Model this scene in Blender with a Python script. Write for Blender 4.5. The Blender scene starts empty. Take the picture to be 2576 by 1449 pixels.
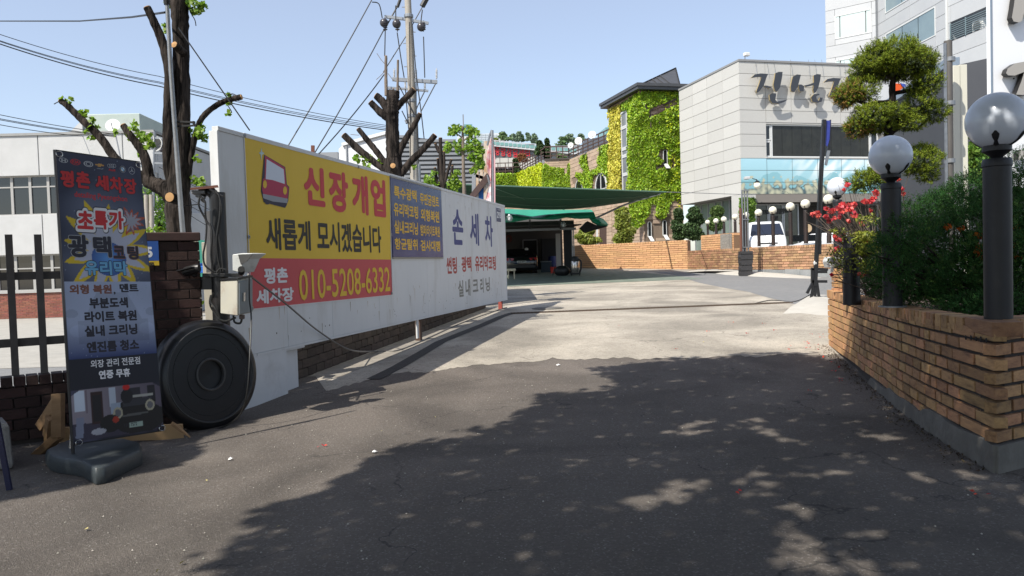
import bpy, bmesh, math, random
import numpy as np
from mathutils import Vector, Matrix, noise
from mathutils.geometry import tessellate_polygon
random.seed(7); RNG = np.random.default_rng(7)
SC = bpy.context.scene; COL = SC.collection
R = math.radians
# ------------------------------------------------------------ camera
F = 1912.; CX = 1288.; CY = 724.5; CAMZ = 1.6
_p = math.atan(61.5 / F); _r = math.atan(.03)
_fw = Vector((0, math.cos(_p), -math.sin(_p))); _up0 = Vector((0, math.sin(_p), math.cos(_p))); _rt0 = Vector((1, 0, 0))
_rt = math.cos(_r) * _rt0 - math.sin(_r) * _up0; _up = math.sin(_r) * _rt0 + math.cos(_r) * _up0
cam = bpy.data.cameras.new('camera'); cam.sensor_width = 36; cam.lens = 36 * F / 2576; cam.clip_end = 6000; cam.clip_start = .05
camo = bpy.data.objects.new('camera', cam); COL.objects.link(camo)
M = Matrix((_rt, _up, -_fw)).transposed().to_4x4(); M.translation = (0, 0, CAMZ); camo.matrix_world = M
SC.camera = camo
# ------------------------------------------------------------ world, sun, exposure
SUN_AZ = R(43)      # the shadows run this far to the right of straight ahead
SUN_S = .85         # shadow length per metre of height
SH = Vector((math.sin(SUN_AZ), math.cos(SUN_AZ), 0)) * SUN_S
sun_dir = Vector((SH.x, SH.y, -1)).normalized()
EL = math.atan(1 / SUN_S)
W = bpy.data.worlds.new('World'); SC.world = W; W.use_nodes = True
nt = W.node_tree; bg = nt.nodes['Background']
sky = nt.nodes.new('ShaderNodeTexSky'); sky.sky_type = 'NISHITA'; sky.sun_disc = False
sky.sun_elevation = EL; sky.sun_rotation = math.pi + SUN_AZ
sky.air_density = 1.0; sky.dust_density = .9; sky.ozone_density = 2.4; sky.altitude = 50
veil = nt.nodes.new('ShaderNodeMix'); veil.data_type = 'RGBA'; veil.blend_type = 'ADD'; veil.inputs[0].default_value = 1   # even haze veil over the whole sky
veil.inputs[7].default_value = (1.8, 1.75, 1.8, 1); nt.links.new(sky.outputs[0], veil.inputs[6]); nt.links.new(veil.outputs[2], bg.inputs[0]); bg.inputs[1].default_value = .102
sl = bpy.data.lights.new('sun', 'SUN'); sl.energy = 4.6; sl.angle = R(.5); sl.color = (1, .95, .86)
slo = bpy.data.objects.new('sun', sl); COL.objects.link(slo)
slo.rotation_euler = sun_dir.to_track_quat('-Z', 'Y').to_euler(); slo.location = (-20, -20, 40)
SC.view_settings.view_transform = 'Standard'; SC.view_settings.look = 'None'
SC.view_settings.exposure = .5; SC.view_settings.gamma = 1; SC.view_settings.use_curve_mapping = False
SC.cycles.max_bounces = 6; SC.cycles.transparent_max_bounces = 6
# ------------------------------------------------------------ pixel (2576 wide) -> place
def ray(x, y):
    d = _fw + _rt * ((x - CX) / F) + _up * ((CY - y) / F)
    return d / d.y
def P(x, y, d): q = ray(x, y) * d; return Vector((q.x, d, CAMZ + q.z))
def gz(x, y):
    s = min(max((x + 6) / 3, 0), 1)
    return .03 * (min(max(y, 9), 60) - 9) * s
def G(x, y):
    q = ray(x, y); d = -CAMZ / q.z
    if d > 9: d = (CAMZ + .27) / (.03 - q.z)
    return Vector((q.x * d, d, gz(q.x * d, d)))
# ------------------------------------------------------------ materials
MATS = {}
def lin(c):
    return tuple((v / 12.92 if v <= .04045 else ((v + .055) / 1.055) ** 2.4) for v in c)
def mat(name, col, rough=.8, metal=0., col2=None, scale=6., bump=0., bscale=40., bdist=.02, rand=0., isl=0., trans=0., emit=0., spec=.5, stretch=(1, 1, 1), detail=5., alpha=1., grime=0., grimecol=(.09, .08, .07), gscale=1.3, world=False, contrast=.2):
    """col, col2: linear base colours mixed by noise; rand / isl vary the value per object / per loose piece."""
    if name in MATS: return MATS[name]
    m = bpy.data.materials.new(name); m.use_nodes = True; n = m.node_tree; L = n.links; N = n.nodes
    b = N['Principled BSDF']; b.inputs['Roughness'].default_value = rough; b.inputs['Metallic'].default_value = metal
    b.inputs['Specular IOR Level'].default_value = spec
    tc = N.new('ShaderNodeTexCoord'); mp = N.new('ShaderNodeMapping'); mp.inputs['Scale'].default_value = stretch
    L.new(tc.outputs['Object'], mp.inputs[0])
    vec = mp.outputs[0]
    if world:
        ge = N.new('ShaderNodeNewGeometry'); L.new(ge.outputs['Position'], mp.inputs[0])
    if rand:
        oi = N.new('ShaderNodeObjectInfo'); ad = N.new('ShaderNodeVectorMath'); ad.operation = 'ADD'
        sc = N.new('ShaderNodeMath'); sc.operation = 'MULTIPLY'; sc.inputs[1].default_value = 37
        L.new(oi.outputs['Random'], sc.inputs[0]); L.new(vec, ad.inputs[0]); L.new(sc.outputs[0], ad.inputs[1]); vec = ad.outputs[0]
    def rgb(c): return (*c, 1) if len(c) == 3 else c
    cur = None
    if col2 is not None:
        nz = N.new('ShaderNodeTexNoise'); nz.inputs['Scale'].default_value = scale; nz.inputs['Detail'].default_value = detail; nz.inputs['Roughness'].default_value = .62
        L.new(vec, nz.inputs['Vector'])
        cr = N.new('ShaderNodeMapRange'); cr.inputs[1].default_value = .5 - contrast; cr.inputs[2].default_value = .5 + contrast; L.new(nz.outputs[0], cr.inputs[0])
        mx = N.new('ShaderNodeMix'); mx.data_type = 'RGBA'; mx.inputs[6].default_value = rgb(col); mx.inputs[7].default_value = rgb(col2)
        L.new(cr.outputs[0], mx.inputs[0]); cur = mx.outputs[2]
    if grime:
        nz = N.new('ShaderNodeTexNoise'); nz.inputs['Scale'].default_value = gscale; nz.inputs['Detail'].default_value = 7; nz.inputs['Roughness'].default_value = .7
        L.new(vec, nz.inputs['Vector'])
        cr = N.new('ShaderNodeMapRange'); cr.inputs[1].default_value = .52; cr.inputs[2].default_value = .78; cr.inputs[4].default_value = grime; L.new(nz.outputs[0], cr.inputs[0])
        mx = N.new('ShaderNodeMix'); mx.data_type = 'RGBA'; mx.inputs[6].default_value = rgb(col); mx.inputs[7].default_value = rgb(grimecol)
        if cur is not None: L.new(cur, mx.inputs[6])
        L.new(cr.outputs[0], mx.inputs[0]); cur = mx.outputs[2]
    if rand or isl:
        hs = N.new('ShaderNodeHueSaturation'); hs.inputs['Color'].default_value = rgb(col)
        if cur is not None: L.new(cur, hs.inputs['Color'])
        mr = N.new('ShaderNodeMapRange'); k = rand or isl; mr.inputs[3].default_value = 1 - k; mr.inputs[4].default_value = 1 + k
        src = oi.outputs['Random'] if rand else None
        if isl:
            ge2 = N.new('ShaderNodeNewGeometry'); src = ge2.outputs['Random Per Island']
        L.new(src, mr.inputs[0]); L.new(mr.outputs[0], hs.inputs['Value'])
        m2 = N.new('ShaderNodeMath'); m2.operation = 'MULTIPLY'; m2.inputs[1].default_value = 7.31; L.new(src, m2.inputs[0])
        m3 = N.new('ShaderNodeMath'); m3.operation = 'FRACT'; L.new(m2.outputs[0], m3.inputs[0])
        m4 = N.new('ShaderNodeMapRange'); m4.inputs[3].default_value = .5 - .04 * k; m4.inputs[4].default_value = .5 + .04 * k; L.new(m3.outputs[0], m4.inputs[0])
        L.new(m4.outputs[0], hs.inputs['Hue']); cur = hs.outputs[0]
    if cur is not None: L.new(cur, b.inputs['Base Color'])
    else: b.inputs['Base Color'].default_value = rgb(col)
    if bump:
        nz = N.new('ShaderNodeTexNoise'); nz.inputs['Scale'].default_value = bscale; nz.inputs['Detail'].default_value = 4
        L.new(vec, nz.inputs['Vector']); bp = N.new('ShaderNodeBump'); bp.inputs['Strength'].default_value = bump; bp.inputs['Distance'].default_value = bdist
        L.new(nz.outputs[0], bp.inputs['Height']); L.new(bp.outputs[0], b.inputs['Normal'])
    if trans:
        tr = N.new('ShaderNodeBsdfTranslucent'); ms = N.new('ShaderNodeMixShader'); ms.inputs[0].default_value = trans
        if cur is not None: L.new(cur, tr.inputs[0])
        else: tr.inputs[0].default_value = rgb(col)
        L.new(b.outputs[0], ms.inputs[1]); L.new(tr.outputs[0], ms.inputs[2]); L.new(ms.outputs[0], N['Material Output'].inputs[0])
    if emit:
        b.inputs['Emission Color'].default_value = rgb(col); b.inputs['Emission Strength'].default_value = emit
    if alpha < 1: b.inputs['Alpha'].default_value = alpha
    MATS[name] = m; return m
def attr_mat(name, rough=.6):
    m = bpy.data.materials.new(name); m.use_nodes = True; n = m.node_tree
    a = n.nodes.new('ShaderNodeAttribute'); a.attribute_name = 'print'
    b = n.nodes['Principled BSDF']; b.inputs['Roughness'].default_value = rough
    n.links.new(a.outputs[0], b.inputs['Base Color'])
    nz = n.nodes.new('ShaderNodeTexNoise'); nz.inputs['Scale'].default_value = 5; bp = n.nodes.new('ShaderNodeBump'); bp.inputs['Strength'].default_value = .15
    n.links.new(nz.outputs[0], bp.inputs['Height']); n.links.new(bp.outputs[0], b.inputs['Normal'])
    MATS[name] = m; return m
# ------------------------------------------------------------ mesh building
def wloc(o):
    v = Vector()
    while o is not None: v += o.location; o = o.parent
    return v
def link(name, me, parent=None, loc=None):
    o = bpy.data.objects.new(name, me); COL.objects.link(o)
    if parent is not None: o.parent = parent
    if loc is not None: o.location = loc
    return o
class MB:
    def __init__(s): s.v = []; s.f = []; s.mi = []; s.cur = 0
    def add(s, vs, fs):
        b = len(s.v); s.v += [tuple(v) for v in vs]; s.f += [tuple(b + i for i in f) for f in fs]; s.mi += [s.cur] * len(fs); return s
    def hexa(s, p):   # bottom 4 ccw, top 4
        return s.add(p, [(3, 2, 1, 0), (4, 5, 6, 7), (0, 1, 5, 4), (1, 2, 6, 5), (2, 3, 7, 6), (3, 0, 4, 7)])
    def box(s, c, size, yaw=0, M3=None):
        c = Vector(c); hx, hy, hz = size[0] / 2, size[1] / 2, size[2] / 2
        m = M3 if M3 is not None else Matrix.Rotation(yaw, 3, 'Z')
        return s.hexa([c + m @ Vector(q) for q in ((-hx, -hy, -hz), (hx, -hy, -hz), (hx, hy, -hz), (-hx, hy, -hz), (-hx, -hy, hz), (hx, -hy, hz), (hx, hy, hz), (-hx, hy, hz))])
    def bar(s, a, b, w, h, upv=(0, 0, 1)):
        a = Vector(a); b = Vector(b); z = (b - a); L = z.length; z.normalize(); x = z.cross(Vector(upv))
        if x.length < 1e-4: x = Vector((1, 0, 0))
        x.normalize(); y = x.cross(z)
        return s.box((a + b) / 2, (w, L, h), M3=Matrix((x, z, y)).transposed())
    def quad(s, *p): return s.add(p, [tuple(range(len(p)))])
    def poly(s, pts):
        tr = tessellate_polygon([[Vector(p) for p in pts]])
        return s.add(pts, [tuple(t) for t in tr])
    def prism(s, pts, ext):
        n = len(pts); ext = Vector(ext); tr = tessellate_polygon([[Vector(p) for p in pts]])
        vs = [Vector(p) for p in pts] + [Vector(p) + ext for p in pts]
        fs = [tuple(t) for t in tr] + [tuple(i + n for i in t[::-1]) for t in tr] + [(i, (i + 1) % n, (i + 1) % n + n, i + n) for i in range(n)]
        return s.add(vs, fs)
    def tube(s, pts, rad, seg=8, cap=True, wob=0., rng=random):
        pts = [Vector(p) for p in pts]; n = len(pts)
        if not hasattr(rad, '__len__'): rad = [rad] * n
        vs = []; fs = []; prev = None
        for i, p in enumerate(pts):
            t = (pts[min(i + 1, n - 1)] - pts[max(i - 1, 0)]).normalized()
            if prev is None:
                x = t.cross(Vector((0, 1, 0)) if abs(t.y) < .9 else Vector((1, 0, 0))).normalized()
            else:
                x = (prev - t * prev.dot(t)).normalized()
            prev = x; y = t.cross(x)
            for k in range(seg):
                a = 2 * math.pi * k / seg; r = rad[i] * (1 + (rng.uniform(-wob, wob) if wob else 0))
                vs.append(p + x * math.cos(a) * r + y * math.sin(a) * r)
        for i in range(n - 1):
            for k in range(seg):
                a = i * seg + k; b = i * seg + (k + 1) % seg
                fs.append((a, b, b + seg, a + seg))
        if cap:
            fs.append(tuple(range(seg))[::-1]); fs.append(tuple((n - 1) * seg + k for k in range(seg)))
        return s.add(vs, fs)
    def lathe(s, prof, o, axis=(0, 0, 1), seg=24, cap=True):
        o = Vector(o); z = Vector(axis).normalized(); x = z.cross(Vector((0, 1, 0)) if abs(z.y) < .9 else Vector((1, 0, 0))).normalized(); y = z.cross(x)
        vs = []; fs = []; n = len(prof)
        for r, h in prof:
            for k in range(seg):
                a = 2 * math.pi * k / seg; vs.append(o + z * h + x * math.cos(a) * r + y * math.sin(a) * r)
        for i in range(n - 1):
            for k in range(seg):
                a = i * seg + k; b = i * seg + (k + 1) % seg; fs.append((a, b, b + seg, a + seg))
        if cap and prof[0][0] > 1e-4: fs.append(tuple(range(seg))[::-1])
        if cap and prof[-1][0] > 1e-4: fs.append(tuple((n - 1) * seg + k for k in range(seg)))
        return s.add(vs, fs)
    def ball(s, c, r, seg=20, rings=12, sc=(1, 1, 1)):
        c = Vector(c); vs = []; fs = []
        for i in range(1, rings):
            a = math.pi * i / rings
            for k in range(seg):
                b = 2 * math.pi * k / seg; vs.append(c + Vector((math.sin(a) * math.cos(b) * sc[0], math.sin(a) * math.sin(b) * sc[1], math.cos(a) * sc[2])) * r)
        t = len(vs); vs.append(c + Vector((0, 0, r * sc[2]))); vs.append(c - Vector((0, 0, r * sc[2])))
        for i in range(rings - 2):
            for k in range(seg): fs.append((i * seg + k, (i + 1) * seg + k, (i + 1) * seg + (k + 1) % seg, i * seg + (k + 1) % seg))
        for k in range(seg):
            fs.append((t, k, (k + 1) % seg)); fs.append((t + 1, (rings - 2) * seg + (k + 1) % seg, (rings - 2) * seg + k))
        return s.add(vs, fs)
    def build(s, name, mats, parent=None, smooth=False, bevel=0., origin=None, props=None, segs=1):
        if not isinstance(mats, (list, tuple)): mats = [mats]
        off = wloc(parent) if parent is not None else Vector()
        if parent is None and origin is None and s.v:
            a = np.array(s.v); origin = Vector(((a[:, 0].min() + a[:, 0].max()) / 2, (a[:, 1].min() + a[:, 1].max()) / 2, a[:, 2].min()))
        if origin is not None: off = Vector(origin)
        me = bpy.data.meshes.new(name); me.from_pydata([(v[0] - off.x, v[1] - off.y, v[2] - off.z) for v in s.v], [], s.f)
        for m in mats: me.materials.append(m)
        if len(mats) > 1: me.polygons.foreach_set('material_index', s.mi)
        if smooth: me.polygons.foreach_set('use_smooth', [True] * len(me.polygons))
        bm = bmesh.new(); bm.from_mesh(me); bmesh.ops.recalc_face_normals(bm, faces=bm.faces)
        if bevel:
            es = [e for e in bm.edges if len(e.link_faces) == 2 and e.calc_face_angle(0) > .5]
            bmesh.ops.bevel(bm, geom=es, offset=bevel, segments=segs, affect='EDGES', profile=.5, clamp_overlap=True)
        bm.to_mesh(me); bm.free()
        if smooth: me.set_sharp_from_angle(angle=R(38))
        o = bpy.data.objects.new(name, me); COL.objects.link(o)
        if parent is not None: o.parent = parent
        else: o.location = off
        if props: tag(o, **props)
        return o
def tag(o, label=None, cat=None, group=None, kind=None):
    if label: o['label'] = label
    if cat: o['category'] = cat
    if group: o['group'] = group
    if kind: o['kind'] = kind
    return o
def empty(name, loc, label=None, cat=None, group=None, kind=None):
    o = bpy.data.objects.new(name, None); COL.objects.link(o); o.location = loc; o.empty_display_size = .2
    return tag(o, label, cat, group, kind)
def ident(pts):  # smooth a path
    return pts
def smooth_path(pts, rad, n=4):
    """Catmull-Rom through pts, with radii."""
    out = []; ro = []; pts = [Vector(p) for p in pts]; m = len(pts)
    if not hasattr(rad, '__len__'): rad = [rad] * m
    for i in range(m - 1):
        p0 = pts[max(i - 1, 0)]; p1 = pts[i]; p2 = pts[i + 1]; p3 = pts[min(i + 2, m - 1)]
        for k in range(n):
            t = k / n
            out.append(.5 * ((2 * p1) + (p2 - p0) * t + (2 * p0 - 5 * p1 + 4 * p2 - p3) * t * t + (3 * p1 - p0 - 3 * p2 + p3) * t ** 3)); ro.append(rad[i] * (1 - t) + rad[i + 1] * t)
    out.append(pts[-1]); ro.append(rad[-1]); return out, ro
def np_mesh(name, V, Fq, m, parent=None, kind=None, smooth=False, off=None):
    """V (n,3), Fq (k,3|4) int arrays."""
    if off is None: off = wloc(parent) if parent is not None else Vector()
    V = V - np.array(off)
    me = bpy.data.meshes.new(name); n = Fq.shape[1]
    me.vertices.add(len(V)); me.vertices.foreach_set('co', V.astype(np.float32).ravel())
    me.loops.add(Fq.size); me.loops.foreach_set('vertex_index', Fq.astype(np.int32).ravel())
    me.polygons.add(len(Fq)); me.polygons.foreach_set('loop_start', np.arange(0, Fq.size, n, dtype=np.int32))
    me.update(calc_edges=True); me.validate()
    me.materials.append(m)
    if smooth: me.polygons.foreach_set('use_smooth', [True] * len(me.polygons))
    o = bpy.data.objects.new(name, me); COL.objects.link(o)
    if parent is not None: o.parent = parent
    else: o.location = off
    if kind: o['kind'] = kind
    return o
def leaf_arrays(C, size, nrm=None, spread=1., aspect=.55, sizevar=.4, up=None, drop=0.):
    """rhombus leaf per centre; nrm: preferred leaf normal; up: preferred long-axis direction."""
    n = len(C); C = np.asarray(C, float)
    a = RNG.normal(size=(n, 3)) * spread
    N = a + (nrm if nrm is not None else 0); N /= np.linalg.norm(N, axis=1)[:, None] + 1e-9
    b = RNG.normal(size=(n, 3)) * (1. if up is None else .45) + (up if up is not None else 0)
    T = b - N * (b * N).sum(1)[:, None]; T /= np.linalg.norm(T, axis=1)[:, None] + 1e-9
    B = np.cross(N, T); s = size * (1 + RNG.uniform(-sizevar, sizevar, n))[:, None]
    V = np.stack([C - T * s * .5, C + B * s * .5 * aspect, C + T * s * .5, C - B * s * .5 * aspect], 1)
    V[:, 1] += N * s * .08; V[:, 3] += N * s * .08
    return V.reshape(-1, 3), np.arange(4 * n).reshape(-1, 4)
def leaves(name, C, size, m, parent=None, kind=None, **k):
    V, Fq = leaf_arrays(C, size, **k); return np_mesh(name, V, Fq, m, parent, kind)
def in_ell(n, c, r, shell=.0):
    """points in ellipsoid, biased to the shell."""
    d = RNG.normal(size=(n, 3)); d /= np.linalg.norm(d, axis=1)[:, None]
    u = RNG.uniform(shell, 1, n) ** (1 / 3 if shell == 0 else .6)
    return np.array(c) + d * u[:, None] * np.array(r), d
def noise3(Pt, s, seed=0):
    return np.array([noise.noise(Vector((p[0] * s + seed, p[1] * s, p[2] * s))) for p in Pt])
def in_poly(pts, poly):
    x = pts[:, 0]; y = pts[:, 1]; ins = np.zeros(len(pts), bool); n = len(poly)
    for i in range(n):
        x1, y1 = poly[i]; x2, y2 = poly[(i + 1) % n]
        c = ((y1 > y) != (y2 > y)) & (x < (x2 - x1) * (y - y1) / (y2 - y1 + 1e-12) + x1); ins ^= c
    return ins
# ------------------------------------------------------------ planes for print and walls
class Plane:
    """vertical plane through (x, y) along direction ang; u runs along it, v is height z; n points at the viewer."""
    def __init__(s, x, y, dx, dy):
        l = math.hypot(dx, dy); s.o = Vector((x, y, 0)); s.u = Vector((dx / l, dy / l, 0)); s.n = Vector((dy / l, -dx / l, 0))
        if s.n.dot(Vector((x, y, 0))) > 0: s.n = -s.n
    def p(s, u, v, off=0.): return s.o + s.u * u + Vector((0, 0, v)) + s.n * off
    def uv(s, px, py):
        q = ray(px, py); q = Vector((q.x, 1, q.z)); c = Vector((0, 0, CAMZ)); t = (s.o - c).dot(s.n) / q.dot(s.n); w = c + q * t
        return (w - s.o).dot(s.u), w.z
    def quad(s, u0, u1, v0, v1, off=0.): return [s.p(u0, v0, off), s.p(u1, v0, off), s.p(u1, v1, off), s.p(u0, v1, off)]
    def slab(s, mb, u0, u1, v0, v1, o0, o1):
        a = [s.p(u0, v0, o0), s.p(u1, v0, o0), s.p(u1, v0, o1), s.p(u0, v0, o1)]; return mb.hexa(a + [q + Vector((0, 0, v1 - v0)) for q in a])
class Sheet:
    """flat print held by four corners (bl, br, tr, tl)."""
    def __init__(s, bl, br, tr, tl):
        s.c = [Vector(q) for q in (bl, br, tr, tl)]; s.n = (s.c[1] - s.c[0]).cross(s.c[3] - s.c[0]).normalized()
        if s.n.dot(s.c[0] - Vector((0, 0, CAMZ))) > 0: s.n = -s.n
    def p(s, u, v, off=0.):
        a, b, c, d = s.c; return (a * (1 - u) + b * u) * (1 - v) + (d * (1 - u) + c * u) * v + s.n * off
    def uv(s, px, py):
        q = ray(px, py); q = Vector((q.x, 1, q.z)); c0 = Vector((0, 0, CAMZ)); t = (s.c[0] - c0).dot(s.n) / q.dot(s.n); w = c0 + q * t
        u = v = .5
        for _ in range(12):
            e = w - s.p(u, v); du = s.p(u + .01, v) - s.p(u, v); dv = s.p(u, v + .01) - s.p(u, v)
            A = np.array([[du.dot(du), du.dot(dv)], [du.dot(dv), dv.dot(dv)]]); b = np.array([e.dot(du), e.dot(dv)]); x = np.linalg.solve(A, b); u += x[0] * .01; v += x[1] * .01
        return u, v
_tcache = {}
def glyphs(s):
    if s not in _tcache:
        c = bpy.data.curves.new('lettering', 'FONT'); c.body = s; c.size = 1; c.resolution_u = 3
        o = bpy.data.objects.new('lettering', c); COL.objects.link(o)
        me = bpy.data.meshes.new_from_object(o.evaluated_get(bpy.context.evaluated_depsgraph_get()))
        v = np.array([q.co[:] for q in me.vertices]); f = [tuple(p.vertices) for p in me.polygons]
        bpy.data.objects.remove(o); bpy.data.curves.remove(c); bpy.data.meshes.remove(me); _tcache[s] = (v, f)
    return _tcache[s]
def text(s, pl, box, m, bold=.0, lay=1, parent=None, name='lettering', mb=None, slant=0., yb=None):
    """fit s into box (u0,u1,v0,v1) of plane pl; bold = stroke growth in em, made of shifted copies 0.2 mm apart."""
    v, f = glyphs(s); own = mb is None; mb = mb or MB()
    x0, x1 = v[:, 0].min(), v[:, 0].max(); y0, y1 = v[:, 1].min(), v[:, 1].max(); u0, u1, w0, w1 = box
    em = (w1 - w0) / (y1 - y0); su = (u1 - u0) / (x1 - x0)
    dirs = [(0, 0)] if bold == 0 else [(math.cos(a) * bold, math.sin(a) * bold) for a in np.arange(0, 2 * math.pi, math.pi / (4 if bold < .06 else 8))] + [(0, 0)]
    bx = bold; kx = (x1 - x0) / (x1 - x0 + 2 * bx); ky = (y1 - y0) / (y1 - y0 + 2 * bx)
    for i, (dx, dy) in enumerate(dirs):
        off = .0011 * lay + .00005 * i
        pts = []
        for q in v:
            a = (q[0] - x0 + bx + dx) * kx * su; b = (q[1] - y0 + bx + dy) * ky * em
            pts.append(pl.p(u0 + a + slant * b, w0 + b, off))
        mb.add(pts, f)
    if own: return mb.build(name, m, parent)
def boxpx(pl, xl, xr, yt, yb):
    ym = (yt + yb) / 2; xm = (xl + xr) / 2
    return (pl.uv(xl, ym)[0], pl.uv(xr, ym)[0], pl.uv(xm, yb)[1], pl.uv(xm, yt)[1])
def ppoly(pl, pts, m, parent, lay=1, name='print', px=True, mb=None, cv=None):
    own = mb is None; mb = mb or MB()
    q = [pl.uv(*p) for p in pts] if px else pts
    mb.poly([pl.p(a, b, .0011 * lay) for a, b in q])
    if own: return mb.build(name, m, parent)
def printed(name, pl, u0, u1, v0, v1, nu, nv, fn, m, parent, off=.001):
    """print: a grid whose colour attribute comes from fn(U, V) -> (n,3) linear."""
    us = np.linspace(u0, u1, nu + 1); vs = np.linspace(v0, v1, nv + 1); UU, VV = np.meshgrid(us, vs)
    V3 = np.array([pl.p(a, b, off)[:] for a, b in zip(UU.ravel(), VV.ravel())])
    i = np.arange(nv)[:, None] * (nu + 1) + np.arange(nu)[None, :]; i = i.ravel(); Fq = np.stack([i, i + 1, i + nu + 2, i + nu + 1], 1)
    o = np_mesh(name, V3, Fq, m, parent); c = fn(UU.ravel(), VV.ravel())
    a = o.data.color_attributes.new('print', 'FLOAT_COLOR', 'POINT'); a.data.foreach_set('color', np.concatenate([c, np.ones((len(c), 1))], 1).astype(np.float32).ravel())
    return o
def cable(name, pts, r, m, parent=None, sag=0., n=10, **props):
    """pts 3D; between consecutive points a sagging span."""
    out = []
    for i in range(len(pts) - 1):
        a, b = Vector(pts[i]), Vector(pts[i + 1])
        for k in range(n): t = k / n; q = a.lerp(b, t); q.z -= sag * 4 * t * (1 - t); out.append(q)
    out.append(Vector(pts[-1])); mb = MB().tube(out, r, 5)
    return mb.build(name, m, parent, smooth=True, props=props or None)
# ------------------------------------------------------------ bricks
def brick_mesh(seed):
    rr = random.Random(seed); bm = bmesh.new(); bmesh.ops.create_cube(bm, size=1)
    for v in bm.verts:
        v.co += Vector([rr.uniform(-.02, .02) for _ in range(3)])
    bmesh.ops.bevel(bm, geom=list(bm.edges), offset=.028, segments=1, affect='EDGES')
    me = bpy.data.meshes.new('brick'); bm.to_mesh(me); bm.free(); return me
_bm = {}
def bricks(owner, items, m_one, m_many, n_single, name='brick', kind_name='bricks_beyond'):
    """items: (centre, yaw, (lx, ly, lz)); the nearest n_single become objects, the rest one stuff part."""
    items = sorted(items, key=lambda t: (Vector(t[0]) - Vector((0, 0, CAMZ))).length)
    off = wloc(owner)
    if m_one.name not in _bm:
        ms = []
        for k in range(4): me = brick_mesh(k); me.materials.append(m_one); ms.append(me)
        _bm[m_one.name] = ms
    for k, (c, yaw, s) in enumerate(items[:n_single]):
        o = bpy.data.objects.new(name, random.choice(_bm[m_one.name])); COL.objects.link(o); o.parent = owner
        o.location = Vector(c) - off; o.rotation_euler = (random.uniform(-.008, .008), random.uniform(-.008, .008), yaw + random.uniform(-.012, .012)); o.scale = s
    if len(items) > n_single:
        mb = MB()
        for c, yaw, s in items[n_single:]: mb.box(c, s, yaw + random.uniform(-.01, .01))
        mb.build(kind_name, m_many, owner)['kind'] = 'stuff'
def along(path, s):
    for i in range(len(path) - 1):
        a = Vector(path[i]); b = Vector(path[i + 1]); L = (b - a).length
        if s <= L or i == len(path) - 2:
            d = (b - a).normalized(); return a + d * s, d
        s -= L
def plen(path): return sum((Vector(path[i + 1]) - Vector(path[i])).length for i in range(len(path) - 1))
def courses(path, z0, n, h, L, depth, side=1, joint=.012, s0=0., s1=None, top=None, zs=lambda s: 0., half=True):
    """bricks laid along a 2-D path; side +1: wall body lies to the left of the path direction; top = (height, width) of a soldier course."""
    out = []; tot = plen(path); s1 = s1 or tot
    for k in range(n):
        s = s0 + (L * .5 * (k % 2) if half else 0) * 1.0
        if k % 2 and half:
            segs = [(s0, s0 + L * .5)]
        else: segs = []
        while s < s1 - .02:
            e = min(s + L * random.choice((1, 1, 1, .98, 1.02)), s1); segs.append((s, e)); s = e
        for a, e in segs:
            p, d = along(path, (a + e) / 2); nn = Vector((-d.y, d.x)) * side; yaw = math.atan2(d.y, d.x)
            c = p + nn * (depth / 2 + random.uniform(-.004, .004)); out.append(((c.x, c.y, z0 + (k + .5) * h + zs((a + e) / 2)), yaw, (e - a - joint, depth, h - joint * 1.05)))
    if top:
        s = s0; th, tw, td = top
        while s < s1 - tw * .5:
            p, d = along(path, s + tw / 2); nn = Vector((-d.y, d.x)) * side; yaw = math.atan2(d.y, d.x); c = p + nn * (td / 2 - .006 + random.uniform(-.004, .004))
            out.append(((c.x, c.y, z0 + n * h + th / 2 + zs(s)), yaw, (tw - joint, td, th - .006))); s += tw
    return out
def ribbon(path, z0, z1, off0, off1, mb, side=1):
    """solid strip along a path from height z0 to z1 (floats or functions of arc length)."""
    f0 = z0 if callable(z0) else (lambda s: z0); f1 = z1 if callable(z1) else (lambda s: z1); S = 0; pts = []
    n = len(path)
    for i in range(n):
        a = Vector(path[max(i - 1, 0)]); b = Vector(path[min(i + 1, n - 1)]); d = (b - a).normalized(); nn = Vector((-d.y, d.x)) * side
        if i: S += (Vector(path[i]) - Vector(path[i - 1])).length
        p = Vector(path[i]); pts.append((p + nn * off0, p + nn * off1, f0(S), f1(S)))
    for (a, b, s0, t0), (c, d, s1, t1) in zip(pts, pts[1:]):
        mb.hexa([(a.x, a.y, s0), (c.x, c.y, s1), (d.x, d.y, s1), (b.x, b.y, s0), (a.x, a.y, t0), (c.x, c.y, t1), (d.x, d.y, t1), (b.x, b.y, t0)])
    return mb
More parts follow.
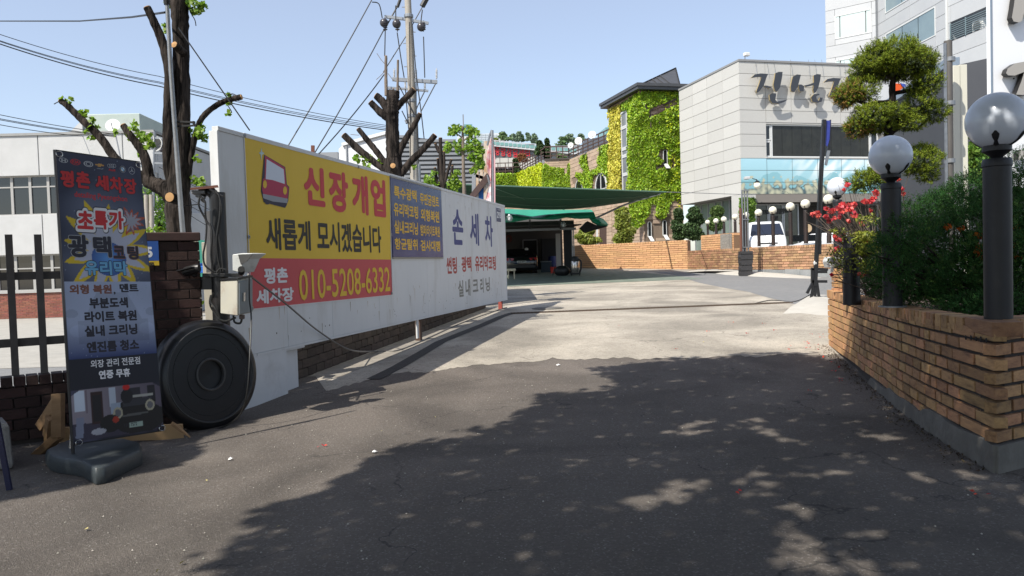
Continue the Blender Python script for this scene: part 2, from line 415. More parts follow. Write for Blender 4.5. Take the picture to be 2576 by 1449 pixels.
# ============================================================ GROUND
def near_concrete(n):
    pass
asph = mat('asphalt', (.108, .091, .077), .9, col2=(.155, .132, .112), scale=38, bump=.9, bscale=130, grime=.7, grimecol=(.19, .168, .142), gscale=.55, world=True, detail=8)
def speckle(m, s=170, k=.30, col=(.30, .28, .25)):
    """pale aggregate grains in the road surface."""
    n = m.node_tree; N = n.nodes; L = n.links; b = N['Principled BSDF']; src = b.inputs['Base Color'].links[0].from_socket
    ge = N.new('ShaderNodeNewGeometry'); v = N.new('ShaderNodeTexVoronoi'); v.inputs['Scale'].default_value = s; L.new(ge.outputs['Position'], v.inputs['Vector'])
    sep = N.new('ShaderNodeSeparateColor'); L.new(v.outputs['Color'], sep.inputs[0]); mr = N.new('ShaderNodeMapRange'); mr.inputs[1].default_value = 1 - k; mr.inputs[2].default_value = 1; L.new(sep.outputs[0], mr.inputs[0])
    mx = N.new('ShaderNodeMix'); mx.data_type = 'RGBA'; L.new(mr.outputs[0], mx.inputs[0]); L.new(src, mx.inputs[6]); mx.inputs[7].default_value = (*col, 1); L.new(mx.outputs[2], b.inputs['Base Color'])
    v2 = N.new('ShaderNodeTexVoronoi'); v2.inputs['Scale'].default_value = s * .55; L.new(ge.outputs['Position'], v2.inputs['Vector'])
    bp = N.new('ShaderNodeBump'); bp.inputs['Strength'].default_value = .6; bp.inputs['Distance'].default_value = .006; L.new(v2.outputs['Distance'], bp.inputs['Height'])
    if b.inputs['Normal'].links: L.new(b.inputs['Normal'].links[0].from_socket, bp.inputs['Normal'])
    L.new(bp.outputs[0], b.inputs['Normal'])
def cracks(m, s, w, col):
    n = m.node_tree; N = n.nodes; L = n.links; b = N['Principled BSDF']; src = b.inputs['Base Color'].links[0].from_socket; ge = N.new('ShaderNodeNewGeometry')
    nz = N.new('ShaderNodeTexNoise'); nz.inputs['Scale'].default_value = 2.2; nz.inputs['Detail'].default_value = 6; L.new(ge.outputs['Position'], nz.inputs['Vector']); mx = N.new('ShaderNodeVectorMath'); mx.operation = 'MULTIPLY_ADD'; mx.inputs[1].default_value = (1.1, 1.1, 0); L.new(nz.outputs['Color'], mx.inputs[0]); L.new(ge.outputs['Position'], mx.inputs[2])
    v = N.new('ShaderNodeTexVoronoi'); v.feature = 'DISTANCE_TO_EDGE'; v.inputs['Scale'].default_value = s; L.new(mx.outputs[0], v.inputs['Vector']); mr = N.new('ShaderNodeMapRange'); mr.inputs[1].default_value = 0; mr.inputs[2].default_value = w; mr.inputs[3].default_value = .75; mr.inputs[4].default_value = 0; L.new(v.outputs['Distance'], mr.inputs[0])
    n2 = N.new('ShaderNodeTexNoise'); n2.inputs['Scale'].default_value = .9; L.new(ge.outputs['Position'], n2.inputs['Vector']); m2 = N.new('ShaderNodeMapRange'); m2.inputs[1].default_value = .48; m2.inputs[2].default_value = .56; L.new(n2.outputs[0], m2.inputs[0]); mu = N.new('ShaderNodeMath'); mu.operation = 'MULTIPLY'; L.new(mr.outputs[0], mu.inputs[0]); L.new(m2.outputs[0], mu.inputs[1])
    c = N.new('ShaderNodeMix'); c.data_type = 'RGBA'; c.inputs[7].default_value = (*col, 1); L.new(mu.outputs[0], c.inputs[0]); L.new(src, c.inputs[6])
    # oily stains and dusty patches
    n3 = N.new('ShaderNodeTexNoise'); n3.inputs['Scale'].default_value = .38; n3.inputs['Detail'].default_value = 5; n3.inputs['Distortion'].default_value = 1.2; L.new(ge.outputs['Position'], n3.inputs['Vector']); m3 = N.new('ShaderNodeMapRange'); m3.inputs[1].default_value = .35; m3.inputs[2].default_value = .65; m3.inputs[3].default_value = .68; m3.inputs[4].default_value = 1.25; L.new(n3.outputs[0], m3.inputs[0])
    h = N.new('ShaderNodeHueSaturation'); L.new(m3.outputs[0], h.inputs['Value']); L.new(c.outputs[2], h.inputs['Color']); L.new(h.outputs[0], b.inputs['Base Color'])
speckle(asph, 95, .13, (.24, .215, .19)); cracks(asph, .55, .007, (.02, .018, .016))
conc = mat('driveway_concrete', (.33, .293, .24), .9, col2=(.45, .405, .335), scale=9, bump=.8, bscale=70, grime=.6, grimecol=(.17, .155, .135), gscale=.8, world=True, detail=9, stretch=(1, 1.6, 1))
speckle(conc, 60, .16, (.20, .18, .15)); cracks(conc, .42, .006, (.10, .09, .075))
asph2 = mat('worn_asphalt', (.165, .165, .165), .9, col2=(.215, .213, .21), scale=7, bump=.5, bscale=90, grime=.4, grimecol=(.27, .26, .24), gscale=.6, world=True, detail=8)
lotc = mat('lot_concrete', (.30, .285, .25), .9, col2=(.38, .36, .32), scale=3, bump=.4, bscale=30, grime=.5, grimecol=(.2, .2, .19), gscale=.5, world=True)
palec = mat('pale_concrete', (.40, .375, .33), .9, col2=(.48, .455, .40), scale=4, bump=.5, bscale=25, grime=.5, grimecol=(.33, .31, .28), gscale=2, world=True)
greenfl = mat('green_painted_floor', (.10, .14, .11), .7, col2=(.22, .24, .2), scale=2.5, bump=.2, grime=.5, grimecol=(.3, .3, .27), gscale=1.5, world=True)
xs = sorted(set([-300, -150, -90, -60] + list(np.arange(-40, 41, 4.)) + [-6, -5, -4, -3] + list(np.arange(-10, 14, 1.)) + [60, 90, 150, 300])); ys = sorted(set([-60, -30, -12] + list(np.arange(-8, 9, 1.)) + [9] + list(np.arange(10, 60, 2.)) + [60, 80, 120, 200, 400, 900]))
mb = MB()
for y in ys:
    for x in xs: mb.v.append((x, y, gz(x, y)))
nx = len(xs)
for j in range(len(ys) - 1):
    for i in range(nx - 1): mb.f.append((j * nx + i, j * nx + i + 1, (j + 1) * nx + i + 1, (j + 1) * nx + i)); mb.mi.append(0)
mb.build('ground', asph, props=dict(kind='structure'))
def sheet(name, poly, dz, m, kind='structure', f=None, **kw):
    """ground sheet: outline in metres, cut at the grade breaks, dz above the ground."""
    bm = bmesh.new(); vs = [bm.verts.new((x, y, 0)) for x, y in poly]; tr = tessellate_polygon([[Vector((x, y, 0)) for x, y in poly]])
    for t in tr: bm.faces.new([vs[i] for i in t])
    for yy in (9, 60): bmesh.ops.bisect_plane(bm, geom=bm.verts[:] + bm.edges[:] + bm.faces[:], plane_co=(0, yy, 0), plane_no=(0, 1, 0))
    for xx in (-6, -3): bmesh.ops.bisect_plane(bm, geom=bm.verts[:] + bm.edges[:] + bm.faces[:], plane_co=(xx, 0, 0), plane_no=(1, 0, 0))
    for v in bm.verts: v.co.z = (f or gz)(v.co.x, v.co.y) + dz
    for fc in bm.faces:
        if fc.normal.z < 0: fc.normal_flip()
    me = bpy.data.meshes.new(name); bm.to_mesh(me); bm.free(); me.materials.append(m); o = bpy.data.objects.new(name, me); COL.objects.link(o); tag(o, kind=kind, **kw); return o
def gp(l): return [G(*q)[:2] for q in l]
edge = [(820, 985), (860, 975), (905, 962), (960, 945), (1020, 936), (1060, 939), (1114, 930), (1160, 923), (1230, 917), (1300, 912), (1350, 909), (1390, 901), (1450, 905), (1500, 903), (1570, 900), (1620, 905), (1700, 899), (1760, 903), (1840, 896), (1900, 898), (1980, 890), (2040, 893), (2140, 893)]
rr = random.Random(3); e2 = []
for (a, b) in zip(edge, edge[1:]):
    for k in range(5): t = k / 5; e2.append((a[0] + (b[0] - a[0]) * t, a[1] + (b[1] - a[1]) * t + rr.uniform(-2.2, 2.2)))
e2.append(edge[-1])
BBx, BBy = -3.13, 8.8; BBd = Vector((.235, .972)); BBn = Vector((.972, -.235))
dw = gp(e2) + [(6.2, 12), (8, 18), (13.2, 30), (13.1, 46), (-4.2, 48), (-3.0, 30)] + [(-1.25, 18.9)] + [(-3.05, 11.4)]
sheet('driveway', dw, .004, conc)
pat = gp([(1640, 684), (1700, 693), (1760, 712), (1830, 726), (1880, 734), (1935, 750), (1958, 755), (1990, 764), (2010, 767), (2085, 752)]) + [(8.9, 18), (13.1, 30.6), (11.5, 34), (10.3, 39)]
sheet('worn_asphalt_road', pat, .008, asph2)
sheet('wash_bay_floor', [(-3.5, 30.5), (8.2, 32.2), (5.2, 48), (-4, 48)], .012, greenfl)
sheet('left_parking_lot', [(-60, 13.5), (-4.9, 13.5), (-4.4, 17), (-3.8, 22), (-3.2, 28), (-3.2, 30), (-60, 30)], .004, lotc)
sheet('left_yard_asphalt', [(-60, 8), (-8, 8), (-4.3, 9.2), (-4.6, 13.45), (-60, 13.45)], .004, asph2)
# pale cement run-off mounds
def mound(name, pts, h, m, **kw):
    c = sum((Vector(p) for p in pts), Vector((0, 0))) / len(pts); vs = []; n = len(pts); rings = 5
    for k in range(rings):
        t = k / (rings - 1)
        for p in pts:
            q = Vector(p).lerp(c, t); vs.append((q.x, q.y, gz(q.x, q.y) - .02 + (h + .02) * math.sin(t * math.pi / 2) + noise.noise(Vector((q.x * 3, q.y * 3, 0))) * .03))
    fs = [(k * n + i, k * n + (i + 1) % n, (k + 1) * n + (i + 1) % n, (k + 1) * n + i) for k in range(rings - 1) for i in range(n)] + [tuple((rings - 1) * n + i for i in range(n))]
    return MB().add(vs, fs).build(name, m, smooth=True, props=kw)
mound('cement_mound', gp([(1960, 792), (1985, 772), (2030, 745), (2060, 738), (2110, 742), (2130, 770), (2120, 800), (2060, 796), (2010, 790)]), .17, palec, kind='structure')
mound('cement_ramp', gp([(1700, 686), (1755, 683), (1820, 692), (1862, 694), (1900, 697), (1980, 700), (2060, 703), (2080, 700), (2060, 697), (1960, 694), (1870, 690), (1800, 684), (1765, 679), (1740, 678)]), .16, palec, kind='structure')
# drain channel along the billboard and grate across the drive
dkm = mat('drain_dark', (.035, .033, .03), .9, col2=(.06, .055, .05), scale=20, bump=.5)
rustm = mat('rusty_grate', (.08, .06, .045), .8, .3, col2=(.12, .085, .06), scale=30)
dl = [G(*q) for q in [(1120, 922), (1160, 898), (1195, 868), (1240, 820), (1275, 797), (1300, 790)]]
dl = [G(*q) for q in [(940, 955), (1000, 925), (1060, 890), (1110, 860), (1165, 838), (1215, 818), (1262, 797), (1290, 788)]]
mb = MB()
for a, b in zip(dl, dl[1:]):
    d = (b - a).normalized(); nn = Vector((-d.y, d.x, 0)); w = .11
    mb.quad(a - nn * w + Vector((0, 0, .010)), b - nn * w + Vector((0, 0, .010)), b + nn * w + Vector((0, 0, .010)), a + nn * w + Vector((0, 0, .010)))
mb.build('drain_channel', dkm, props=dict(kind='structure'))
ga, gb = G(1285, 789.5), G(1990, 762); t = empty('drain_grate', (ga + gb) / 2, 'long narrow rusty steel drain grate set across the concrete drive', 'drain grate')
mb = MB(); d = (gb - ga).normalized(); nn = Vector((-d.y, d.x, 0)); up = Vector((0, 0, 1))
mb.quad(ga - nn * .1 + up * .009, gb - nn * .1 + up * .009, gb + nn * .1 + up * .009, ga + nn * .1 + up * .009); mb.build('channel', dkm, t)
mb = MB()
for sg in (-1, 1): mb.bar(ga + nn * .11 * sg + up * .012, gb + nn * .11 * sg + up * .012, .03, .03)
mb.build('frame', rustm, t); mb = MB(); L = (gb - ga).length; s = .05
while s < L: q = ga + d * s + up * .014; mb.bar(q - nn * .1, q + nn * .1, .035, .02); s += .09
mb.build('bars', rustm, t)['kind'] = 'stuff'
mc = G(1378, 776); mb = MB().lathe([(.0, .03), (.36, .03), (.38, .012), (.44, .012), (.44, -.02)], mc, seg=28); mb.build('manhole_cover', mat('manhole_iron', (.12, .11, .1), .7, .3, col2=(.2, .19, .17), scale=25), smooth=True, props=dict(label='round iron manhole cover in the drive near the drain grate', cat='manhole cover'))
# little litter on the road
red = mat('azalea_petal', (.72, .035, .03), .5, trans=.35, isl=.3)
pts = []
for q in [(2030, 865), (1990, 880), (2075, 900), (2090, 935), (2062, 880), (2055, 868), (1880, 840), (1950, 832), (1920, 815), (2070, 850), (2110, 960), (1700, 880), (1780, 835), (2045, 985), (1870, 1243), (808, 1127), (2460, 1245), (2035, 876), (2025, 862), (1985, 872), (2120, 955), (2095, 912), (2067, 842), (2110, 925), (1560, 820), (1840, 812), (2040, 842)]:
    g = G(*q)
    for k in range(3): pts.append((g.x + random.uniform(-.05, .05), g.y + random.uniform(-.05, .05), g.z + .016))
leaves('fallen_petals', pts, .028, red, kind='stuff', nrm=np.array([0, 0, 2.]), aspect=.8)
ylw = mat('dry_leaf', (.42, .36, .14), .7); pts = [G(*q) + Vector((0, 0, .016)) for q in [(520, 1213), (875, 1050), (458, 1422), (396, 1443), (218, 1336), (960, 1088), (1095, 1052), (1770, 862), (1160, 1116), (700, 1330), (1300, 1010), (2576, 1250)]]
leaves('fallen_leaves', [p[:] for p in pts], .032, ylw, kind='stuff', nrm=np.array([0, 0, 2.]), aspect=.7)
whp = mat('white_scrap', (.75, .75, .73), .6)
for q, s, lb in [((1405, 920), .04, 'white paper scrap on the asphalt just before the pale concrete'), ((942, 1140), .025, 'crumpled white scrap on the asphalt in front of the billboard, by the shade edge'), ((580, 1158), .022, 'cream bottle cap lying near the banner base')]:
    g = G(*q); mb = MB(); rr = random.Random(q[0]); n = 9
    vs = [(g.x + math.cos(2 * math.pi * k / n) * s * rr.uniform(.6, 1.1), g.y + math.sin(2 * math.pi * k / n) * s * rr.uniform(.6, 1.1), g.z + .006 + rr.uniform(0, .012)) for k in range(n)] + [(g.x, g.y, g.z + .03)]
    mb.add(vs, [(k, (k + 1) % n, n) for k in range(n)]); mb.build('paper_scrap', whp, props=dict(label=lb, cat='litter'))
# grit and twigs
mb = MB(); rr = random.Random(11)
for k in range(900):
    d = rr.uniform(3.9, 13); x = rr.uniform(-.65, .62) * d; s = rr.uniform(.003, .009); z = gz(x, d) + .006; a = rr.uniform(0, 6); mb.add([(x + math.cos(a) * s, d + math.sin(a) * s, z), (x + math.cos(a + 2) * s, d + math.sin(a + 2) * s, z), (x + math.cos(a + 4) * s, d + math.sin(a + 4) * s, z), (x, d, z + s)], [(0, 1, 3), (1, 2, 3), (2, 0, 3)])
mb.build('road_grit', mat('grit', (.32, .3, .26), .9, isl=.6), props=dict(kind='stuff'))
# dirt and leaf litter along the planter foot
# ============================================================ SKYLINE, LEFT
hillm = mat('wooded_hill', (.05, .075, .045), .95, col2=(.09, .12, .08), scale=.02, bump=.3, bscale=.05, world=True)
mb = MB(); n = 26; base = []
for k in range(n + 1):
    x = -1500 + k * 50; h = 70 + 55 * noise.noise(Vector((x * .0035, 3, 0))) + 22 * noise.noise(Vector((x * .012, 1, 0))) + 45 * math.exp(-((x + 640) / 160) ** 2)
    base.append((x, max(h, 5) * min(1, (n - k) / 5 + .02)))
vs = []
for x, h in base:
    for j in range(8): t = j / 7; vs.append((x, 1500 + 700 * t, 1 + h * math.sin(t * math.pi / 2) * 1.25 + 14 * noise.noise(Vector((x * .02, t * 6, 0))) * t))
fs = [(k * 8 + j, (k + 1) * 8 + j, (k + 1) * 8 + j + 1, k * 8 + j + 1) for k in range(n) for j in range(7)]
MB().add(vs, fs).build('hills', hillm, smooth=True, props=dict(kind='structure'))
# ============================================================ LEFT OFFICE BUILDING
whr = mat('white_render_wall', (.45, .45, .44), .85, col2=(.51, .51, .50), scale=1.2, bump=.15, bscale=8, grime=.4, grimecol=(.36, .35, .33), gscale=.5)
wfr = mat('window_frame_grey', (.36, .35, .33), .5); dglass = mat('dark_window_glass', (.012, .014, .016), .06, spec=.8); curtm = mat('dark_curtain', (.05, .05, .055), .9)
rbr1 = mat('red_brick_single', (.22, .075, .05), .85, rand=.25, col2=(.17, .055, .04), scale=3); rbr2 = mat('red_brick_wall', (.22, .075, .05), .85, isl=.25)
mort = mat('pale_mortar', (.30, .26, .23), .95, col2=(.22, .19, .17), scale=8); mortd = mat('dark_mortar', (.035, .03, .028), .95, col2=(.06, .05, .045), scale=10)
LB = Plane(-14.5, 30., 1, .02); b0 = LB.uv(-160, 500)[0]; b1 = LB.uv(392, 500)[0]
zt = LB.uv(200, 338)[1]; zw1 = LB.uv(200, 438)[1]; zw0 = LB.uv(200, 537)[1]; zg1 = LB.uv(200, 637)[1]; zg0 = LB.uv(200, 728)[1]; zb = 0.
t = empty('office_building', LB.p((b0 + b1) / 2, 0), 'white two storey office block behind the steel fence, red brick below its ground floor windows', 'building')
def spans(n): return [b0 + (b1 - b0) * k / n for k in range(n + 1)]
mb = MB(); LB.slab(mb, b0, b1, 0, zt - .05, -11, -.35); mb.build('core', whr, t)
xs2 = [b0] + [LB.uv(x, 380)[0] for x in (-95, 96, 309)] + [b1]
for a, b in zip(xs2, xs2[1:]):
    mb = MB(); LB.slab(mb, a + .015, b - .015, zw1, zt, -.35, 0); mb.build('panel', whr, t, bevel=.01)
xs3 = [b0] + [LB.uv(x, 590)[0] for x in (-60, 108, 290)] + [b1]
for a, b in zip(xs3, xs3[1:]):
    mb = MB(); LB.slab(mb, a + .015, b - .015, zg1, zw0, -.35, 0); mb.build('panel', whr, t, bevel=.01)
mb = MB(); LB.slab(mb, b0 - .05, b1 + .05, zt, zt + .1, -11, .05); mb.build('coping', mat('grey_coping', (.3, .3, .29), .8, grime=.5), t)
def win_row(pl, u0, u1, z0, z1, n, parent, frame, glass, depth=.2, transom=.72, fw=.05):
    w = (u1 - u0) / n
    for k in range(n):
        a = u0 + k * w; mb = MB(); off = -depth
        pl.slab(mb, a, a + fw, z0, z1, off - .04, off + .05); pl.slab(mb, a + w - fw, a + w - .002, z0, z1, off - .04, off + .05)
        pl.slab(mb, a + fw, a + w - fw, z0, z0 + fw, off - .04, off + .05); pl.slab(mb, a + fw, a + w - fw, z1 - fw, z1 - .002, off - .04, off + .05)
        if transom: pl.slab(mb, a + fw, a + w - fw, z0 + (z1 - z0) * transom - fw / 2, z0 + (z1 - z0) * transom + fw / 2, off - .03, off + .04)
        f = mb.build('window', frame, parent); mb = MB(); zs = [z0 + fw, z1 - fw] if not transom else [z0 + fw, z0 + (z1 - z0) * transom - fw / 2, z0 + (z1 - z0) * transom + fw / 2, z1 - fw]
        for a0, a1 in zip(zs[::2], zs[1::2]): pl.slab(mb, a + fw, a + w - fw, a0, a1, off - .01, off)
        mb.build('pane', glass, f)
win_row(LB, b0, b1, zw0, zw1, 12, t, wfr, dglass); win_row(LB, b0, b1, zg0, zg1, 12, t, wfr, dglass, transom=.62)
mb = MB(); LB.slab(mb, b0, b1, zg0 - .08, zg0, -.3, .06); mb.build('window_sill', wfr, t)
mb = MB(); LB.slab(mb, b0, b1, 0, zg0 - .08, -.35, -.012); mb.build('brick_backing', mort, t)
pth = [LB.p(b0, 0)[:2], LB.p(b1, 0)[:2]]
it = courses([Vector(pth[0]), Vector(pth[1])], 0.02, 16, (zg0 - .1) / 16, .24, .05, side=1)
bricks(t, it, rbr1, rbr2, 0, kind_name='brick_facing')
# lower wing to the right
zl = LB.uv(398, 541)[1]; a = LB.uv(392, 600)[0]; b = LB.uv(401, 600)[0]
mb = MB(); LB.slab(mb, b1 + .02, b1 + 1.1, 0, zl + .2, -6, -2); mb.build('side_wing', whr, t, bevel=.02)
# roof housing and dish
rg = mat('pale_green_render', (.36, .42, .38), .85, col2=(.44, .49, .45), scale=1, grime=.6, grimecol=(.2, .2, .18), gscale=1)
RH = Plane(*P(280, 320, 34).xy, 1, .05); u0, zz = RH.uv(212, 340); u1 = RH.uv(354, 340)[0]; zT = RH.uv(280, 286)[1]
t = empty('rooftop_housing', RH.p((u0 + u1) / 2, zt), 'pale green concrete stair housing on the roof of the white office block', 'roof housing')
mb = MB(); RH.slab(mb, u0, u1, zt - .2, zT, -3, 0); mb.build('wall', rg, t, bevel=.03)
mb = MB(); q = [RH.p(u0 - 1.0, zt + .05, .1), RH.p(u0 - .9, zt + .5, .1), RH.p(u0 - .02, zt + 1.35, .1), RH.p(u0 - .02, zt + .05, .1)]; mb.prism(q, -RH.n * 2.4); mb.build('sloped_hatch', whr, t)
mb = MB(); RH.slab(mb, u0 + .9, u1 - .7, zt, zt + .45, 0.003, .02); mb.build('dark_opening_slab', mat('dark_opening', (.02, .02, .02), .9), t)  # dark slab set just proud of the housing wall
dishm = mat('dish_white', (.72, .72, .70), .45); stl = mat('galvanised_steel', (.33, .34, .35), .45, .7, col2=(.25, .26, .27), scale=12)
def dish(px, py, d, rpx, label, az=(-.25, -1, .25)):
    c = P(px, py, d); r = rpx * d / F; t = empty('satellite_dish', c - Vector((0, 0, r * 1.5)), label, 'satellite dish', 'satellite dishes'); ax = Vector(az).normalized()
    prof = [(r * k / 6, .25 * r * (k / 6) ** 2) for k in range(7)] + [(r * 1.02, .25 * r), (r, .22 * r)]; MB().lathe(prof, c, ax, 28).build('reflector', dishm, t, smooth=True)
    f = c + ax * r * .9; mb = MB().tube([c - Vector((0, 0, r * .95)), f], .012 + r * .02, 6).tube([f - ax * .05, f + ax * .03], .03, 8); mb.build('feed_arm', stl, t, smooth=True)
    mb = MB().tube([c - ax * .02, c - ax * .15, c - Vector((0, 0, r * 1.5)) - ax * .15], .03, 8); mb.build('mount', stl, t, smooth=True)
dish(284.6, 317, 31.5, 17, 'white satellite dish on the roof edge of the office block at left', (.2, -1, .3))
# ============================================================ LEFT FENCE: brick plinth, steel pickets, brick pier
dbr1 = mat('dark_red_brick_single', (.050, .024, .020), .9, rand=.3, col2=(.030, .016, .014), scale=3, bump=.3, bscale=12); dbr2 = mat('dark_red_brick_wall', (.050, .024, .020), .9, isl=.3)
FA, FB = Vector((-8.5, 4.66)), Vector((-3.98, 7.80)); fz = .66
t = empty('fence_plinth', (*((FA + FB) / 2), 0), 'low dark red brick wall carrying the steel picket fence at left', 'brick wall')
mb = MB(); ribbon([FA, FB], -.05, fz - .11, .03, .2, mb, 1); mb.build('mortar_core', mortd, t)
it = courses([FA, FB], .04, 5, (fz - .14) / 5, .22, .09, side=1, joint=.012, top=(.1, .105, .21)); it = [(c, y, s) for c, y, s in it]
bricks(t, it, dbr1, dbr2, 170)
fst = mat('brown_grey_steel', (.075, .065, .060), .7, 0, col2=(.10, .088, .08), scale=8)
t = empty('steel_fence', (*((FA + FB) / 2), fz), 'dark steel picket fence standing on the low brick wall at left', 'fence')
fd = (FB - FA).normalized(); fn = Vector((-fd.y, fd.x)); yaw = math.atan2(fd.y, fd.x)
FP = Plane(FA.x + fn.x * .1, FA.y + fn.y * .1, fd.x, fd.y)
for px in [-112, -40, 31, 104, 172, 235, 292, 345]:
    u = FP.uv(px, 780)[0]; mb = MB(); q = FP.p(u, 0); ztop = FP.uv(31, 590)[1]; mb.box((q.x, q.y, (fz + ztop) / 2), (.062, .05, ztop - fz), yaw); mb.build('picket', fst, t)
for y0, y1 in ((684, 704), (851, 872)):
    za = FP.uv(60, y1)[1]; zb_ = FP.uv(60, y0)[1]; mb = MB(); FP.slab(mb, 0.1, (FB - FA).length - .05, za, zb_, -.052, -.027); mb.build('rail', fst, t)
# brick pier
PC = Vector((-3.62, 7.98)); pz = 2.04; w2 = .34
t = empty('brick_pier', (PC.x, PC.y, 0), 'tall dark brick gate pier with a blue number plate, behind the banner', 'brick pier')
pc = [PC - fd * w2, PC + fd * w2, PC + fd * w2 + fn * .4, PC - fd * w2 + fn * .4, PC - fd * w2]
mb = MB(); mb.prism([(q.x, q.y, -.05) for q in [PC - fd * (w2 - .015) + fn * .015, PC + fd * (w2 - .015) + fn * .015, PC + fd * (w2 - .015) + fn * .385, PC - fd * (w2 - .015) + fn * .385]], (0, 0, pz - .06)); mb.build('mortar_core', mortd, t)
it = []
for i in range(4): it += courses([pc[i], pc[i + 1]], .0, 19, (pz - .1) / 19, .225, .06, side=1)
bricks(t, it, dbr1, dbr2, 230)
mb = MB(); mb.box((PC.x + fn.x * .2, PC.y + fn.y * .2, pz - .05), (w2 * 2 + .02, .44, .09), yaw); mb.build('cap', mat('brown_cap', (.07, .035, .03), .8, col2=(.05, .03, .025)), t, bevel=.008)
PP = Plane(PC.x, PC.y, fd.x, fd.y); PP2 = PP
nb = mat('sign_blue', (.02, .09, .35), .35); ny = mat('sign_yellow', (.65, .42, .02), .4); nw = mat('sign_white', (.75, .76, .78), .4)
t = empty('number_plate', PP.p(.1, 1.6, .02), "blue and yellow road number plate on the brick pier behind the banner", 'number plate')
ua, va = PP.uv(340, 669); ub, vb = PP.uv(397, 606); vm = PP.uv(380, 656)[1]
mb = MB(); PP.slab(mb, ua, ub, vm, vb, .006, .018); mb.build('blue_field', nb, t); mb = MB(); PP.slab(mb, ua, ub, va, vm - .002, .006, .018); mb.build('yellow_field', ny, t)
text('5', PP, boxpx(PP, 366, 383, 621, 648), nw, .05, 17, t); text('로', PP, boxpx(PP, 372, 388, 660, 668), mat('print_black', (.02, .02, .02), .6), .04, 17, t)
# ============================================================ BILLBOARD WALL
bbm = mat('white_painted_panel', (.60, .62, .63), .55, col2=(.66, .675, .68), scale=1.5, bump=.05, bscale=3, grime=.55, grimecol=(.38, .36, .31), gscale=2.6, stretch=(1, 1, .22))
bbm2 = mat('white_painted_base', (.60, .62, .63), .6, col2=(.67, .68, .69), scale=2, bump=.15, bscale=6, grime=.5, grimecol=(.3, .29, .27), gscale=1.6)
BB = Plane(BBx, BBy, BBd.x, BBd.y); bz0, bz1 = .62, 3.22; bt0, bt1 = -.34, 12.72
t = empty('billboard_wall', BB.p(4, 0), 'long white painted sheet metal hoarding wall along the left of the driveway', 'billboard')
TH = .06
seams = [bt0 + .012] + [BB.uv(x, 780)[0] for x in (722, 836, 955, 1077.6)] + [BB.uv(x, 600)[0] for x in (1124, 1172, 1207, 1243)] + [bt1 - .012]
for a, b in zip(seams, seams[1:]):
    mb = MB(); BB.slab(mb, a + .0025, b - .0025, bz0, bz1 - .05, -.02, 0); mb.build('panel', bbm, t, bevel=.002)
mb = MB(); BB.slab(mb, bt0 + .02, bt1 - .02, bz0 + .02, bz1 - .04, -TH, -.022); mb.build('core', bbm, t)
mb = MB(); BB.slab(mb, bt0, bt1, bz1 - .048, bz1, -TH - .01, .012); mb.build('top_trim', bbm, t, bevel=.003)
mb = MB(); BB.slab(mb, bt0 + .6, bt1, bz0 - .03, bz0 - .002, -TH - .01, .008); mb.build('bottom_trim', bbm, t)
mb = MB(); BB.slab(mb, bt0 - .012, bt0 + .01, 0.0, bz1 - .05, -TH - .04, .006); mb.build('end_panel', bbm, t, bevel=.003)
mb = MB(); BB.slab(mb, bt1 - .01, bt1 + .012, bz0 - .03, bz1 - .05, -TH - .01, .006); mb.build('end_panel', bbm, t)
ue = BB.uv(722, 920)[0]
mb = MB(); BB.slab(mb, bt0 + .012, ue, -.03, bz0 - .002, -TH, .001); mb.build('base_panel', bbm2, t)
ug = BB.uv(768, 900)[0]; zc = BB.uv(745, 868)[1]
mb = MB(); BB.slab(mb, ue + .04, ug - .02, -.03, zc - .06, -.24, -.10); mb.build('footing', bbm2, t, bevel=.006)
mb = MB(); BB.slab(mb, ue + .01, ug + .02, zc - .058, zc, -.24, -.01); mb.build('footing_cap', bbm2, t, bevel=.006)
for px, m_ in ((1063, mat('brown_steel', (.09, .055, .04), .8, .2)), (1268, mat('red_oxide_steel', (.28, .06, .045), .8))):
    u = BB.uv(px, 800)[0]; q = BB.p(u, 0); g = gz(q.x, q.y); mb = MB(); BB.slab(mb, u - .05, u + .05, g - .02, bz0 - .032, -.14, -.04); mb.build('post', m_, t)
for px in (1052,):
    u = BB.uv(px, 800)[0]; q = BB.p(u, 0); mb = MB(); BB.slab(mb, u - .04, u + .045, gz(q.x, q.y) + .08, bz0 - .032, -.038, -.012); mb.build('post', bbm, t)
# rain streaks and scuffs left on the sheet metal
mb = MB(); rr = random.Random(21)
for k in range(70):
    u = rr.uniform(-.2, 12.5); z1_ = rr.choice((rr.uniform(.75, 1.25), rr.uniform(2.9, 3.14))); w = rr.uniform(.004, .012); h_ = rr.uniform(.05, .28)
    if 0.1 < u < 7.2 and z1_ - h_ < 3.0 and z1_ > 1.3: continue
    mb.add([BB.p(u - w, z1_, .0009), BB.p(u + w, z1_, .0009), BB.p(u + w * .3, z1_ - h_, .0009), BB.p(u - w * .2, z1_ - h_ * .9, .0009)], [(0, 1, 2, 3)])
mb.build('rain_streaks', mat('rust_streak', (.34, .28, .21), .8, isl=.5), t)['kind'] = 'stuff'
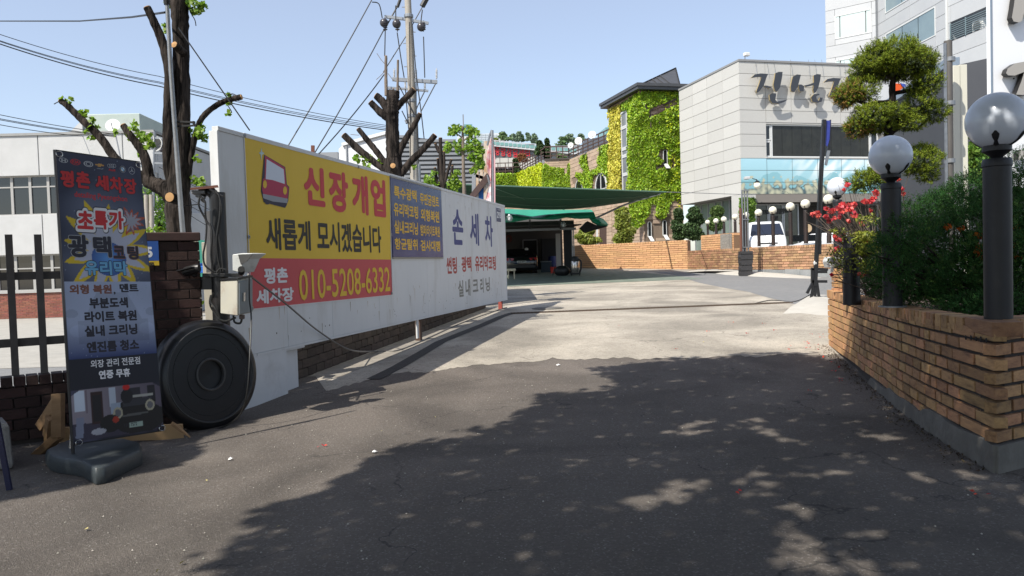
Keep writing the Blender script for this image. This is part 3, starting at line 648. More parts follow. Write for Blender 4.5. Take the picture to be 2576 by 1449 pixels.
# rivets and rust spots
mb = MB(); rr = random.Random(5)
for k in range(60): u = rr.uniform(.2, 12.5); z = rr.choice((rr.uniform(.7, .95), rr.uniform(.7, 3.1))); r = rr.uniform(.006, .014); c = BB.p(u, z, .001); mb.lathe([(0, .003), (r, .0)], c, BB.n, 7)
mb.build('rivets', mat('rivet_dark', (.1, .09, .08), .7), t)['kind'] = 'stuff'
navy = mat('painted_navy', (.045, .055, .20), .6, grime=.3, grimecol=(.4, .42, .5), gscale=14); redp = mat('painted_red', (.38, .045, .035), .6, grime=.3, grimecol=(.5, .4, .38), gscale=14); gryp = mat('painted_grey', (.20, .20, .18), .6, grime=.3, grimecol=(.5, .5, .5), gscale=14)
for s, xl, xr, yt, yb in [('손', 1137.7, 1165, 527, 616), ('세', 1182, 1204.4, 536, 618), ('차', 1220, 1239.7, 543, 621)]: text(s, BB, boxpx(BB, xl, xr, yt, yb), navy, .032, 1, t)
for s, xl, xr, yt, yb in [('썬팅', 1123, 1149.5, 646, 689), ('광택', 1160.8, 1186, 645, 684), ('유리막코팅', 1195, 1247.6, 643, 681)]: text(s, BB, boxpx(BB, xl, xr, yt, yb), redp, .035, 1, t)
for s, xl, xr, yt, yb in [('실', 1152.6, 1166, 705, 747), ('내', 1171, 1183, 702, 745), ('크', 1189, 1203, 703, 734), ('리', 1208, 1216.5, 699, 737), ('닝', 1221.5, 1232, 697, 733)]: text(s, BB, boxpx(BB, xl, xr, yt, yb), gryp, .03, 1, t)
# vinyl banner
vin = mat('vinyl_yellow', (.68, .455, .025), .5, col2=(.72, .49, .035), scale=1.5, bump=.6, bscale=1.4); vinr = mat('vinyl_red', (.52, .055, .07), .5, col2=(.56, .065, .08), scale=1.5, bump=.6, bscale=1.4)
prr = mat('print_red', (.55, .04, .055), .55); prk = mat('print_black', (.02, .02, .02), .6); pry = mat('print_yellow', (.72, .47, .03), .55); prw = mat('print_white', (.72, .72, .74), .55)
t = empty('vinyl_banner', BB.p(1.5, 1.2, .01), 'yellow and red vinyl banner with a phone number, tied on the white hoarding', 'banner')
ya = BB.uv(612, 335); yb_ = BB.uv(979, 437); rb = BB.uv(986, 742); lb_ = BB.uv(631, 778); ml = BB.uv(623, 649); mr_ = BB.uv(983, 653)
def soft(name, c, m, parent, off=.006, nu=24, nv=10, amp=.006):
    (a, b, c2, d) = c; vs = []; fs = []
    for j in range(nv + 1):
        for i in range(nu + 1):
            s = i / nu; q = j / nv; u = (a[0] * (1 - s) + b[0] * s) * (1 - q) + (d[0] * (1 - s) + c2[0] * s) * q; v = (a[1] * (1 - s) + b[1] * s) * (1 - q) + (d[1] * (1 - s) + c2[1] * s) * q
            vs.append(BB.p(u, v, off - .002 + amp * .35 * noise.noise(Vector((u * 1.3, v * 2.1, 1)))))
    for j in range(nv):
        for i in range(nu): k = j * (nu + 1) + i; fs.append((k, k + 1, k + nu + 2, k + nu + 1))
    return MB().add(vs, fs).build(name, m, parent, smooth=True)
soft('yellow_field', (ml, mr_, yb_, ya), vin, t); soft('red_field', (lb_, rb, mr_, ml), vinr, t)
mb = MB()
for (a, b) in ((ya, yb_), (yb_, rb), (rb, lb_), (lb_, ya)): mb.bar(BB.p(*a, .006), BB.p(*b, .006), .012, .008)
mb.build('hem', prw, t)
for c in ((613, 341), (624, 596), (900, 420), (984, 590), (632, 775), (984, 738), (1276, 0)):
    if c[0] > 1000: continue
    u, v = BB.uv(*c); MB().lathe([(.022, 0), (.026, .008), (.012, .012), (.010, 0)], BB.p(u, v, .008), BB.n, 14).build('eyelet', stl, t, smooth=True)
LYR = 7
for s, xl, xr, yt, yb in [('신', 763, 816, 419, 518), ('장', 827, 875, 431, 534), ('개', 885, 925, 440, 540), ('업', 932, 969, 450, 545)]: text(s, BB, boxpx(BB, xl, xr, yt, yb), prr, .042, LYR, t)
for s, xl, xr, yt, yb in [('새롭게', 668, 780, 551, 630), ('모시겠습니다', 797, 958, 562, 635)]: text(s, BB, boxpx(BB, xl, xr, yt, yb), prk, .028, LYR, t)
text('평촌', BB, boxpx(BB, 663, 723, 673, 713), prw, .04, LYR, t); text('세차장', BB, boxpx(BB, 643, 738, 725, 762), prw, .04, LYR, t)
text('010-5208-6332', BB, boxpx(BB, 751, 980, 675, 745), pry, .012, LYR, t)
# little red car print (plain)
def Z4(x, y): return (520.9 + .3487 * x, 299.9 + .3487 * y)
pk = mat('print_outline', (.03, .03, .06), .6); pcr = mat('print_crimson', (.42, .02, .08), .5); pgl = mat('print_glass', (.62, .68, .78), .4); pgr = mat('print_bumper', (.3, .32, .36), .5)
def P4(pts, m, lay): ppoly(BB, [Z4(*p) for p in pts], m, t, lay)
P4([(408, 255), (560, 345), (572, 470), (590, 490), (582, 590), (560, 640), (405, 600), (385, 520), (392, 430)], pk, LYR)
P4([(414, 262), (555, 348), (567, 474), (584, 494), (576, 575), (400, 540), (392, 505), (398, 432), (412, 425)], pcr, LYR + 1)
P4([(425, 288), (548, 362), (556, 468), (470, 440), (418, 432)], pgl, LYR + 2)
P4([(396, 538), (578, 574), (574, 606), (470, 594), (400, 570)], pgr, LYR + 2)
for a in ((412, 470), (557, 515)): P4([(a[0] + 14 * math.cos(k * .6283), a[1] + 30 * math.sin(k * .6283)) for k in range(10)], pry, LYR + 3)
for a in ((432, 597), (552, 615)): P4([(a[0] + 20 * math.cos(k * .6283), a[1] + 19 * math.sin(k * .6283)) for k in range(10)], pk, LYR + 1)
P4([(388, 205), (394, 236), (410, 246), (394, 256), (388, 300), (382, 254), (369, 244), (383, 236)], mat('print_pale_blue', (.45, .6, .62), .5), LYR)
# blue sign
t = empty('service_sign', BB.p(BB.uv(1045, 560)[0], BB.uv(1045, 648)[1], .02), 'blue metal sign with yellow service list, fixed on the white hoarding', 'sign')
bsm = mat('sign_deep_blue', (.016, .022, .13), .22, col2=(.05, .07, .22), scale=.9)
ul = BB.uv(983, 560)[0]; ur = BB.uv(1110, 560)[0]; zt_ = BB.uv(1110, 481)[1]; zb_ = BB.uv(1110, 647)[1]
mb = MB(); BB.slab(mb, ul, ur, zb_, zt_, .002, .022); mb.build('plate', bsm, t, bevel=.002)
for za_, zb2 in ((zb_ - .03, zb_ - .002), (zt_ + .002, zt_ + .035)): mb = MB(); BB.slab(mb, ul, ur, za_, zb2, .002, .024); mb.build('edge_strip', mat('dull_alloy', (.3, .29, .27), .5, .5), t)
pyl = mat('print_amber', (.78, .47, .02), .5)
for s, xl, xr, yt, yb in [('특수광택', 988, 1045, 473, 503), ('무판금덴트', 1054, 1101, 490, 518), ('유리막코팅', 987.5, 1048.8, 514, 547), ('외형복원', 1056, 1102, 528, 558), ('실내크리닝', 989, 1048.5, 557, 589.5), ('범퍼/라이트복원', 1055, 1103.5, 567, 595), ('항균탈취', 990, 1047.5, 600, 628.8), ('검사대행', 1055.5, 1104.5, 605, 632)]:
    text(s, BB, boxpx(BB, xl, xr, yt, yb), pyl, .028, 21, t)
t = empty('house_number_plate', BB.p(BB.uv(1253, 540)[0], BB.uv(1253, 560)[1], .01), 'small dark blue house number plate 293 at the far end of the white hoarding', 'number plate')
bx = boxpx(BB, 1246.8, 1259.3, 522, 560); mb = MB(); BB.slab(mb, bx[0], bx[1], bx[2], bx[3], .003, .012); mb.build('rim', nw, t); mb = MB(); BB.slab(mb, bx[0] + .03, bx[1] - .03, bx[2] + .02, bx[3] - .02, .012, .016); mb.build('plate', mat('plate_navy', (.03, .04, .12), .4), t)
text('293', BB, boxpx(BB, 1248.6, 1258, 533, 549), nw, .03, 16, t); text('구산로', BB, boxpx(BB, 1250, 1257, 525.5, 530), nw, .02, 16, t)
# low wall and posts behind the hoarding
WL = [Vector((-3.72, 8.2)), Vector((-2.98, 11.0)), Vector((-1.95, 15.7)), Vector((-.75, 21.3))]
t = empty('low_block_wall', (*WL[1], 0), 'low dark soiled block wall running under the white hoarding', 'block wall')
mb = MB(); wz = lambda s: .03 * max(s - .8, 0)
ribbon(WL, lambda s: wz(s) - .1, lambda s: .66 + .0 * s, .03, .2, mb, 1); mb.build('mortar_core', mortd, t)
blk1 = mat('soiled_block_single', (.075, .055, .045), .95, rand=.25, col2=(.045, .036, .03), scale=2, bump=.5, bscale=6); blk2 = mat('soiled_block_wall', (.075, .055, .045), .95, isl=.25)
bricks(t, courses(WL, .0, 5, .13, .26, .08, side=1, joint=.01, zs=lambda s: wz(s)), blk1, blk2, 220)
strip = [(-3.0, 10.9), (-2.95, 11.0), (-1.92, 15.7), (-.72, 21.2), (-.35, 21.0), (-.95, 17.4), (-1.75, 13.9), (-2.1, 12.3), (-2.5, 10.8)]
sheet('side_gutter_strip', strip, .008, mat('soiled_concrete', (.20, .18, .15), .9, col2=(.30, .27, .225), scale=5, bump=.6, bscale=25, grime=.7, grimecol=(.12, .10, .08), gscale=1.5, world=True))
# ============================================================ X-BANNER
def zA(x, y): return (134.2 + .2397 * x, 363 + .2397 * y)      # upper half, close view
def zB(x, y): return (134.2 + .3051 * x, 694.5 + .3051 * y)    # lower half
SB = Sheet(P(185, 1120, 6.25), P(413, 1084, 6.82), P(352, 406, 6.88), P(140, 376, 6.3))
t = empty('standing_banner', P(250, 1150, 6.5), 'tall dark blue advertising banner on a pole with starburst and car photo', 'banner')
def lerp(a, b, k): return a + (b - a) * k[:, None]
def cc(*c): return np.array(lin(c))
def banner_fn(U, V):
    n = len(U); py = np.zeros(n); C = np.zeros((n, 3))
    nz = np.array([noise.noise(Vector((u * 3, v * 9, 0))) for u, v in zip(U, V)])
    dark = cc(.10, .12, .22); mid = cc(.40, .43, .52); 
    # upper part: dark edges, pale centre
    k = np.clip(1.05 - np.hypot((U - .55) / .62, (V - .68) / .26) + nz * .25, 0, 1); C = lerp(np.tile(dark, (n, 1)), mid, k)
    k = np.clip((V - .86) / .14, 0, 1) * .5; C = lerp(C, cc(.22, .22, .30), k)
    # star burst
    def star(cx, cy, ri, ro, ns, col, ph=0., fx=1., wid=1.):
        nonlocal C
        a = np.arctan2((V - cy) * 3.3, (U - cx) * fx) + ph; r = np.hypot((V - cy) * 3.3, (U - cx) * fx)
        tri = np.abs(((a / (2 * math.pi) * ns) % 1) * 2 - 1); rr_ = ri + (ro - ri) * (1 - tri) ** 1.0 * (1 + .25 * np.sin(a * 3 + 1)); C[r < rr_] = col
    star(.52, .665, .30, .56, 13, cc(.72, .62, .08), .2); star(.52, .665, .22, .45, 13, cc(.62, .63, .70), .2)
    star(.82, .775, .07, .17, 11, cc(.62, .26, .12)); star(.82, .775, .05, .125, 11, cc(.55, .55, .6))
    # blue ball
    r = np.hypot((U - .52) / .2, (V - .635) * 3.3 / .2); s = np.clip(1 - r, 0, 1); b = r < 1; C[b] = lerp(np.tile(cc(.12, .24, .50), (b.sum(), 1)), cc(.30, .52, .76), s[b] * .9 + .1)
    # pale lower panel with ghost car
    vb = .555; vc = .29; lo = (V < vb) & (V >= vc); k = np.clip((V[lo] - vc) / .12, 0, 1); C[lo] = lerp(np.tile(cc(.13, .19, .38), (lo.sum(), 1)), cc(.56, .60, .70), k)
    car = lo & (((np.abs(U - .52) < .40) & (V > .34) & (V < .42)) | ((np.abs(U - .52) < .33 - (V - .42) * 1.6) & (V >= .42) & (V < .515))); C[car] *= .80
    for cx in (.06, .97): m_ = lo & (np.hypot((U - cx) / .07, (V - .445) * 3.3 / .05) < 1); C[m_] *= .8
    m_ = lo & (np.hypot((U - .13) / .10, (V - .385) * 3.3 / .07) < 1) | lo & (np.hypot((U - .9) / .10, (V - .385) * 3.3 / .07) < 1); C[m_] *= 1.15
    # dark strip
    d = (V < vc) & (V >= .185); C[d] = cc(.055, .06, .12)
    # photo
    ph = V < .185; u = U; v = V / .185; base = np.tile(cc(.42, .38, .44), (n, 1)); base[:] = lerp(np.tile(cc(.52, .49, .53), (n, 1)), cc(.30, .27, .33), np.clip(u, 0, 1))
    base[(v < .38 - .1 * u)] = cc(.20, .18, .25)
    def rect(a, b, c, d_, col, sk=0.): m_ = (u > a + sk * v) & (u < b + sk * v) & (v > c) & (v < d_); base[m_] = col
    rect(.03, .14, .60, .98, cc(.72, .76, .82)); rect(.15, .17, .55, .98, cc(.4, .36, .4)); rect(.20, .33, .32, .93, cc(.17, .08, .09)); rect(.22, .31, .38, .86, cc(.07, .05, .08)); rect(.40, .48, .62, .97, cc(.66, .70, .76)); rect(.60, .76, .72, .93, cc(.13, .12, .16)); rect(.84, .93, .62, .95, cc(.10, .09, .12))
    rect(.02, .10, .10, .48, cc(.45, .47, .55), .05); rect(.41, .56, .45, .68, cc(.55, .60, .68)); rect(.44, .58, .42, .48, cc(.08, .07, .1))
    body = (np.hypot((u - .73) / .30, (v - .33) / .30) < 1) | ((np.abs(u - .72) < .20) & (v > .4) & (v < .76 - np.abs(u - .72) * .5)); base[body] = cc(.06, .045, .055)
    m_ = (np.abs(u - .72) < .17) & (v > .58) & (v < .72); base[m_] = cc(.16, .16, .19)
    rect(.56, .86, .74, .79, cc(.60, .60, .58), .06)
    for cx, cy in ((.49, .48), (.86, .56)): m_ = np.hypot((u - cx) / .055, (v - cy) / .11) < 1; base[m_] = cc(.62, .60, .52); m_ = np.hypot((u - cx) / .035, (v - cy) / .07) < 1; base[m_] = cc(.36, .36, .38)
    m_ = (np.abs(u - .68) < .15) & (np.abs(v - .38 - .05 * u) < .02); base[m_] = cc(.3, .3, .3)
    rect(.60, .76, .17, .26, cc(.55, .62, .58))
    m_ = np.hypot((u - .40) / .11, (v - .30) / .17) < 1; base[m_] = cc(.05, .04, .06); m_ = np.hypot((u - .27) / .08, (v - .18) / .06) < 1; base[m_] = cc(.62, .62, .66)
    m_ = np.hypot((u - .46) / .035, (v - .36) / .06) < 1; base[m_] = cc(.60, .16, .08)
    m_ = np.hypot((u - .60) / .07, (v - .78) / .14) < 1; base[m_] = cc(.05, .04, .08); m_ = np.hypot((u - .60) / .04, (v - .95) / .055) < 1; base[m_] = cc(.70, .06, .04)
    rr_ = np.hypot((u - .5) / .62, (v - .52) / .62); edge_ = (rr_ > 1) | (v < .06); base[edge_] = lerp(np.tile(cc(.10, .09, .16), (edge_.sum(), 1)), cc(.3, .3, .4), np.clip(nz[edge_], 0, 1))
    C[ph] = base[ph] * .85
    C *= ((1 + nz * .12) * 1.35)[:, None]; st = RNG.uniform(size=n) > .997; C[st & (V > .29)] = cc(.55, .6, .7)
    e = (U < .008) | (U > .992) | (V > .997) | (V < .003); C[e] = cc(.03, .03, .05); return np.clip(C, 0, 1)
printed('print', SB, 0, 1, 0, 1, 110, 340, banner_fn, attr_mat('banner_print', .45), t)
mb = MB(); q = [SB.p(0, 0, -.006), SB.p(1, 0, -.006), SB.p(1, 1, -.006), SB.p(0, 1, -.006)]; mb.prism(q, SB.n * .005); mb.build('cloth', mat('banner_back', (.05, .05, .07), .7), t)
ST = lambda s, f, xl, xr, yt, yb, m, b, lay=1, sl=0.: text(s, SB, boxpx(SB, *f(xl, 0)[:1], *f(xr, 0)[:1], f(0, yt)[1], f(0, yb)[1]), m, b, lay, t, slant=sl)
bred = mat('banner_red', (.58, .02, .025), .5); bdk = mat('banner_near_black', (.018, .016, .03), .5); bwh = mat('banner_white', (.80, .80, .84), .5); bbr = mat('banner_brown', (.20, .075, .05), .5); bcy = mat('banner_sky_blue', (.15, .42, .68), .5); bsv = mat('banner_silver', (.42, .43, .47), .4)
for s, xl, xr, yt, yb in [('평', 72, 222, 272, 450), ('촌', 240, 400, 282, 460), ('세', 452, 603, 318, 482), ('차', 612, 758, 335, 505), ('장', 766, 908, 350, 515)]: ST(s, zA, xl - 4, xr + 4, yt - 4, yb + 4, bdk, .075, 1); ST(s, zA, xl + 2, xr - 2, yt, yb, bred, .045, 3)
ST('detailing Pyeongchon', zA, 228, 800, 515, 590, bred, .02, 1)
for s, xl, xr, yt, yb in [('초', 250, 425, 690, 895), ('특', 430, 580, 690, 895), ('가', 590, 755, 690, 895)]:
    ST(s, zA, xl - 32, xr + 32, yt - 36, yb + 36, bdk, .13, 1, .12)
for s, xl, xr, yt, yb in [('초', 250, 425, 690, 895), ('특', 430, 580, 690, 895), ('가', 590, 755, 690, 895)]:
    ST(s, zA, xl - 22, xr + 22, yt - 26, yb + 26, bwh, .105, 3, .12)
for s, xl, xr, yt, yb in [('초', 250, 425, 695, 890), ('특', 430, 580, 695, 890), ('가', 590, 755, 695, 890)]: ST(s, zA, xl, xr, yt, yb, bred, .045, 5, .12)
ST('광', zA, 148, 385, 940, 1192, bsv, .07, 2); ST('광', zA, 154, 379, 946, 1186, bdk, .045, 4); ST('택', zA, 420, 630, 955, 1192, bsv, .07, 2); ST('택', zA, 426, 624, 961, 1186, bdk, .045, 4)
ST('코', zA, 640, 772, 1060, 1200, bbr, .07, 2); ST('코', zA, 646, 766, 1066, 1192, bdk, .03, 4); ST('팅', zA, 792, 918, 1060, 1210, bbr, .07, 2); ST('팅', zA, 798, 912, 1066, 1202, bdk, .03, 4)
for s, xl, xr in (('유', 335, 480), ('리', 495, 625), ('막', 645, 795)): ST(s, zA, xl - 5, xr + 5, 1215, 1380, bdk, .07, 2); ST(s, zA, xl, xr, 1222, 1373, bcy, .04, 4)
ST('외형 복원', zB, 132, 490, 68, 148, bbr, .05, 1); ST(',', zB, 505, 522, 128, 152, bdk, .04, 1); ST('덴트', zB, 555, 715, 60, 132, bdk, .05, 1)
for s, xl, xr, yt, yb in [('부분도색', 298, 625, 175, 265), ('라이트 복원', 258, 698, 285, 375), ('실내 크리닝', 258, 702, 400, 492), ('엔진룸 청소', 275, 715, 530, 622)]: ST(s, zB, xl, xr, yt, yb, bdk, .05, 1)
ST('외장 관리 전문점', zB, 308, 722, 678, 742, bwh, .02, 1); ST('연중 무휴', zB, 376, 638, 768, 840, bwh, .045, 1); ST('13두 7572', zB, 584, 692, 1208, 1240, bdk, .02, 1)
# row of carmakers' badges
def ell(cx, cy, rx, ry, m, lay, name='badge', k=20, hole=0.):
    mb = MB(); c = SB.uv(*zA(cx, cy)); a = SB.uv(*zA(cx + rx, cy))[0] - c[0]; b = SB.uv(*zA(cx, cy - ry))[1] - c[1]
    o = [SB.p(c[0] + a * math.cos(2 * math.pi * i / k), c[1] + b * math.sin(2 * math.pi * i / k), .0011 * lay) for i in range(k)]
    if hole:
        q = [SB.p(c[0] + a * hole * math.cos(2 * math.pi * i / k), c[1] + b * hole * math.sin(2 * math.pi * i / k), .0011 * lay) for i in range(k)]
        mb.add(o + q, [(i, (i + 1) % k, k + (i + 1) % k, k + i) for i in range(k)])
    else: mb.add(o, [tuple(range(k))])
    return mb.build(name, m, t)
ell(108, 167, 50, 27, bsv, 1, hole=.82); ST('H', zA, 84, 134, 150, 186, bsv, .05, 1, .2); ell(240, 184, 56, 32, bred, 1, hole=.84); ST('KIA', zA, 204, 278, 166, 200, bred, .04, 1)
ell(382, 203, 52, 31, bsv, 1, hole=.78); ell(382, 203, 30, 20, bsv, 1, hole=.7)
gold = mat('badge_gold', (.55, .28, .06), .4); ppoly(SB, [zA(*p) for p in [(455, 200), (490, 202), (486, 195), (530, 200), (532, 208), (556, 212), (548, 226), (520, 222), (518, 233), (482, 228), (484, 216), (458, 214)]], gold, t, 1); ST('CHEVROLET', zA, 474, 542, 246, 257, bsv, .02, 1)
for k in range(4): ell(607 + k * 20, 218, 17, 20, bsv, 1 + k % 2, hole=.78)
ST('Audi', zA, 602, 676, 250, 275, bred, .04, 1)
ell(758, 254, 32, 37, bdk, 1); ell(758, 254, 31, 36, bsv, 2, hole=.9); ell(758, 254, 20, 23, bwh, 2); 
for sx, sy in ((-1, -1), (1, 1)): ppoly(SB, [zA(758, 254), zA(758 + sx * 19, 254), zA(758 + sx * 14, 254 + sy * 16), zA(758, 254 + sy * 22)], bcy, t, 3)
ell(858, 266, 34, 40, bsv, 1, hole=.9)
for a in (90, 210, 330): a = R(a); ppoly(SB, [zA(858 + 5 * math.sin(a), 266 + 5 * math.cos(a)), zA(858 + 33 * math.cos(a), 266 - 38 * math.sin(a)), zA(858 - 5 * math.sin(a), 266 - 5 * math.cos(a))], bsv, t, 1)
# pole, rings and foot
tp = mat('banner_pole_black', (.02, .02, .022), .35); chrome = mat('bright_metal', (.5, .5, .5), .25, .9)
a = SB.p(0, -.035, -.02); b = SB.p(0, 1.0, -.02); mb = MB().tube([a, b], .014, 8); mb.build('pole', tp, t, smooth=True)
for v in (0.004, .996): mb = MB().tube([SB.p(-.01, v, -.02), SB.p(1.01, v, -.02)], .008, 6); mb.build('cross_bar', tp, t, smooth=True)
for u, v in ((.03, .985), (.97, .985), (.97, .012), (.05, .006)):
    c = SB.p(u, v, .005); mb = MB(); pts = [c + (SB.p(u + .035 * math.cos(k), v + .010 * math.sin(k), .01) - SB.p(u, v, 0)) for k in np.linspace(0, 6.28, 12)]; mb.tube(pts, .004, 5, cap=False); mb.build('ring', chrome, t, smooth=True)
mb = MB().tube([P(183, 1060, 6.3), P(178, 1128, 6.28)], .014, 8); mb.build('spring_clip', chrome, t, smooth=True)
fm = mat('grey_plastic_base', (.030, .038, .042), .5, col2=(.042, .050, .054), scale=4, bump=.1, grime=.3, grimecol=(.15, .14, .12), gscale=3)
bt = empty('banner_base', P(230, 1185, 6.4), 'heavy grey plastic water filled base under the tall advertising banner', 'banner base')
top = [(118, 1130), (170, 1106), (310, 1102), (350, 1112), (352, 1130), (290, 1158), (262, 1172), (238, 1176), (205, 1158), (150, 1150), (128, 1144)]
zt_ = .135; pl = []
for x, y in top: q = ray(x, y); d = (zt_ - CAMZ) / q.z; pl.append(Vector((q.x * d, d, zt_)))
cen = sum(pl, Vector()) / len(pl); lowr = [Vector((cen.x + (p.x - cen.x) * 1.05, cen.y + (p.y - cen.y) * 1.04, .0)) for p in pl]; mid_ = [Vector((a.x, a.y, .085)) for a in lowr]; n = len(pl)
vs = lowr + mid_ + pl; fs = [tuple(range(n))[::-1], tuple(range(2 * n, 3 * n))] + [(k * n + i, k * n + (i + 1) % n, (k + 1) * n + (i + 1) % n, (k + 1) * n + i) for k in (0, 1) for i in range(n)]
MB().add(vs, fs).build('body', fm, bt, bevel=.016, smooth=True, segs=2)
# ============================================================ ROUND LID
blk = mat('black_plastic', (.007, .0075, .009), .33, col2=(.012, .012, .014), scale=3, bump=.06, bscale=14, grime=.25, grimecol=(.05, .05, .05), gscale=1.2)
ax = Vector((.80, -.56, .10)).normalized(); Rr = .575; ctr = P(530, 942, 7.85)
t = empty('round_tank_lid', (ctr.x, ctr.y, 0), 'large round black plastic lid with a ribbed rim leaning beside the hoarding', 'tank lid')
prof = [(0, -.20), (Rr * .90, -.20), (Rr * .97, -.17), (Rr * .955, -.145), (Rr, -.12), (Rr * .985, -.085), (Rr * 1.0, -.05), (Rr * .985, -.015), (Rr * .93, .02), (Rr * .865, .028), (Rr * .845, .018), (Rr * .83, .005), (.16, .0), (.145, -.03), (.0, -.035)]
MB().lathe(prof, ctr, ax, 64).build('disc', blk, t, smooth=True)
MB().lathe([(.172, .0), (.170, .014), (.158, .018), (.148, .012), (.146, -.02)], ctr, ax, 40, False).build('hub_ring', mat('worn_rim', (.045, .045, .046), .5), t, smooth=True)
MB().lathe([(Rr * .865, .028), (Rr * .86, .036), (Rr * .845, .036), (Rr * .835, .02)], ctr, ax, 64, False).build('raised_ring', mat('worn_rim', (.045, .045, .046), .5), t, smooth=True)
for q_ in (.45, .72): MB().lathe([(Rr * q_, .001), (Rr * (q_ + .006), .005), (Rr * (q_ + .012), .001)], ctr + ax * .002, ax, 64, False).build('moulded_ridge', blk, t, smooth=True)
# ============================================================ WOOD SCRAPS, BLOCK
wd = mat('raw_pine_wood', (.33, .20, .10), .8, col2=(.24, .14, .065), scale=3, stretch=(1, 1, 8), bump=.15); wd2 = mat('board_wood', (.42, .27, .13), .75, col2=(.34, .21, .10), scale=2)
t = empty('wooden_bracket', P(110, 1150, 6.9), 'angled bracket of nailed timber offcuts leaning against the fence wall', 'timber bracket')
mb = MB().bar(P(146, 990, 6.9), P(146, 1100, 6.85), .085, .10); mb.build('upright', wd, t, bevel=.004); mb = MB().bar(P(148, 1000, 7.0), P(100, 1075, 7.1), .05, .09); mb.build('brace', wd, t, bevel=.004); mb = MB().bar(P(150, 1095, 6.85), P(88, 1150, 6.9), .09, .07); mb.build('foot', wd, t, bevel=.004); mb = MB().bar(P(126, 1050, 7.0), P(120, 1100, 7.05), .06, .1); mb.build('block', wd, t, bevel=.004)
t = empty('plank', P(310, 1100, 7.15), 'flat pale plank lying on edge behind the banner foot', 'plank'); mb = MB(); mb.hexa([P(110, 1113, 7.0), P(463, 1106, 7.35), P(463, 1104, 7.38), P(110, 1111, 7.03), P(110, 1077, 7.0), P(460, 1068, 7.35), P(460, 1066, 7.38), P(110, 1075, 7.03)]); mb.build('board', wd2, t)
t = empty('broken_stick', P(460, 1085, 7.2), 'splintered piece of wood resting on the end of the pale plank', 'broken wood'); mb = MB().tube([P(432, 1064, 7.25), P(450, 1076, 7.25), P(478, 1100, 7.2)], [.016, .022, .008], 5, wob=.3); mb.build('stick', wd, t)
mb = MB(); mb.hexa([G(-60, 1188), G(36, 1182), G(36, 1182) + Vector((-.25, .35, 0)), G(-60, 1188) + Vector((-.2, .4, 0))] + [q + Vector((0, 0, .40)) for q in [G(-60, 1188) + Vector((.03, 0, 0)), G(30, 1182), G(34, 1182) + Vector((-.28, .32, 0)), G(-60, 1188) + Vector((-.2, .4, 0))]]); mb.build('concrete_block', mat('grey_block', (.16, .155, .145), .95, col2=(.22, .21, .2), scale=6, bump=.5), bevel=.04, segs=2, props=dict(label='rough grey concrete block at the left edge before the fence wall', cat='concrete block'))
t = empty('folding_stand', G(20, 1232), 'dark blue metal stand leg by the concrete block at left edge', 'metal stand'); mb = MB().bar(P(-8, 1060, 5.7), G(24, 1232), .035, .035); mb.build('leg', mat('dark_blue_paint', (.008, .010, .045), .45), t); mb = MB().bar(P(-8, 1060, 5.7), P(-90, 1060, 5.6), .035, .035); mb.build('rail', MATS['dark_blue_paint'], t)
# ============================================================ GATE MOTOR GEAR
def C(x, y): return (394.6 + .2833 * x, 441.9 + .2833 * y)
D = 8.25; bm_ = mat('black_painted_steel', (.012, .012, .013), .4, grime=.3, grimecol=(.08, .06, .05), gscale=4); cab = mat('black_cable', (.01, .01, .01), .5)
t = empty('gate_mast', P(540, 760, D), 'black steel mast with tangled cables standing before the end of the hoarding', 'steel mast')
def pbox(mb, x0, y0, x1, y1, d, th, dx=0.):
    a = P(x0, y1, d); b = P(x1, y1, d + dx); c = P(x1, y0, d + dx); e = P(x0, y0, d); o = Vector((-.2, 1, 0)).normalized() * th
    return mb.hexa([a, b, b + o, a + o, e, c, c + o, e + o])
q0 = G(548, 1010); mb = MB(); x, y = C(500, 150); mb.tube([P(x + 10, y, D), P(553, 698, D), Vector((P(556, 800, D).x, D, 0))], [.085, .09, .09], 12); mb.build('mast', bm_, t, smooth=True)
mb = MB(); pbox(mb, 519, 531, 531, 686, D - .05, .08); mb.build('side_channel', mat('grey_channel', (.10, .10, .105), .5), t)
mb = MB(); mb.tube([P(534, 486, D), P(520, 478, D), P(508, 486, D)], .06, 10); mb.build('elbow', bm_, t, smooth=True)
mb = MB(); pbox(mb, *C(305, 130), *C(422, 160), D - .1, .18); pbox(mb, *C(340, 160), *C(385, 188), D - .08, .12); mb.build('head_box', mat('worn_grey_metal', (.18, .18, .18), .6), t, bevel=.004)
mb = MB(); mb.hexa([P(*C(296, 128), D - .15), P(*C(548, 106), D - .1), P(*C(548, 100), D + .15), P(*C(296, 122), D + .1), P(*C(296, 110), D - .15), P(*C(540, 84), D - .1), P(*C(540, 82), D + .15), P(*C(296, 108), D + .1)]); mb.build('rain_hood', mat('rust_red_sheet', (.16, .06, .035), .8, col2=(.09, .035, .025), scale=5), t)
mb = MB(); pbox(mb, *C(175, 898), *C(560, 1012), D - .05, .12); mb.build('cross_arm', bm_, t); mb = MB(); pbox(mb, *C(402, 868), *C(728, 900), D - .12, .3); mb.build('shelf', bm_, t, bevel=.004)
mb = MB(); pbox(mb, *C(495, 1010), *C(560, 1420), D, .1); mb.build('lower_post', bm_, t)
mb = MB(); rr = random.Random(2)
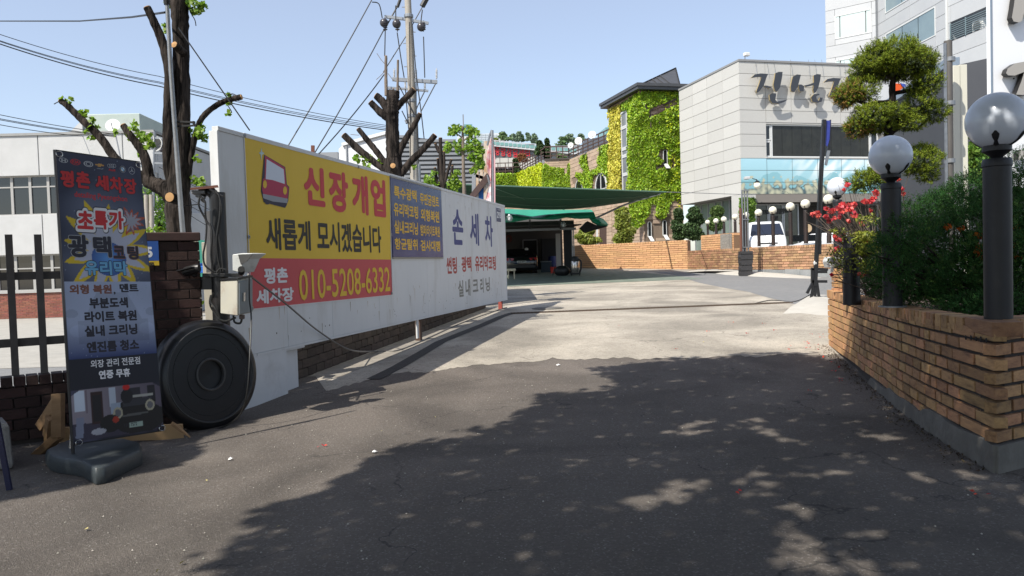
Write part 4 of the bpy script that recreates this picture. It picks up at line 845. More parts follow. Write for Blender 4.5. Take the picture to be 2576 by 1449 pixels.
for pts in ([(380, 190), (372, 260), (400, 330), (440, 420), (430, 600), (412, 700), (430, 800), (520, 860)], [(400, 195), (430, 240), (430, 330), (440, 400), (480, 450)], [(520, 130), (560, 200), (560, 350), (530, 560), (540, 720), (570, 850)], [(470, 120), (520, 150), (590, 185)], [(430, 195), (395, 215), (430, 240)], [(530, 860), (560, 825), (610, 835), (625, 870)], [(480, 1060), (470, 1130), (500, 1200), (590, 1290), (700, 1260)], [(500, 1040), (480, 1120), (520, 1180), (560, 1260)], [(680, 1240), (690, 1300), (740, 1310), (755, 1270)], [(470, 430), (490, 520), (480, 700), (500, 840)], [(555, 180), (575, 300), (550, 500), (575, 700), (590, 850)]):
    q, r_ = smooth_path([P(*C(*p), D - .16 - .02 * rr.random()) for p in pts], .011, 4); mb.tube(q, r_, 6)
mb.build('cables', cab, t, smooth=True)['kind'] = 'stuff'
q, r_ = smooth_path([P(*C(820, 900), D - .3), P(*C(822, 1100), D - .3), P(632, 800, D - .32), P(628, 900, D - .5), P(622, 980, D - .55), P(606, 1040, D - .5), P(560, 1075, D - .5), P(500, 1084, D - .5)], .008, 5); MB().tube(q, r_, 6).build('hanging_cable', cab, smooth=True, props=dict(label='black cable hanging from the control box down across the round lid', cat='cable'))
t = empty('control_box', P(595, 793, D - .3), 'weathered cream and grey metal control box hung on the black mast', 'control box')
Db = D - .12; a0 = P(*C(562, 1225), Db - .18); a1 = P(*C(715, 1245), Db - .32); a2 = P(*C(845, 1215), Db - .05); b0_ = P(*C(562, 935), Db - .18); b1_ = P(*C(715, 925), Db - .32); b2_ = P(*C(845, 898), Db - .05); bk = Vector((-.05, .25, 0)); crm = mat('cream_paint_worn', (.48, .46, .38), .6, col2=(.42, .41, .36), scale=4, grime=.8, grimecol=(.22, .11, .05), gscale=3); gdr = mat('grey_box_door', (.22, .25, .26), .5, grime=.4, grimecol=(.2, .12, .07), gscale=5)
mb = MB(); mb.hexa([a0, a1, a2, a0 + (a2 - a1), b0_, b1_, b2_, b0_ + (b2_ - b1_)]); mb.build('casing', crm, t, bevel=.008)
nn = (a2 - a1).cross(Vector((0, 0, 1))).normalized(); nn = nn if nn.y < 0 else -nn
def dr(u, v, o): return (a1 * (1 - u) + a2 * u) * (1 - v) + (b1_ * (1 - u) + b2_ * u) * v + nn * o
mb = MB(); mb.hexa([dr(.06, .03, .001), dr(.97, .03, .001), dr(.97, .03, -.01), dr(.06, .03, -.01), dr(.06, .95, .001), dr(.97, .95, .001), dr(.97, .95, -.01), dr(.06, .95, -.01)]); mb = MB(); mb.hexa([dr(.06, .03, .014), dr(.97, .03, .014), dr(.97, .03, .001), dr(.06, .03, .001), dr(.06, .95, .014), dr(.97, .95, .014), dr(.97, .95, .001), dr(.06, .95, .001)]); d_ = mb.build('door', gdr, t, bevel=.004)
mb = MB(); mb.hexa([dr(.25, .38, .03), dr(.36, .38, .03), dr(.36, .38, .015), dr(.25, .38, .015), dr(.25, .62, .03), dr(.36, .62, .03), dr(.36, .62, .015), dr(.25, .62, .015)]); mb.build('handle', chrome, d_)
mb = MB(); l1 = P(*C(560, 934), Db - .19); mb.hexa([l1, P(*C(716, 924), Db - .335), P(*C(852, 896), Db - .05), l1 + (a2 - a1), l1 + Vector((0, 0, .02)), P(*C(716, 910), Db - .335), P(*C(852, 884), Db - .05), l1 + (a2 - a1) + Vector((0, 0, .02))]); mb.build('lid', bm_, t)
mb = MB(); pbox(mb, *C(730, 1238), *C(775, 1275), Db - .2, .06); mb.build('cable_gland', mat('dull_brown', (.12, .09, .08), .7), t, bevel=.005)
t = empty('floodlight', P(610, 686, D - .3), 'white weathered floodlight housing clamped above the control box', 'floodlight'); fl = mat('flood_white', (.55, .56, .54), .5, grime=.6, grimecol=(.12, .12, .11), gscale=7)
mb = MB(); A = [P(*C(665, 700), D - .3), P(*C(668, 845), D - .3), P(*C(735, 862), D - .3), P(*C(790, 740), D - .3), P(*C(852, 692), D - .3), P(*C(760, 688), D - .3)]; mb.prism(A, Vector((.10, .16, 0))); mb.build('housing', fl, t, bevel=.008)
mb = MB(); A = [P(*C(720, 700), D - .315), P(*C(850, 694), D - .315), P(*C(800, 760), D - .315), P(*C(745, 790), D - .315)]; mb.prism(A, Vector((0, .012, 0))); mb.build('glass', mat('lamp_glass_dark', (.06, .06, .06), .2), t)
mb = MB().tube([P(*C(750, 830), D - .33), P(*C(750, 858), D - .25)], .035, 10); mb.build('knuckle', cab, t, smooth=True)
t = empty('security_camera', P(475, 700, D - .2), 'black tube camera on the gate cross arm beside the tree trunk', 'camera'); mb = MB().tube([P(*C(185, 875), D - .1), P(*C(360, 822), D - .2), P(*C(378, 820), D - .2)], [.055, .05, .045], 12); mb.build('body', bm_, t, smooth=True); mb = MB(); mb.bar(P(*C(180, 850), D - .15), P(*C(330, 812), D - .25), .10, .012); mb.build('sun_shield', bm_, t); mb = MB().tube([P(*C(330, 870), D - .14), P(*C(345, 900), D)], .03, 8); mb.build('bracket', bm_, t, smooth=True)
crp = mat('cream_post', (.42, .39, .32), .7, col2=(.36, .33, .27), scale=4)
for (x0, y0, x1, y1), lb in (((482, 605, 494, 807), 'left one of two cream wooden gate posts behind the black mast'), ((519, 609, 527, 807), 'right one of two cream wooden gate posts behind the black mast')):
    mb = MB(); a = P(x0, y1, 9.0); b = P(x1, y0, 9.0); mb.hexa([Vector((a.x, 9.0, 0)), Vector((b.x + .03, 9.0, 0)), Vector((b.x + .03, 9.06, 0)), Vector((a.x, 9.06, 0)), Vector((a.x - .02, 9, b.z)), Vector((b.x, 9, b.z)), Vector((b.x, 9.06, b.z)), Vector((a.x - .02, 9.06, b.z))]); mb.build('gate_post', crp, bevel=.006, props=dict(label=lb, cat='post', group='cream gate posts'))
# ============================================================ TREES WITH LOPPED LIMBS
bark = mat('tree_bark', (.050, .040, .034), .95, col2=(.010, .008, .007), scale=13, stretch=(1, 1, .16), bump=1.0, bscale=15, bdist=.06, detail=8, contrast=.08, spec=.2); cutm = mat('cut_wood', (.45, .25, .10), .8, col2=(.42, .24, .10), scale=14)
bark2 = mat('pale_bark', (.22, .18, .14), .9, col2=(.13, .10, .08), scale=8, stretch=(1, 1, .4), bump=.6, bscale=20)
gink = mat('ginkgo_leaf', (.22, .36, .035), .5, trans=.45, isl=.35); 
def limb(tr, pts, rad, m=bark, name='limb', cut=True, seg=12, wob=.07):
    q, r_ = smooth_path(pts, rad, 6); rr = random.Random(int(pts[0][0] * 99) + len(pts)); r_ = [a * (1 + rr.uniform(-.05, .05)) for a in r_]
    o = MB().tube(q, r_, seg, wob=wob, rng=rr).build(name, m, tr, smooth=True)
    if cut:
        z = (q[-1] - q[-2]).normalized(); MB().lathe([(r_[-1] * .93, .0), (r_[-1] * .9, .008), (0, .010)], q[-1], z, 14).build('cut_face', cutm, o)
    return o
def fan_leaves(name, tr, spots, m=gink, size=.05, n=22):
    C_ = [];
    for c, r_, k in spots:
        a, _ = in_ell(k or n, c, (r_, r_, r_)); C_.append(a)
    return leaves(name, np.concatenate(C_), size, m, tr, 'stuff', aspect=.95, spread=.6, nrm=np.array([.1, -.5, .4]))
DT = 9.6; pp = lambda x, y, d=DT: P(x, y, d)
tr = empty('ginkgo_tree', (P(465, 815, DT).x, DT, 0), 'tall lopped ginkgo tree with a pipe strapped to it, behind the gate mast', 'tree')
r = lambda px: px * DT / F
b0_ = Vector((P(462, 1000, DT).x, DT, -.05))
limb(tr, [b0_, pp(466, 815), pp(458, 690), pp(452, 600), pp(448, 520), pp(452, 440), pp(455, 330), pp(456, 200), pp(455, 90), pp(452, 20), pp(450, -60), pp(448, -160)], [r(34), r(30), r(29), r(28), r(31), r(24), r(22), r(20), r(19), r(21), r(19), r(15)], name='trunk', seg=20)
limb(tr, [pp(442, 480), pp(426, 420), pp(424, 300, 9.5), pp(426, 190, 9.45), pp(410, 110, 9.45), pp(385, 50, 9.4), pp(370, 19, 9.38)], [r(16), r(15), r(13), r(12), r(11), r(10), r(9)])
limb(tr, [pp(440, 505), pp(418, 478), pp(385, 462), pp(360, 447), pp(318, 425), pp(288, 396), pp(250, 343), pp(205, 300), pp(172, 268), pp(152, 253)], [r(24), r(22), r(18), r(15), r(13), r(11), r(10), r(9), r(8), r(7)])
limb(tr, [pp(378, 462), pp(372, 430), pp(362, 390), pp(345, 362), pp(325, 338), pp(310, 315)], [r(15), r(13), r(12), r(10), r(9), r(8)])
limb(tr, [pp(462, 480), pp(474, 420), pp(482, 380), pp(499, 315), pp(520, 284), pp(550, 262), pp(580, 250), pp(607, 244)], [r(14), r(10), r(8), r(7), r(7), r(7), r(7), r(7)])
c = pp(427, 496, 9.2); MB().lathe([(r(14), -.2), (r(12.5), 0), (r(11), .004)], c, (-.1, -1, .05), 18).build('stub', bark, tr, smooth=True); MB().lathe([(r(11.4), .002), (r(11), .008), (0, .010)], c, (-.1, -1, .05), 18).build('cut_face', cutm, tr)
c = pp(438, 112, 9.3); MB().lathe([(r(10), -.2), (r(8.5), 0)], c, (-.2, -1, .3), 14).build('stub', bark, tr); MB().lathe([(r(7.8), .002), (0, .01)], c, (-.2, -1, .3), 14).build('cut_face', cutm, tr)
c = pp(478, 640, 9.45); MB().ball(c, r(11), sc=(1, 1, 1.4)).build('burl', bark, tr, smooth=True)
for pts in ([(455, 40), (470, 25), (490, 18)], [(478, 30), (490, 50), (493, 65)], [(480, 20), (497, 12)], [(600, 243), (585, 236), (572, 240)], [(570, 262), (580, 276), (583, 284)], [(152, 253), (136, 262)], [(375, 372), (385, 360)]):
    q, r_ = smooth_path([pp(*p) for p in pts], .006, 4); MB().tube(q, r_, 5).build('twig', bark, tr)
def lf(l): return [(pp(x, y), r(rp), k) for x, y, rp, k in l]
leaves_spots = lf([(430, 8, 14, 26), (450, 18, 12, 20), (470, 6, 14, 22), (492, 14, 20, 60), (510, 18, 12, 30), (494, 30, 10, 18), (412, 60, 8, 9), (417, 78, 6, 6), (416, 113, 6, 6), (158, 250, 8, 10), (178, 254, 7, 8), (212, 283, 10, 12), (232, 302, 8, 10), (228, 322, 12, 14), (245, 317, 8, 8), (214, 328, 8, 8), (230, 349, 9, 10), (322, 343, 10, 12), (338, 318, 14, 22), (350, 336, 10, 14), (358, 350, 10, 14), (374, 345, 9, 12), (368, 372, 10, 14), (352, 385, 9, 12), (382, 362, 9, 14), (290, 332, 8, 8), (574, 240, 8, 7), (575, 262, 6, 5), (574, 284, 8, 8), (505, 330, 16, 46), (496, 342, 12, 26), (510, 348, 12, 26), (492, 395, 8, 10), (500, 404, 6, 6), (480, 325, 7, 7), (490, 452, 12, 20), (505, 460, 14, 26), (508, 758, 5, 2), (380, 580, 14, 20), (400, 580, 8, 8)])
fan_leaves('leaves', tr, leaves_spots, size=.062)
t = empty('strapped_pipe', pp(470, 690), 'grey steel pipe strapped upright to the near ginkgo trunk', 'pipe')
q, r_ = smooth_path([pp(420, 4, 9.2), pp(430, 180, 9.2), pp(443, 360, 9.2), pp(458, 560, 9.2), pp(471, 700, 9.2)], [.024, .026, .028, .03, .03], 4); MB().tube(q, r_, 10).build('pipe', stl, t, smooth=True); MB().lathe([(.035, 0), (.04, .05), (.02, .1)], pp(420, 12, 9.2), (0, 0, 1), 10).build('cap', cab, t)
mb = MB(); mb.bar(pp(434, 306, 9.25), pp(489, 308, 9.25), .05, .02); mb.bar(pp(444, 318, 9.25), pp(484, 316, 9.25), .03, .02); mb.bar(pp(488, 305, 9.25), pp(488, 318, 9.25), .04, .02); mb.build('bracket', cab, t)
for y in (600, 655, 520): mb = MB(); a = pp(446 + (y - 520) * .05, y, 9.24); mb.tube([a, pp(500, y - 6, 9.3)], .007, 5); mb.build('strap_wire', cab, t)
# second lopped tree behind the hoarding
def S(x, y): return (836.6 + .3487 * x, .3487 * y)
D2 = 15.6; tr = empty('lopped_tree', (P(990, 600, D2).x, D2, 0), 'stout bare lopped tree behind the middle of the white hoarding', 'tree'); r = lambda px: px * D2 / F; pz_ = lambda x, y, d=D2: P(*S(x, y), d)
b0_ = Vector((P(992, 600, D2).x, D2, .1))
limb(tr, [b0_, pz_(440, 1260), pz_(440, 1150), pz_(432, 1000), pz_(430, 880), pz_(425, 790), pz_(432, 720), pz_(440, 655)], [r(24), r(22), r(18), r(16.5), r(16.5), r(19), r(16), r(15)], name='trunk', cut=False, seg=18)
for pts, rad in ([[(400, 800), (365, 740), (325, 700), (312, 690)], (10, 10, 9, 8)], [[(395, 850), (350, 815), (300, 765), (275, 738)], (9, 9, 8, 8)], [[(460, 780), (500, 735), (545, 690), (588, 645)], (9, 8, 8, 8)], [[(455, 1180), (480, 1100), (530, 1000), (590, 900), (632, 820)], (10, 9, 8, 7, 6)], [[(490, 1260), (560, 1170), (650, 1080), (740, 975)], (10, 9, 8, 7)], [[(400, 1215), (330, 1110), (250, 1010), (185, 930)], (8, 8, 7, 6)], [[(400, 1240), (300, 1170), (180, 1070), (80, 975)], (9, 9, 9, 8)]):
    limb(tr, [pz_(*p) for p in pts], [r(a) for a in rad])
limb(tr, [pz_(388, 690), pz_(385, 560), pz_(385, 405)], [r(4.5), r(4), r(3.6)], m=bark2); limb(tr, [pz_(470, 660), pz_(470, 560), pz_(472, 435)], [r(3.6), r(3), r(2.8)], m=bark2); limb(tr, [pz_(438, 700), pz_(438, 640)], [r(2), r(1.8)], m=bark2)
for pts in ([(385, 470), (350, 430), (320, 385)], [(372, 520), (345, 548), (315, 575)], [(400, 530), (430, 570), (455, 590)], [(190, 975), (130, 970)]): MB().tube([pz_(*p) for p in pts], .006, 5).build('twig', bark2, tr)
c = pz_(435, 1195, D2 - .35); MB().lathe([(r(8), -.25), (r(7), 0)], c, (.1, -1, .2), 14).build('stub', bark, tr); MB().lathe([(r(6.4), .002), (0, .01)], c, (.1, -1, .2), 14).build('cut_face', cutm, tr)
fan_leaves('leaves', tr, [(pz_(x, y), r(rp), k) for x, y, rp, k in [(185, 1130, 12, 18), (170, 1160, 10, 14), (250, 1170, 14, 26), (265, 1150, 10, 16), (340, 1165, 8, 14), (350, 1190, 6, 8), (590, 1205, 6, 8)]], size=.08)
# small trees further on
tr = empty('sapling_stump', (P(1110, 500, 19).x, 19, .2), 'cluster of cut bare stems with fresh shoots behind the hoarding, before the grey siding', 'tree'); D3 = 19; r = lambda px: px * D3 / F; pz3 = lambda x, y, d=D3: P(*S(x, y), d)
limb(tr, [Vector((P(1112, 600, D3).x, D3, .2)), pz3(795, 1400), pz3(790, 1300), pz3(780, 1150), pz3(778, 995)], [r(10), r(7), r(6), r(5), r(4.5)], name='trunk')
for pts in ([(785, 1330), (770, 1250), (758, 1145)], [(795, 1330), (805, 1230), (803, 1095)], [(800, 1350), (830, 1240), (858, 1150)], [(820, 1400), (850, 1300), (865, 1195)], [(780, 1400), (750, 1290), (738, 1210)], [(770, 1100), (750, 1060), (742, 1035)]): limb(tr, [pz3(*p) for p in pts], [r(4.5), r(4), r(3.2)])
fan_leaves('leaves', tr, [(pz3(x, y), r(rp), k) for x, y, rp, k in [(730, 1250, 10, 40), (720, 1300, 12, 50), (750, 1330, 10, 40), (870, 1290, 14, 80), (895, 1250, 10, 60), (880, 1350, 16, 90), (850, 1330, 12, 60), (905, 1330, 10, 60), (690, 1300, 14, 60), (680, 1330, 10, 50)]], size=.07)
tr = empty('young_ginkgo', (P(1167, 500, 21).x, 21, .3), 'slim young ginkgo with pale trunk and bright leaves above the hoarding', 'tree'); D4 = 21; r = lambda px: px * D4 / F; pz4 = lambda x, y, d=D4: P(*S(x, y), d)
limb(tr, [Vector((P(1168, 600, D4).x, D4, .3)), pz4(950, 1400), pz4(945, 1250), pz4(942, 1100), pz4(938, 915)], [r(5), r(4.5), r(4.2), r(4), r(3)], m=bark2, name='trunk')
for pts in ([(945, 1130), (915, 1080), (880, 1040)], [(945, 1130), (1000, 1110), (1050, 1070)], [(938, 1000), (910, 975), (870, 960)], [(940, 1020), (990, 980), (1030, 950)]): limb(tr, [pz4(*p) for p in pts], [r(2.2), r(1.6), r(1)], m=bark2, cut=False, seg=6)
fan_leaves('leaves', tr, [(pz4(x, y), r(rp), k) for x, y, rp, k in [(880, 940, 16, 60), (860, 960, 10, 30), (910, 930, 12, 45), (985, 945, 14, 60), (1020, 960, 14, 60), (1000, 1000, 12, 45), (835, 1055, 12, 45), (830, 1080, 10, 30), (900, 1040, 14, 50), (975, 1060, 14, 50), (1030, 1050, 16, 80), (1060, 1090, 14, 70), (1040, 1140, 16, 80), (1060, 1180, 14, 70), (1070, 1200, 10, 50), (920, 1090, 12, 40), (1000, 1130, 12, 45), (1020, 1230, 10, 30)]], size=.09)
# ============================================================ UTILITY POLE AND WIRES
DP = 30.; r = lambda px: px * DP / F; pu = lambda x, y, d=DP: P(*S(x, y), d); conp = mat('pole_concrete', (.36, .33, .28), .85, col2=(.30, .27, .23), scale=3, bump=.1)
tr = empty('utility_pole', (P(1046, 480, DP).x, DP, .6), 'grey concrete utility pole with two crossarms and insulators behind the lopped tree', 'utility pole')
MB().tube([Vector((P(1048, 560, DP).x, DP, .5)), pu(592, 1300), pu(565, 500), pu(540, -60), pu(535, -250)], [r(12.5), r(11), r(9.5), r(8), r(7)], 16).build('shaft', conp, tr, smooth=True)
ins = mat('brown_insulator', (.05, .045, .05), .3); insw = mat('white_insulator', (.5, .5, .5), .3)
def arm(a, b, w=.10, nm='crossarm'): mb = MB().bar(pu(*a), pu(*b), w, w); return mb.build(nm, stl, tr)
arm((375, 120), (525, 138)); arm((570, 148), (692, 168)); arm((432, 572), (755, 592), .13); arm((400, 632), (690, 656), .08)
def insul(x, y0, y1, m=insw, k=6, w=8):
    mb = MB(); n = k
    for i in range(n): yy = y0 + (y1 - y0) * (i + .5) / n; mb.lathe([(.01, -.03), (w * DP / F * .35, -.012), (w * DP / F * .35, .012), (.01, .03)], pu(x, yy), (0, 0, 1), 10)
    mb.tube([pu(x, y0 - 12), pu(x, y1 + 8)], .02, 6); mb.build('insulator', m, tr, smooth=False)
for x in (445, 602, 750): insul(x, 505, 565)
for x in (525, 666): insul(x, 585, 645)
for x in (380, 468, 656): insul(x, 160, 220, ins, 4, 16)
for x, y in ((372, 165), (462, 172), (640, 195)): MB().ball(pu(x, y), .17).build('fuse_cutout', ins, tr, smooth=True)
mb = MB()
for i, y in enumerate((48, 228, 310, 400, 478, 640, 740, 640)): sx = 1 if i % 2 else -1; c = 545 + (y / 1300) * 45; mb.bar(pu(c, y), pu(c + sx * 46, y + 4), .03, .03)
mb.build('climbing_pegs', stl, tr)['kind'] = 'stuff'
for y in (130, 740, 850): MB().lathe([(r(10.5), 0), (r(11.5), .02), (r(11.5), .12), (r(10.5), .14)], pu(545 + y / 1300 * 45, y), (0, 0, 1), 14).build('band', stl, tr)
MB().bar(pu(525, 882), pu(600, 852), .2, .12).build('clamp', stl, tr)
MB().tube([pu(622, 1185), pu(625, 1310), pu(628, 1600)], r(4.5), 10).build('conduit', stl, tr, smooth=True)
for pts in ([(380, 215), (376, 405)], [(466, 235), (490, 400), (516, 560)], [(656, 265), (665, 560)], [(666, 655), (600, 800), (610, 870)], [(745, 600), (635, 810)], [(480, 620), (590, 830)], [(525, 640), (548, 930)], [(500, 800), (545, 890)], [(602, 600), (605, 860), (620, 1180)], [(555, 160), (560, 800), (560, 1250)], [(612, 860), (620, 1100)], [(575, 175), (600, 500), (640, 820), (660, 1000)], [(285, 15), (335, 30), (358, 130)], [(648, 70), (640, 130), (636, 180)], [(455, 40), (456, 150)]):
    q, r_ = smooth_path([pu(*p, DP - .3) for p in pts], .022, 4); MB().tube(q, r_, 5).build('jumper_wire', cab, tr, smooth=True)
def wire(pts, rad, lb, sag=0., grp=None, m=cab):
    cable('overhead_wire', pts, rad, m, None, sag, 14, label=lb, cat='wire', group=grp)
wire([P(-60, 53, 20), P(200, 53, 15), P(330, 43, 11), P(415, 31, 9.2)], .014, 'thick pale wire tied to the top of the pipe on the near ginkgo', 0)
for (a, b, c_, lb) in (((-60, 66), (400, 192), (975, 316), 'uppermost of the bundled wires sloping down from left to the utility pole'), ((-60, 82), (400, 206), (975, 320), 'second of the bundled wires sloping down from left to the utility pole'), ((-60, 84), (400, 209), (975, 324), 'third of the bundled wires sloping down from left to the utility pole'), ((-60, 90), (400, 217), (975, 328), 'lowest and thickest of the bundled wires sloping to the utility pole')):
    wire([P(*a, 22), P(*b, 25), P(*c_, 28)], .018 if 'thick' in lb else .011, lb, .12, 'bundled wires sloping to the utility pole')
for (a, b, lb) in (((935, 0), (680, 440), 'leftmost of the three service wires coming down left of the utility pole'), ((964, 78), (770, 420), 'middle one of the three service wires coming down left of the utility pole'), ((966, 188), (790, 400), 'lowest of the three service wires coming down left of the utility pole')):
    wire([P(*a, 30), P(*b, 26)], .022, lb, .1, 'service wires left of the utility pole')
wire([P(1003, 10, 30), P(965, 78, 30)], .03, 'short dark wire running up out of the frame left of the pole'); wire([P(1075, -5, 30), P(1022, 90, 30), P(964, 182, 30)], .02, 'diagonal wire passing behind the utility pole crossarm')
MB().tube([P(1000, 18, 30), P(1007, -2, 30)], .06, 8).build('wire_splice', cab, props=dict(label='black cylindrical splice on the wire left of the pole top', cat='wire splice')); MB().tube([P(1062, 16, 30), P(1073, -4, 30)], .11, 8).build('wire_insulator', cab, props=dict(label='black insulator on the wire right of the pole top', cat='insulator'))
wire([P(449, 70, 9.2), P(628, 328, 8.9)], .008, 'thin grey guy wire from the ginkgo pipe down to the hoarding')
wire([P(420, 30, 9.2), P(540, 280, 30), P(560, 240, 31)], .006, 'faint wire behind the near ginkgo') if False else None
for k, (a, b) in enumerate((((-60, 276), (330, 342)), ((-60, 287), (330, 346)), ((-60, 290), (330, 348)), ((-60, 302), (240, 345)))): wire([P(*a, 26), P(*b, 30.5)], .013, ['topmost', 'second', 'third', 'lowest'][k] + ' of the wires landing on the white office roof edge', .08, 'wires landing on the office roof')
# loose cable across the hoarding
q, r_ = smooth_path([P(624, 690, 8.15), P(720, 765, 9.0), P(800, 832, 10.4), P(880, 880, 11.4), G(945, 888) + Vector((0, 0, .03)), G(1000, 884) + Vector((0, 0, .02)), G(1065, 858) + Vector((0, 0, .02)), G(1160, 815) + Vector((0, 0, .02)), G(1240, 786) + Vector((0, 0, .02)), G(1275, 775) + Vector((0, 0, .02))], .012, 6); MB().tube(q, r_, 6).build('slack_cable', mat('grey_cable', (.14, .13, .12), .6), smooth=True, props=dict(label='slack grey cable looping from the floodlight across the hoarding to the ground', cat='cable'))
# utility pole far left behind the banner
DQ = 24; tr = empty('small_pole', P(392, 560, DQ), 'slim pole with horn speakers and insulators right of the office block', 'pole'); pq = lambda x, y: P(x, y, DQ)
for x, nm in ((368, 'post'), (381, 'post')): MB().tube([Vector((pq(x, 700).x, DQ, 0)), pq(x, 490)], .07, 10).build(nm, conp, tr, smooth=True)
MB().tube([pq(386, 520), pq(389, 330)], .04, 8).build('mast', stl, tr, smooth=True)
for a, b in (((360, 345), (415, 349)), ((385, 385), (418, 386)), ((385, 410), (420, 412)), ((414, 384), (416, 413))): MB().bar(pq(*a), pq(*b), .06, .06).build('crossarm', stl, tr)
for x, y, s in ((372, 351, 1), (392, 362, 1)): MB().lathe([(.05, -.3), (.08, -.2), (.2, -.03), (.24, 0), (.21, 0), (.05, -.18)], pq(x, y), (-.3 * s, -1, .05), 18).build('horn_speaker', mat('horn_grey', (.42, .42, .4), .5), tr, smooth=True)
for y in (368, 378): MB().ball(pq(406, y), .06).build('insulator', ins, tr)
for k, (a, b) in enumerate((((400, 470), (560, 560)), ((420, 500), (560, 590)), ((400, 420), (560, 500)), ((480, 500), (560, 540)))): wire([P(*a, 24), P(*b, 22)], .012, ['second', 'lowest', 'topmost', 'third'][k] + ' of the thin wires seen between the near ginkgo and the hoarding', .05, 'wires between ginkgo and hoarding')
# green tarp fence, crates, small far houses seen through the gate
gtm = mat('green_sheet_fence', (.02, .18, .13), .6, col2=(.025, .22, .16), scale=3)
mb = MB(); a = P(488, 725, 16); b = P(545, 725, 16); c = P(545, 612, 16); d = P(488, 600, 16); mb.prism([a, b, c, d], (0, .05, 0)); mb.build('green_hoarding', gtm, props=dict(label='green sheet hoarding seen between the gate posts', cat='fence'))
for k, (x0, y0) in enumerate(((497, 665), (505, 672))):
    mb = MB(); mb.box(P(x0 + 3, y0 + 6, 15), (.16, .2, .14)); mb.build('plastic_crate', mat('crate_blue', (.01, .12, .45), .5), bevel=.01, props=dict(label=['left and upper', 'right and lower'][k] + ' small blue plastic crate seen between the gate posts', cat='crate', group='blue crates between the gate posts'))
fh = mat('far_house_wall', (.5, .5, .49), .9); 
for k, (x0, y0, x1) in enumerate(((483, 585, 500), (498, 575, 520), (518, 590, 545), (466, 592, 486))):
    d = 150 + 20 * k; a = P(x0, y0, d); b = P(x1, y0, d); mb = MB(); mb.hexa([(a.x, d, 0), (b.x, d, 0), (b.x, d + 10, 0), (a.x, d + 10, 0), (a.x, d, a.z), (b.x, d, a.z), (b.x, d + 10, a.z), (a.x, d + 10, a.z)]); o = empty('far_house', (a.x, d, 0), ['pale far house just right of the trunk', 'tallest pale far house between the gate posts', 'pale far house rightmost between the gate posts', 'pale far house half hidden by the ginkgo trunk'][k], 'house', 'pale houses below the hill'); mb.build('wall', fh, o)
    for j in range(6):
        mb = MB(); wx = a.x + (b.x - a.x) * (.2 + .3 * (j % 3)); wz = a.z - 1.2 - 2.2 * (j // 3); mb.box((wx, d - .02, wz), (.8, .06, .9)); mb.build('window', dglass, o)
# bushy tree behind the brick pier
bush = mat('bright_green_foliage', (.13, .24, .03), .7, trans=.35, isl=.4)
o = empty('background_tree', (P(405, 560, 24).x, 27, 0), 'bright green leafy tree behind the brick pier and near trunk', 'tree'); c = P(400, 560, 27); a, _ = in_ell(2600, (c.x, 27, c.z), (1.0, .8, 1.4)); leaves('crown', a, .14, bush, o, 'stuff', nrm=np.array([0, -.3, .6])); MB().tube([(c.x, 27, 0), (c.x, 27, c.z)], .1, 8).build('trunk', bark, o)
# ============================================================ RETAINING WALLS, RIGHT
def z2(x, y): return (1499.5 + .3375 * x, 142 + .3375 * y)
def z7(x, y): return (1775.7 + .2070 * x, 410.4 + .207 * y)
def zd(x, y): return (1183.8 + .3049 * x, 299.9 + .3049 * y)
def V2(*a): return Vector(a)
W1 = [V2(3.7, 48.5), V2(6.8, 45.3), V2(9.75, 42.0)]; W2 = [V2(9.75, 42.0), V2(10.2, 41), V2(10.95, 36.2), V2(11.8, 33.3), V2(12.95, 31.0), V2(13.6, 30.2)]
tb1 = mat('tan_brick_single', (.60, .35, .18), .85, rand=.13, col2=(.52, .29, .14), scale=2, bump=.2, bscale=8); tb2 = mat('tan_brick_wall', (.58, .335, .17), .85, isl=.13)
mb1 = mat('mottled_brick_single', (.30, .16, .085), .85, rand=.3, col2=(.46, .29, .16), scale=4, bump=.2, bscale=8); mb2 = mat('mottled_brick_wall', (.31, .17, .09), .85, isl=.3)
skm = mat('grey_stone_skirting', (.20, .21, .21), .7, col2=(.30, .31, .31), scale=2, grime=.4, grimecol=(.38, .38, .36), gscale=.8)
t = empty('far_brick_wall', (*W1[1], 1.0), 'bright tan brick retaining wall beyond the drive, below the ivy tower', 'brick wall')
mb = MB(); tz = lambda s: 2.62 - .004 * s
ribbon(W1, .6, tz, .03, .3, mb, 1); mb.build('mortar_core', mat('brown_mortar', (.20, .12, .07), .95), t)
bricks(t, courses(W1, .86, 14, .118, .55, .1, side=1, joint=.022, top=(.10, .2, .33)), tb1, tb2, 260)
t = empty('car_park_wall', (*W2[3], .7), 'mottled brown brick wall of the raised car park carrying the row of globe lamps', 'brick wall')
mb = MB(); wtop = lambda s: 1.99 + .006 * s
ribbon(W2, .4, lambda s: wtop(s) - .07, .03, .3, mb, 1); mb.build('mortar_core', mat('brown_mortar', (.20, .12, .07), .95), t)
it = courses(W2, .98, 8, .115, .34, .1, side=1, joint=.02, top=(.115, .13, .33)); bricks(t, it, mb1, mb2, 280)
n = 15; L = plen(W2)
for k in range(n):
    a, b = L * k / n, L * (k + 1) / n; p0, d0 = along(W2, a + .006); p1, d1 = along(W2, b - .006); n0 = V2(-d0.y, d0.x)
    mb = MB(); zt_ = .975; A = [p0 - n0 * .03, p1 - n0 * .03, p1 + n0 * .02, p0 + n0 * .02]; mb.hexa([(q.x, q.y, .45) for q in A] + [(q.x, q.y, zt_ + .02 * (k % 2)) for q in A]); mb.build('skirting_slab', skm, t)
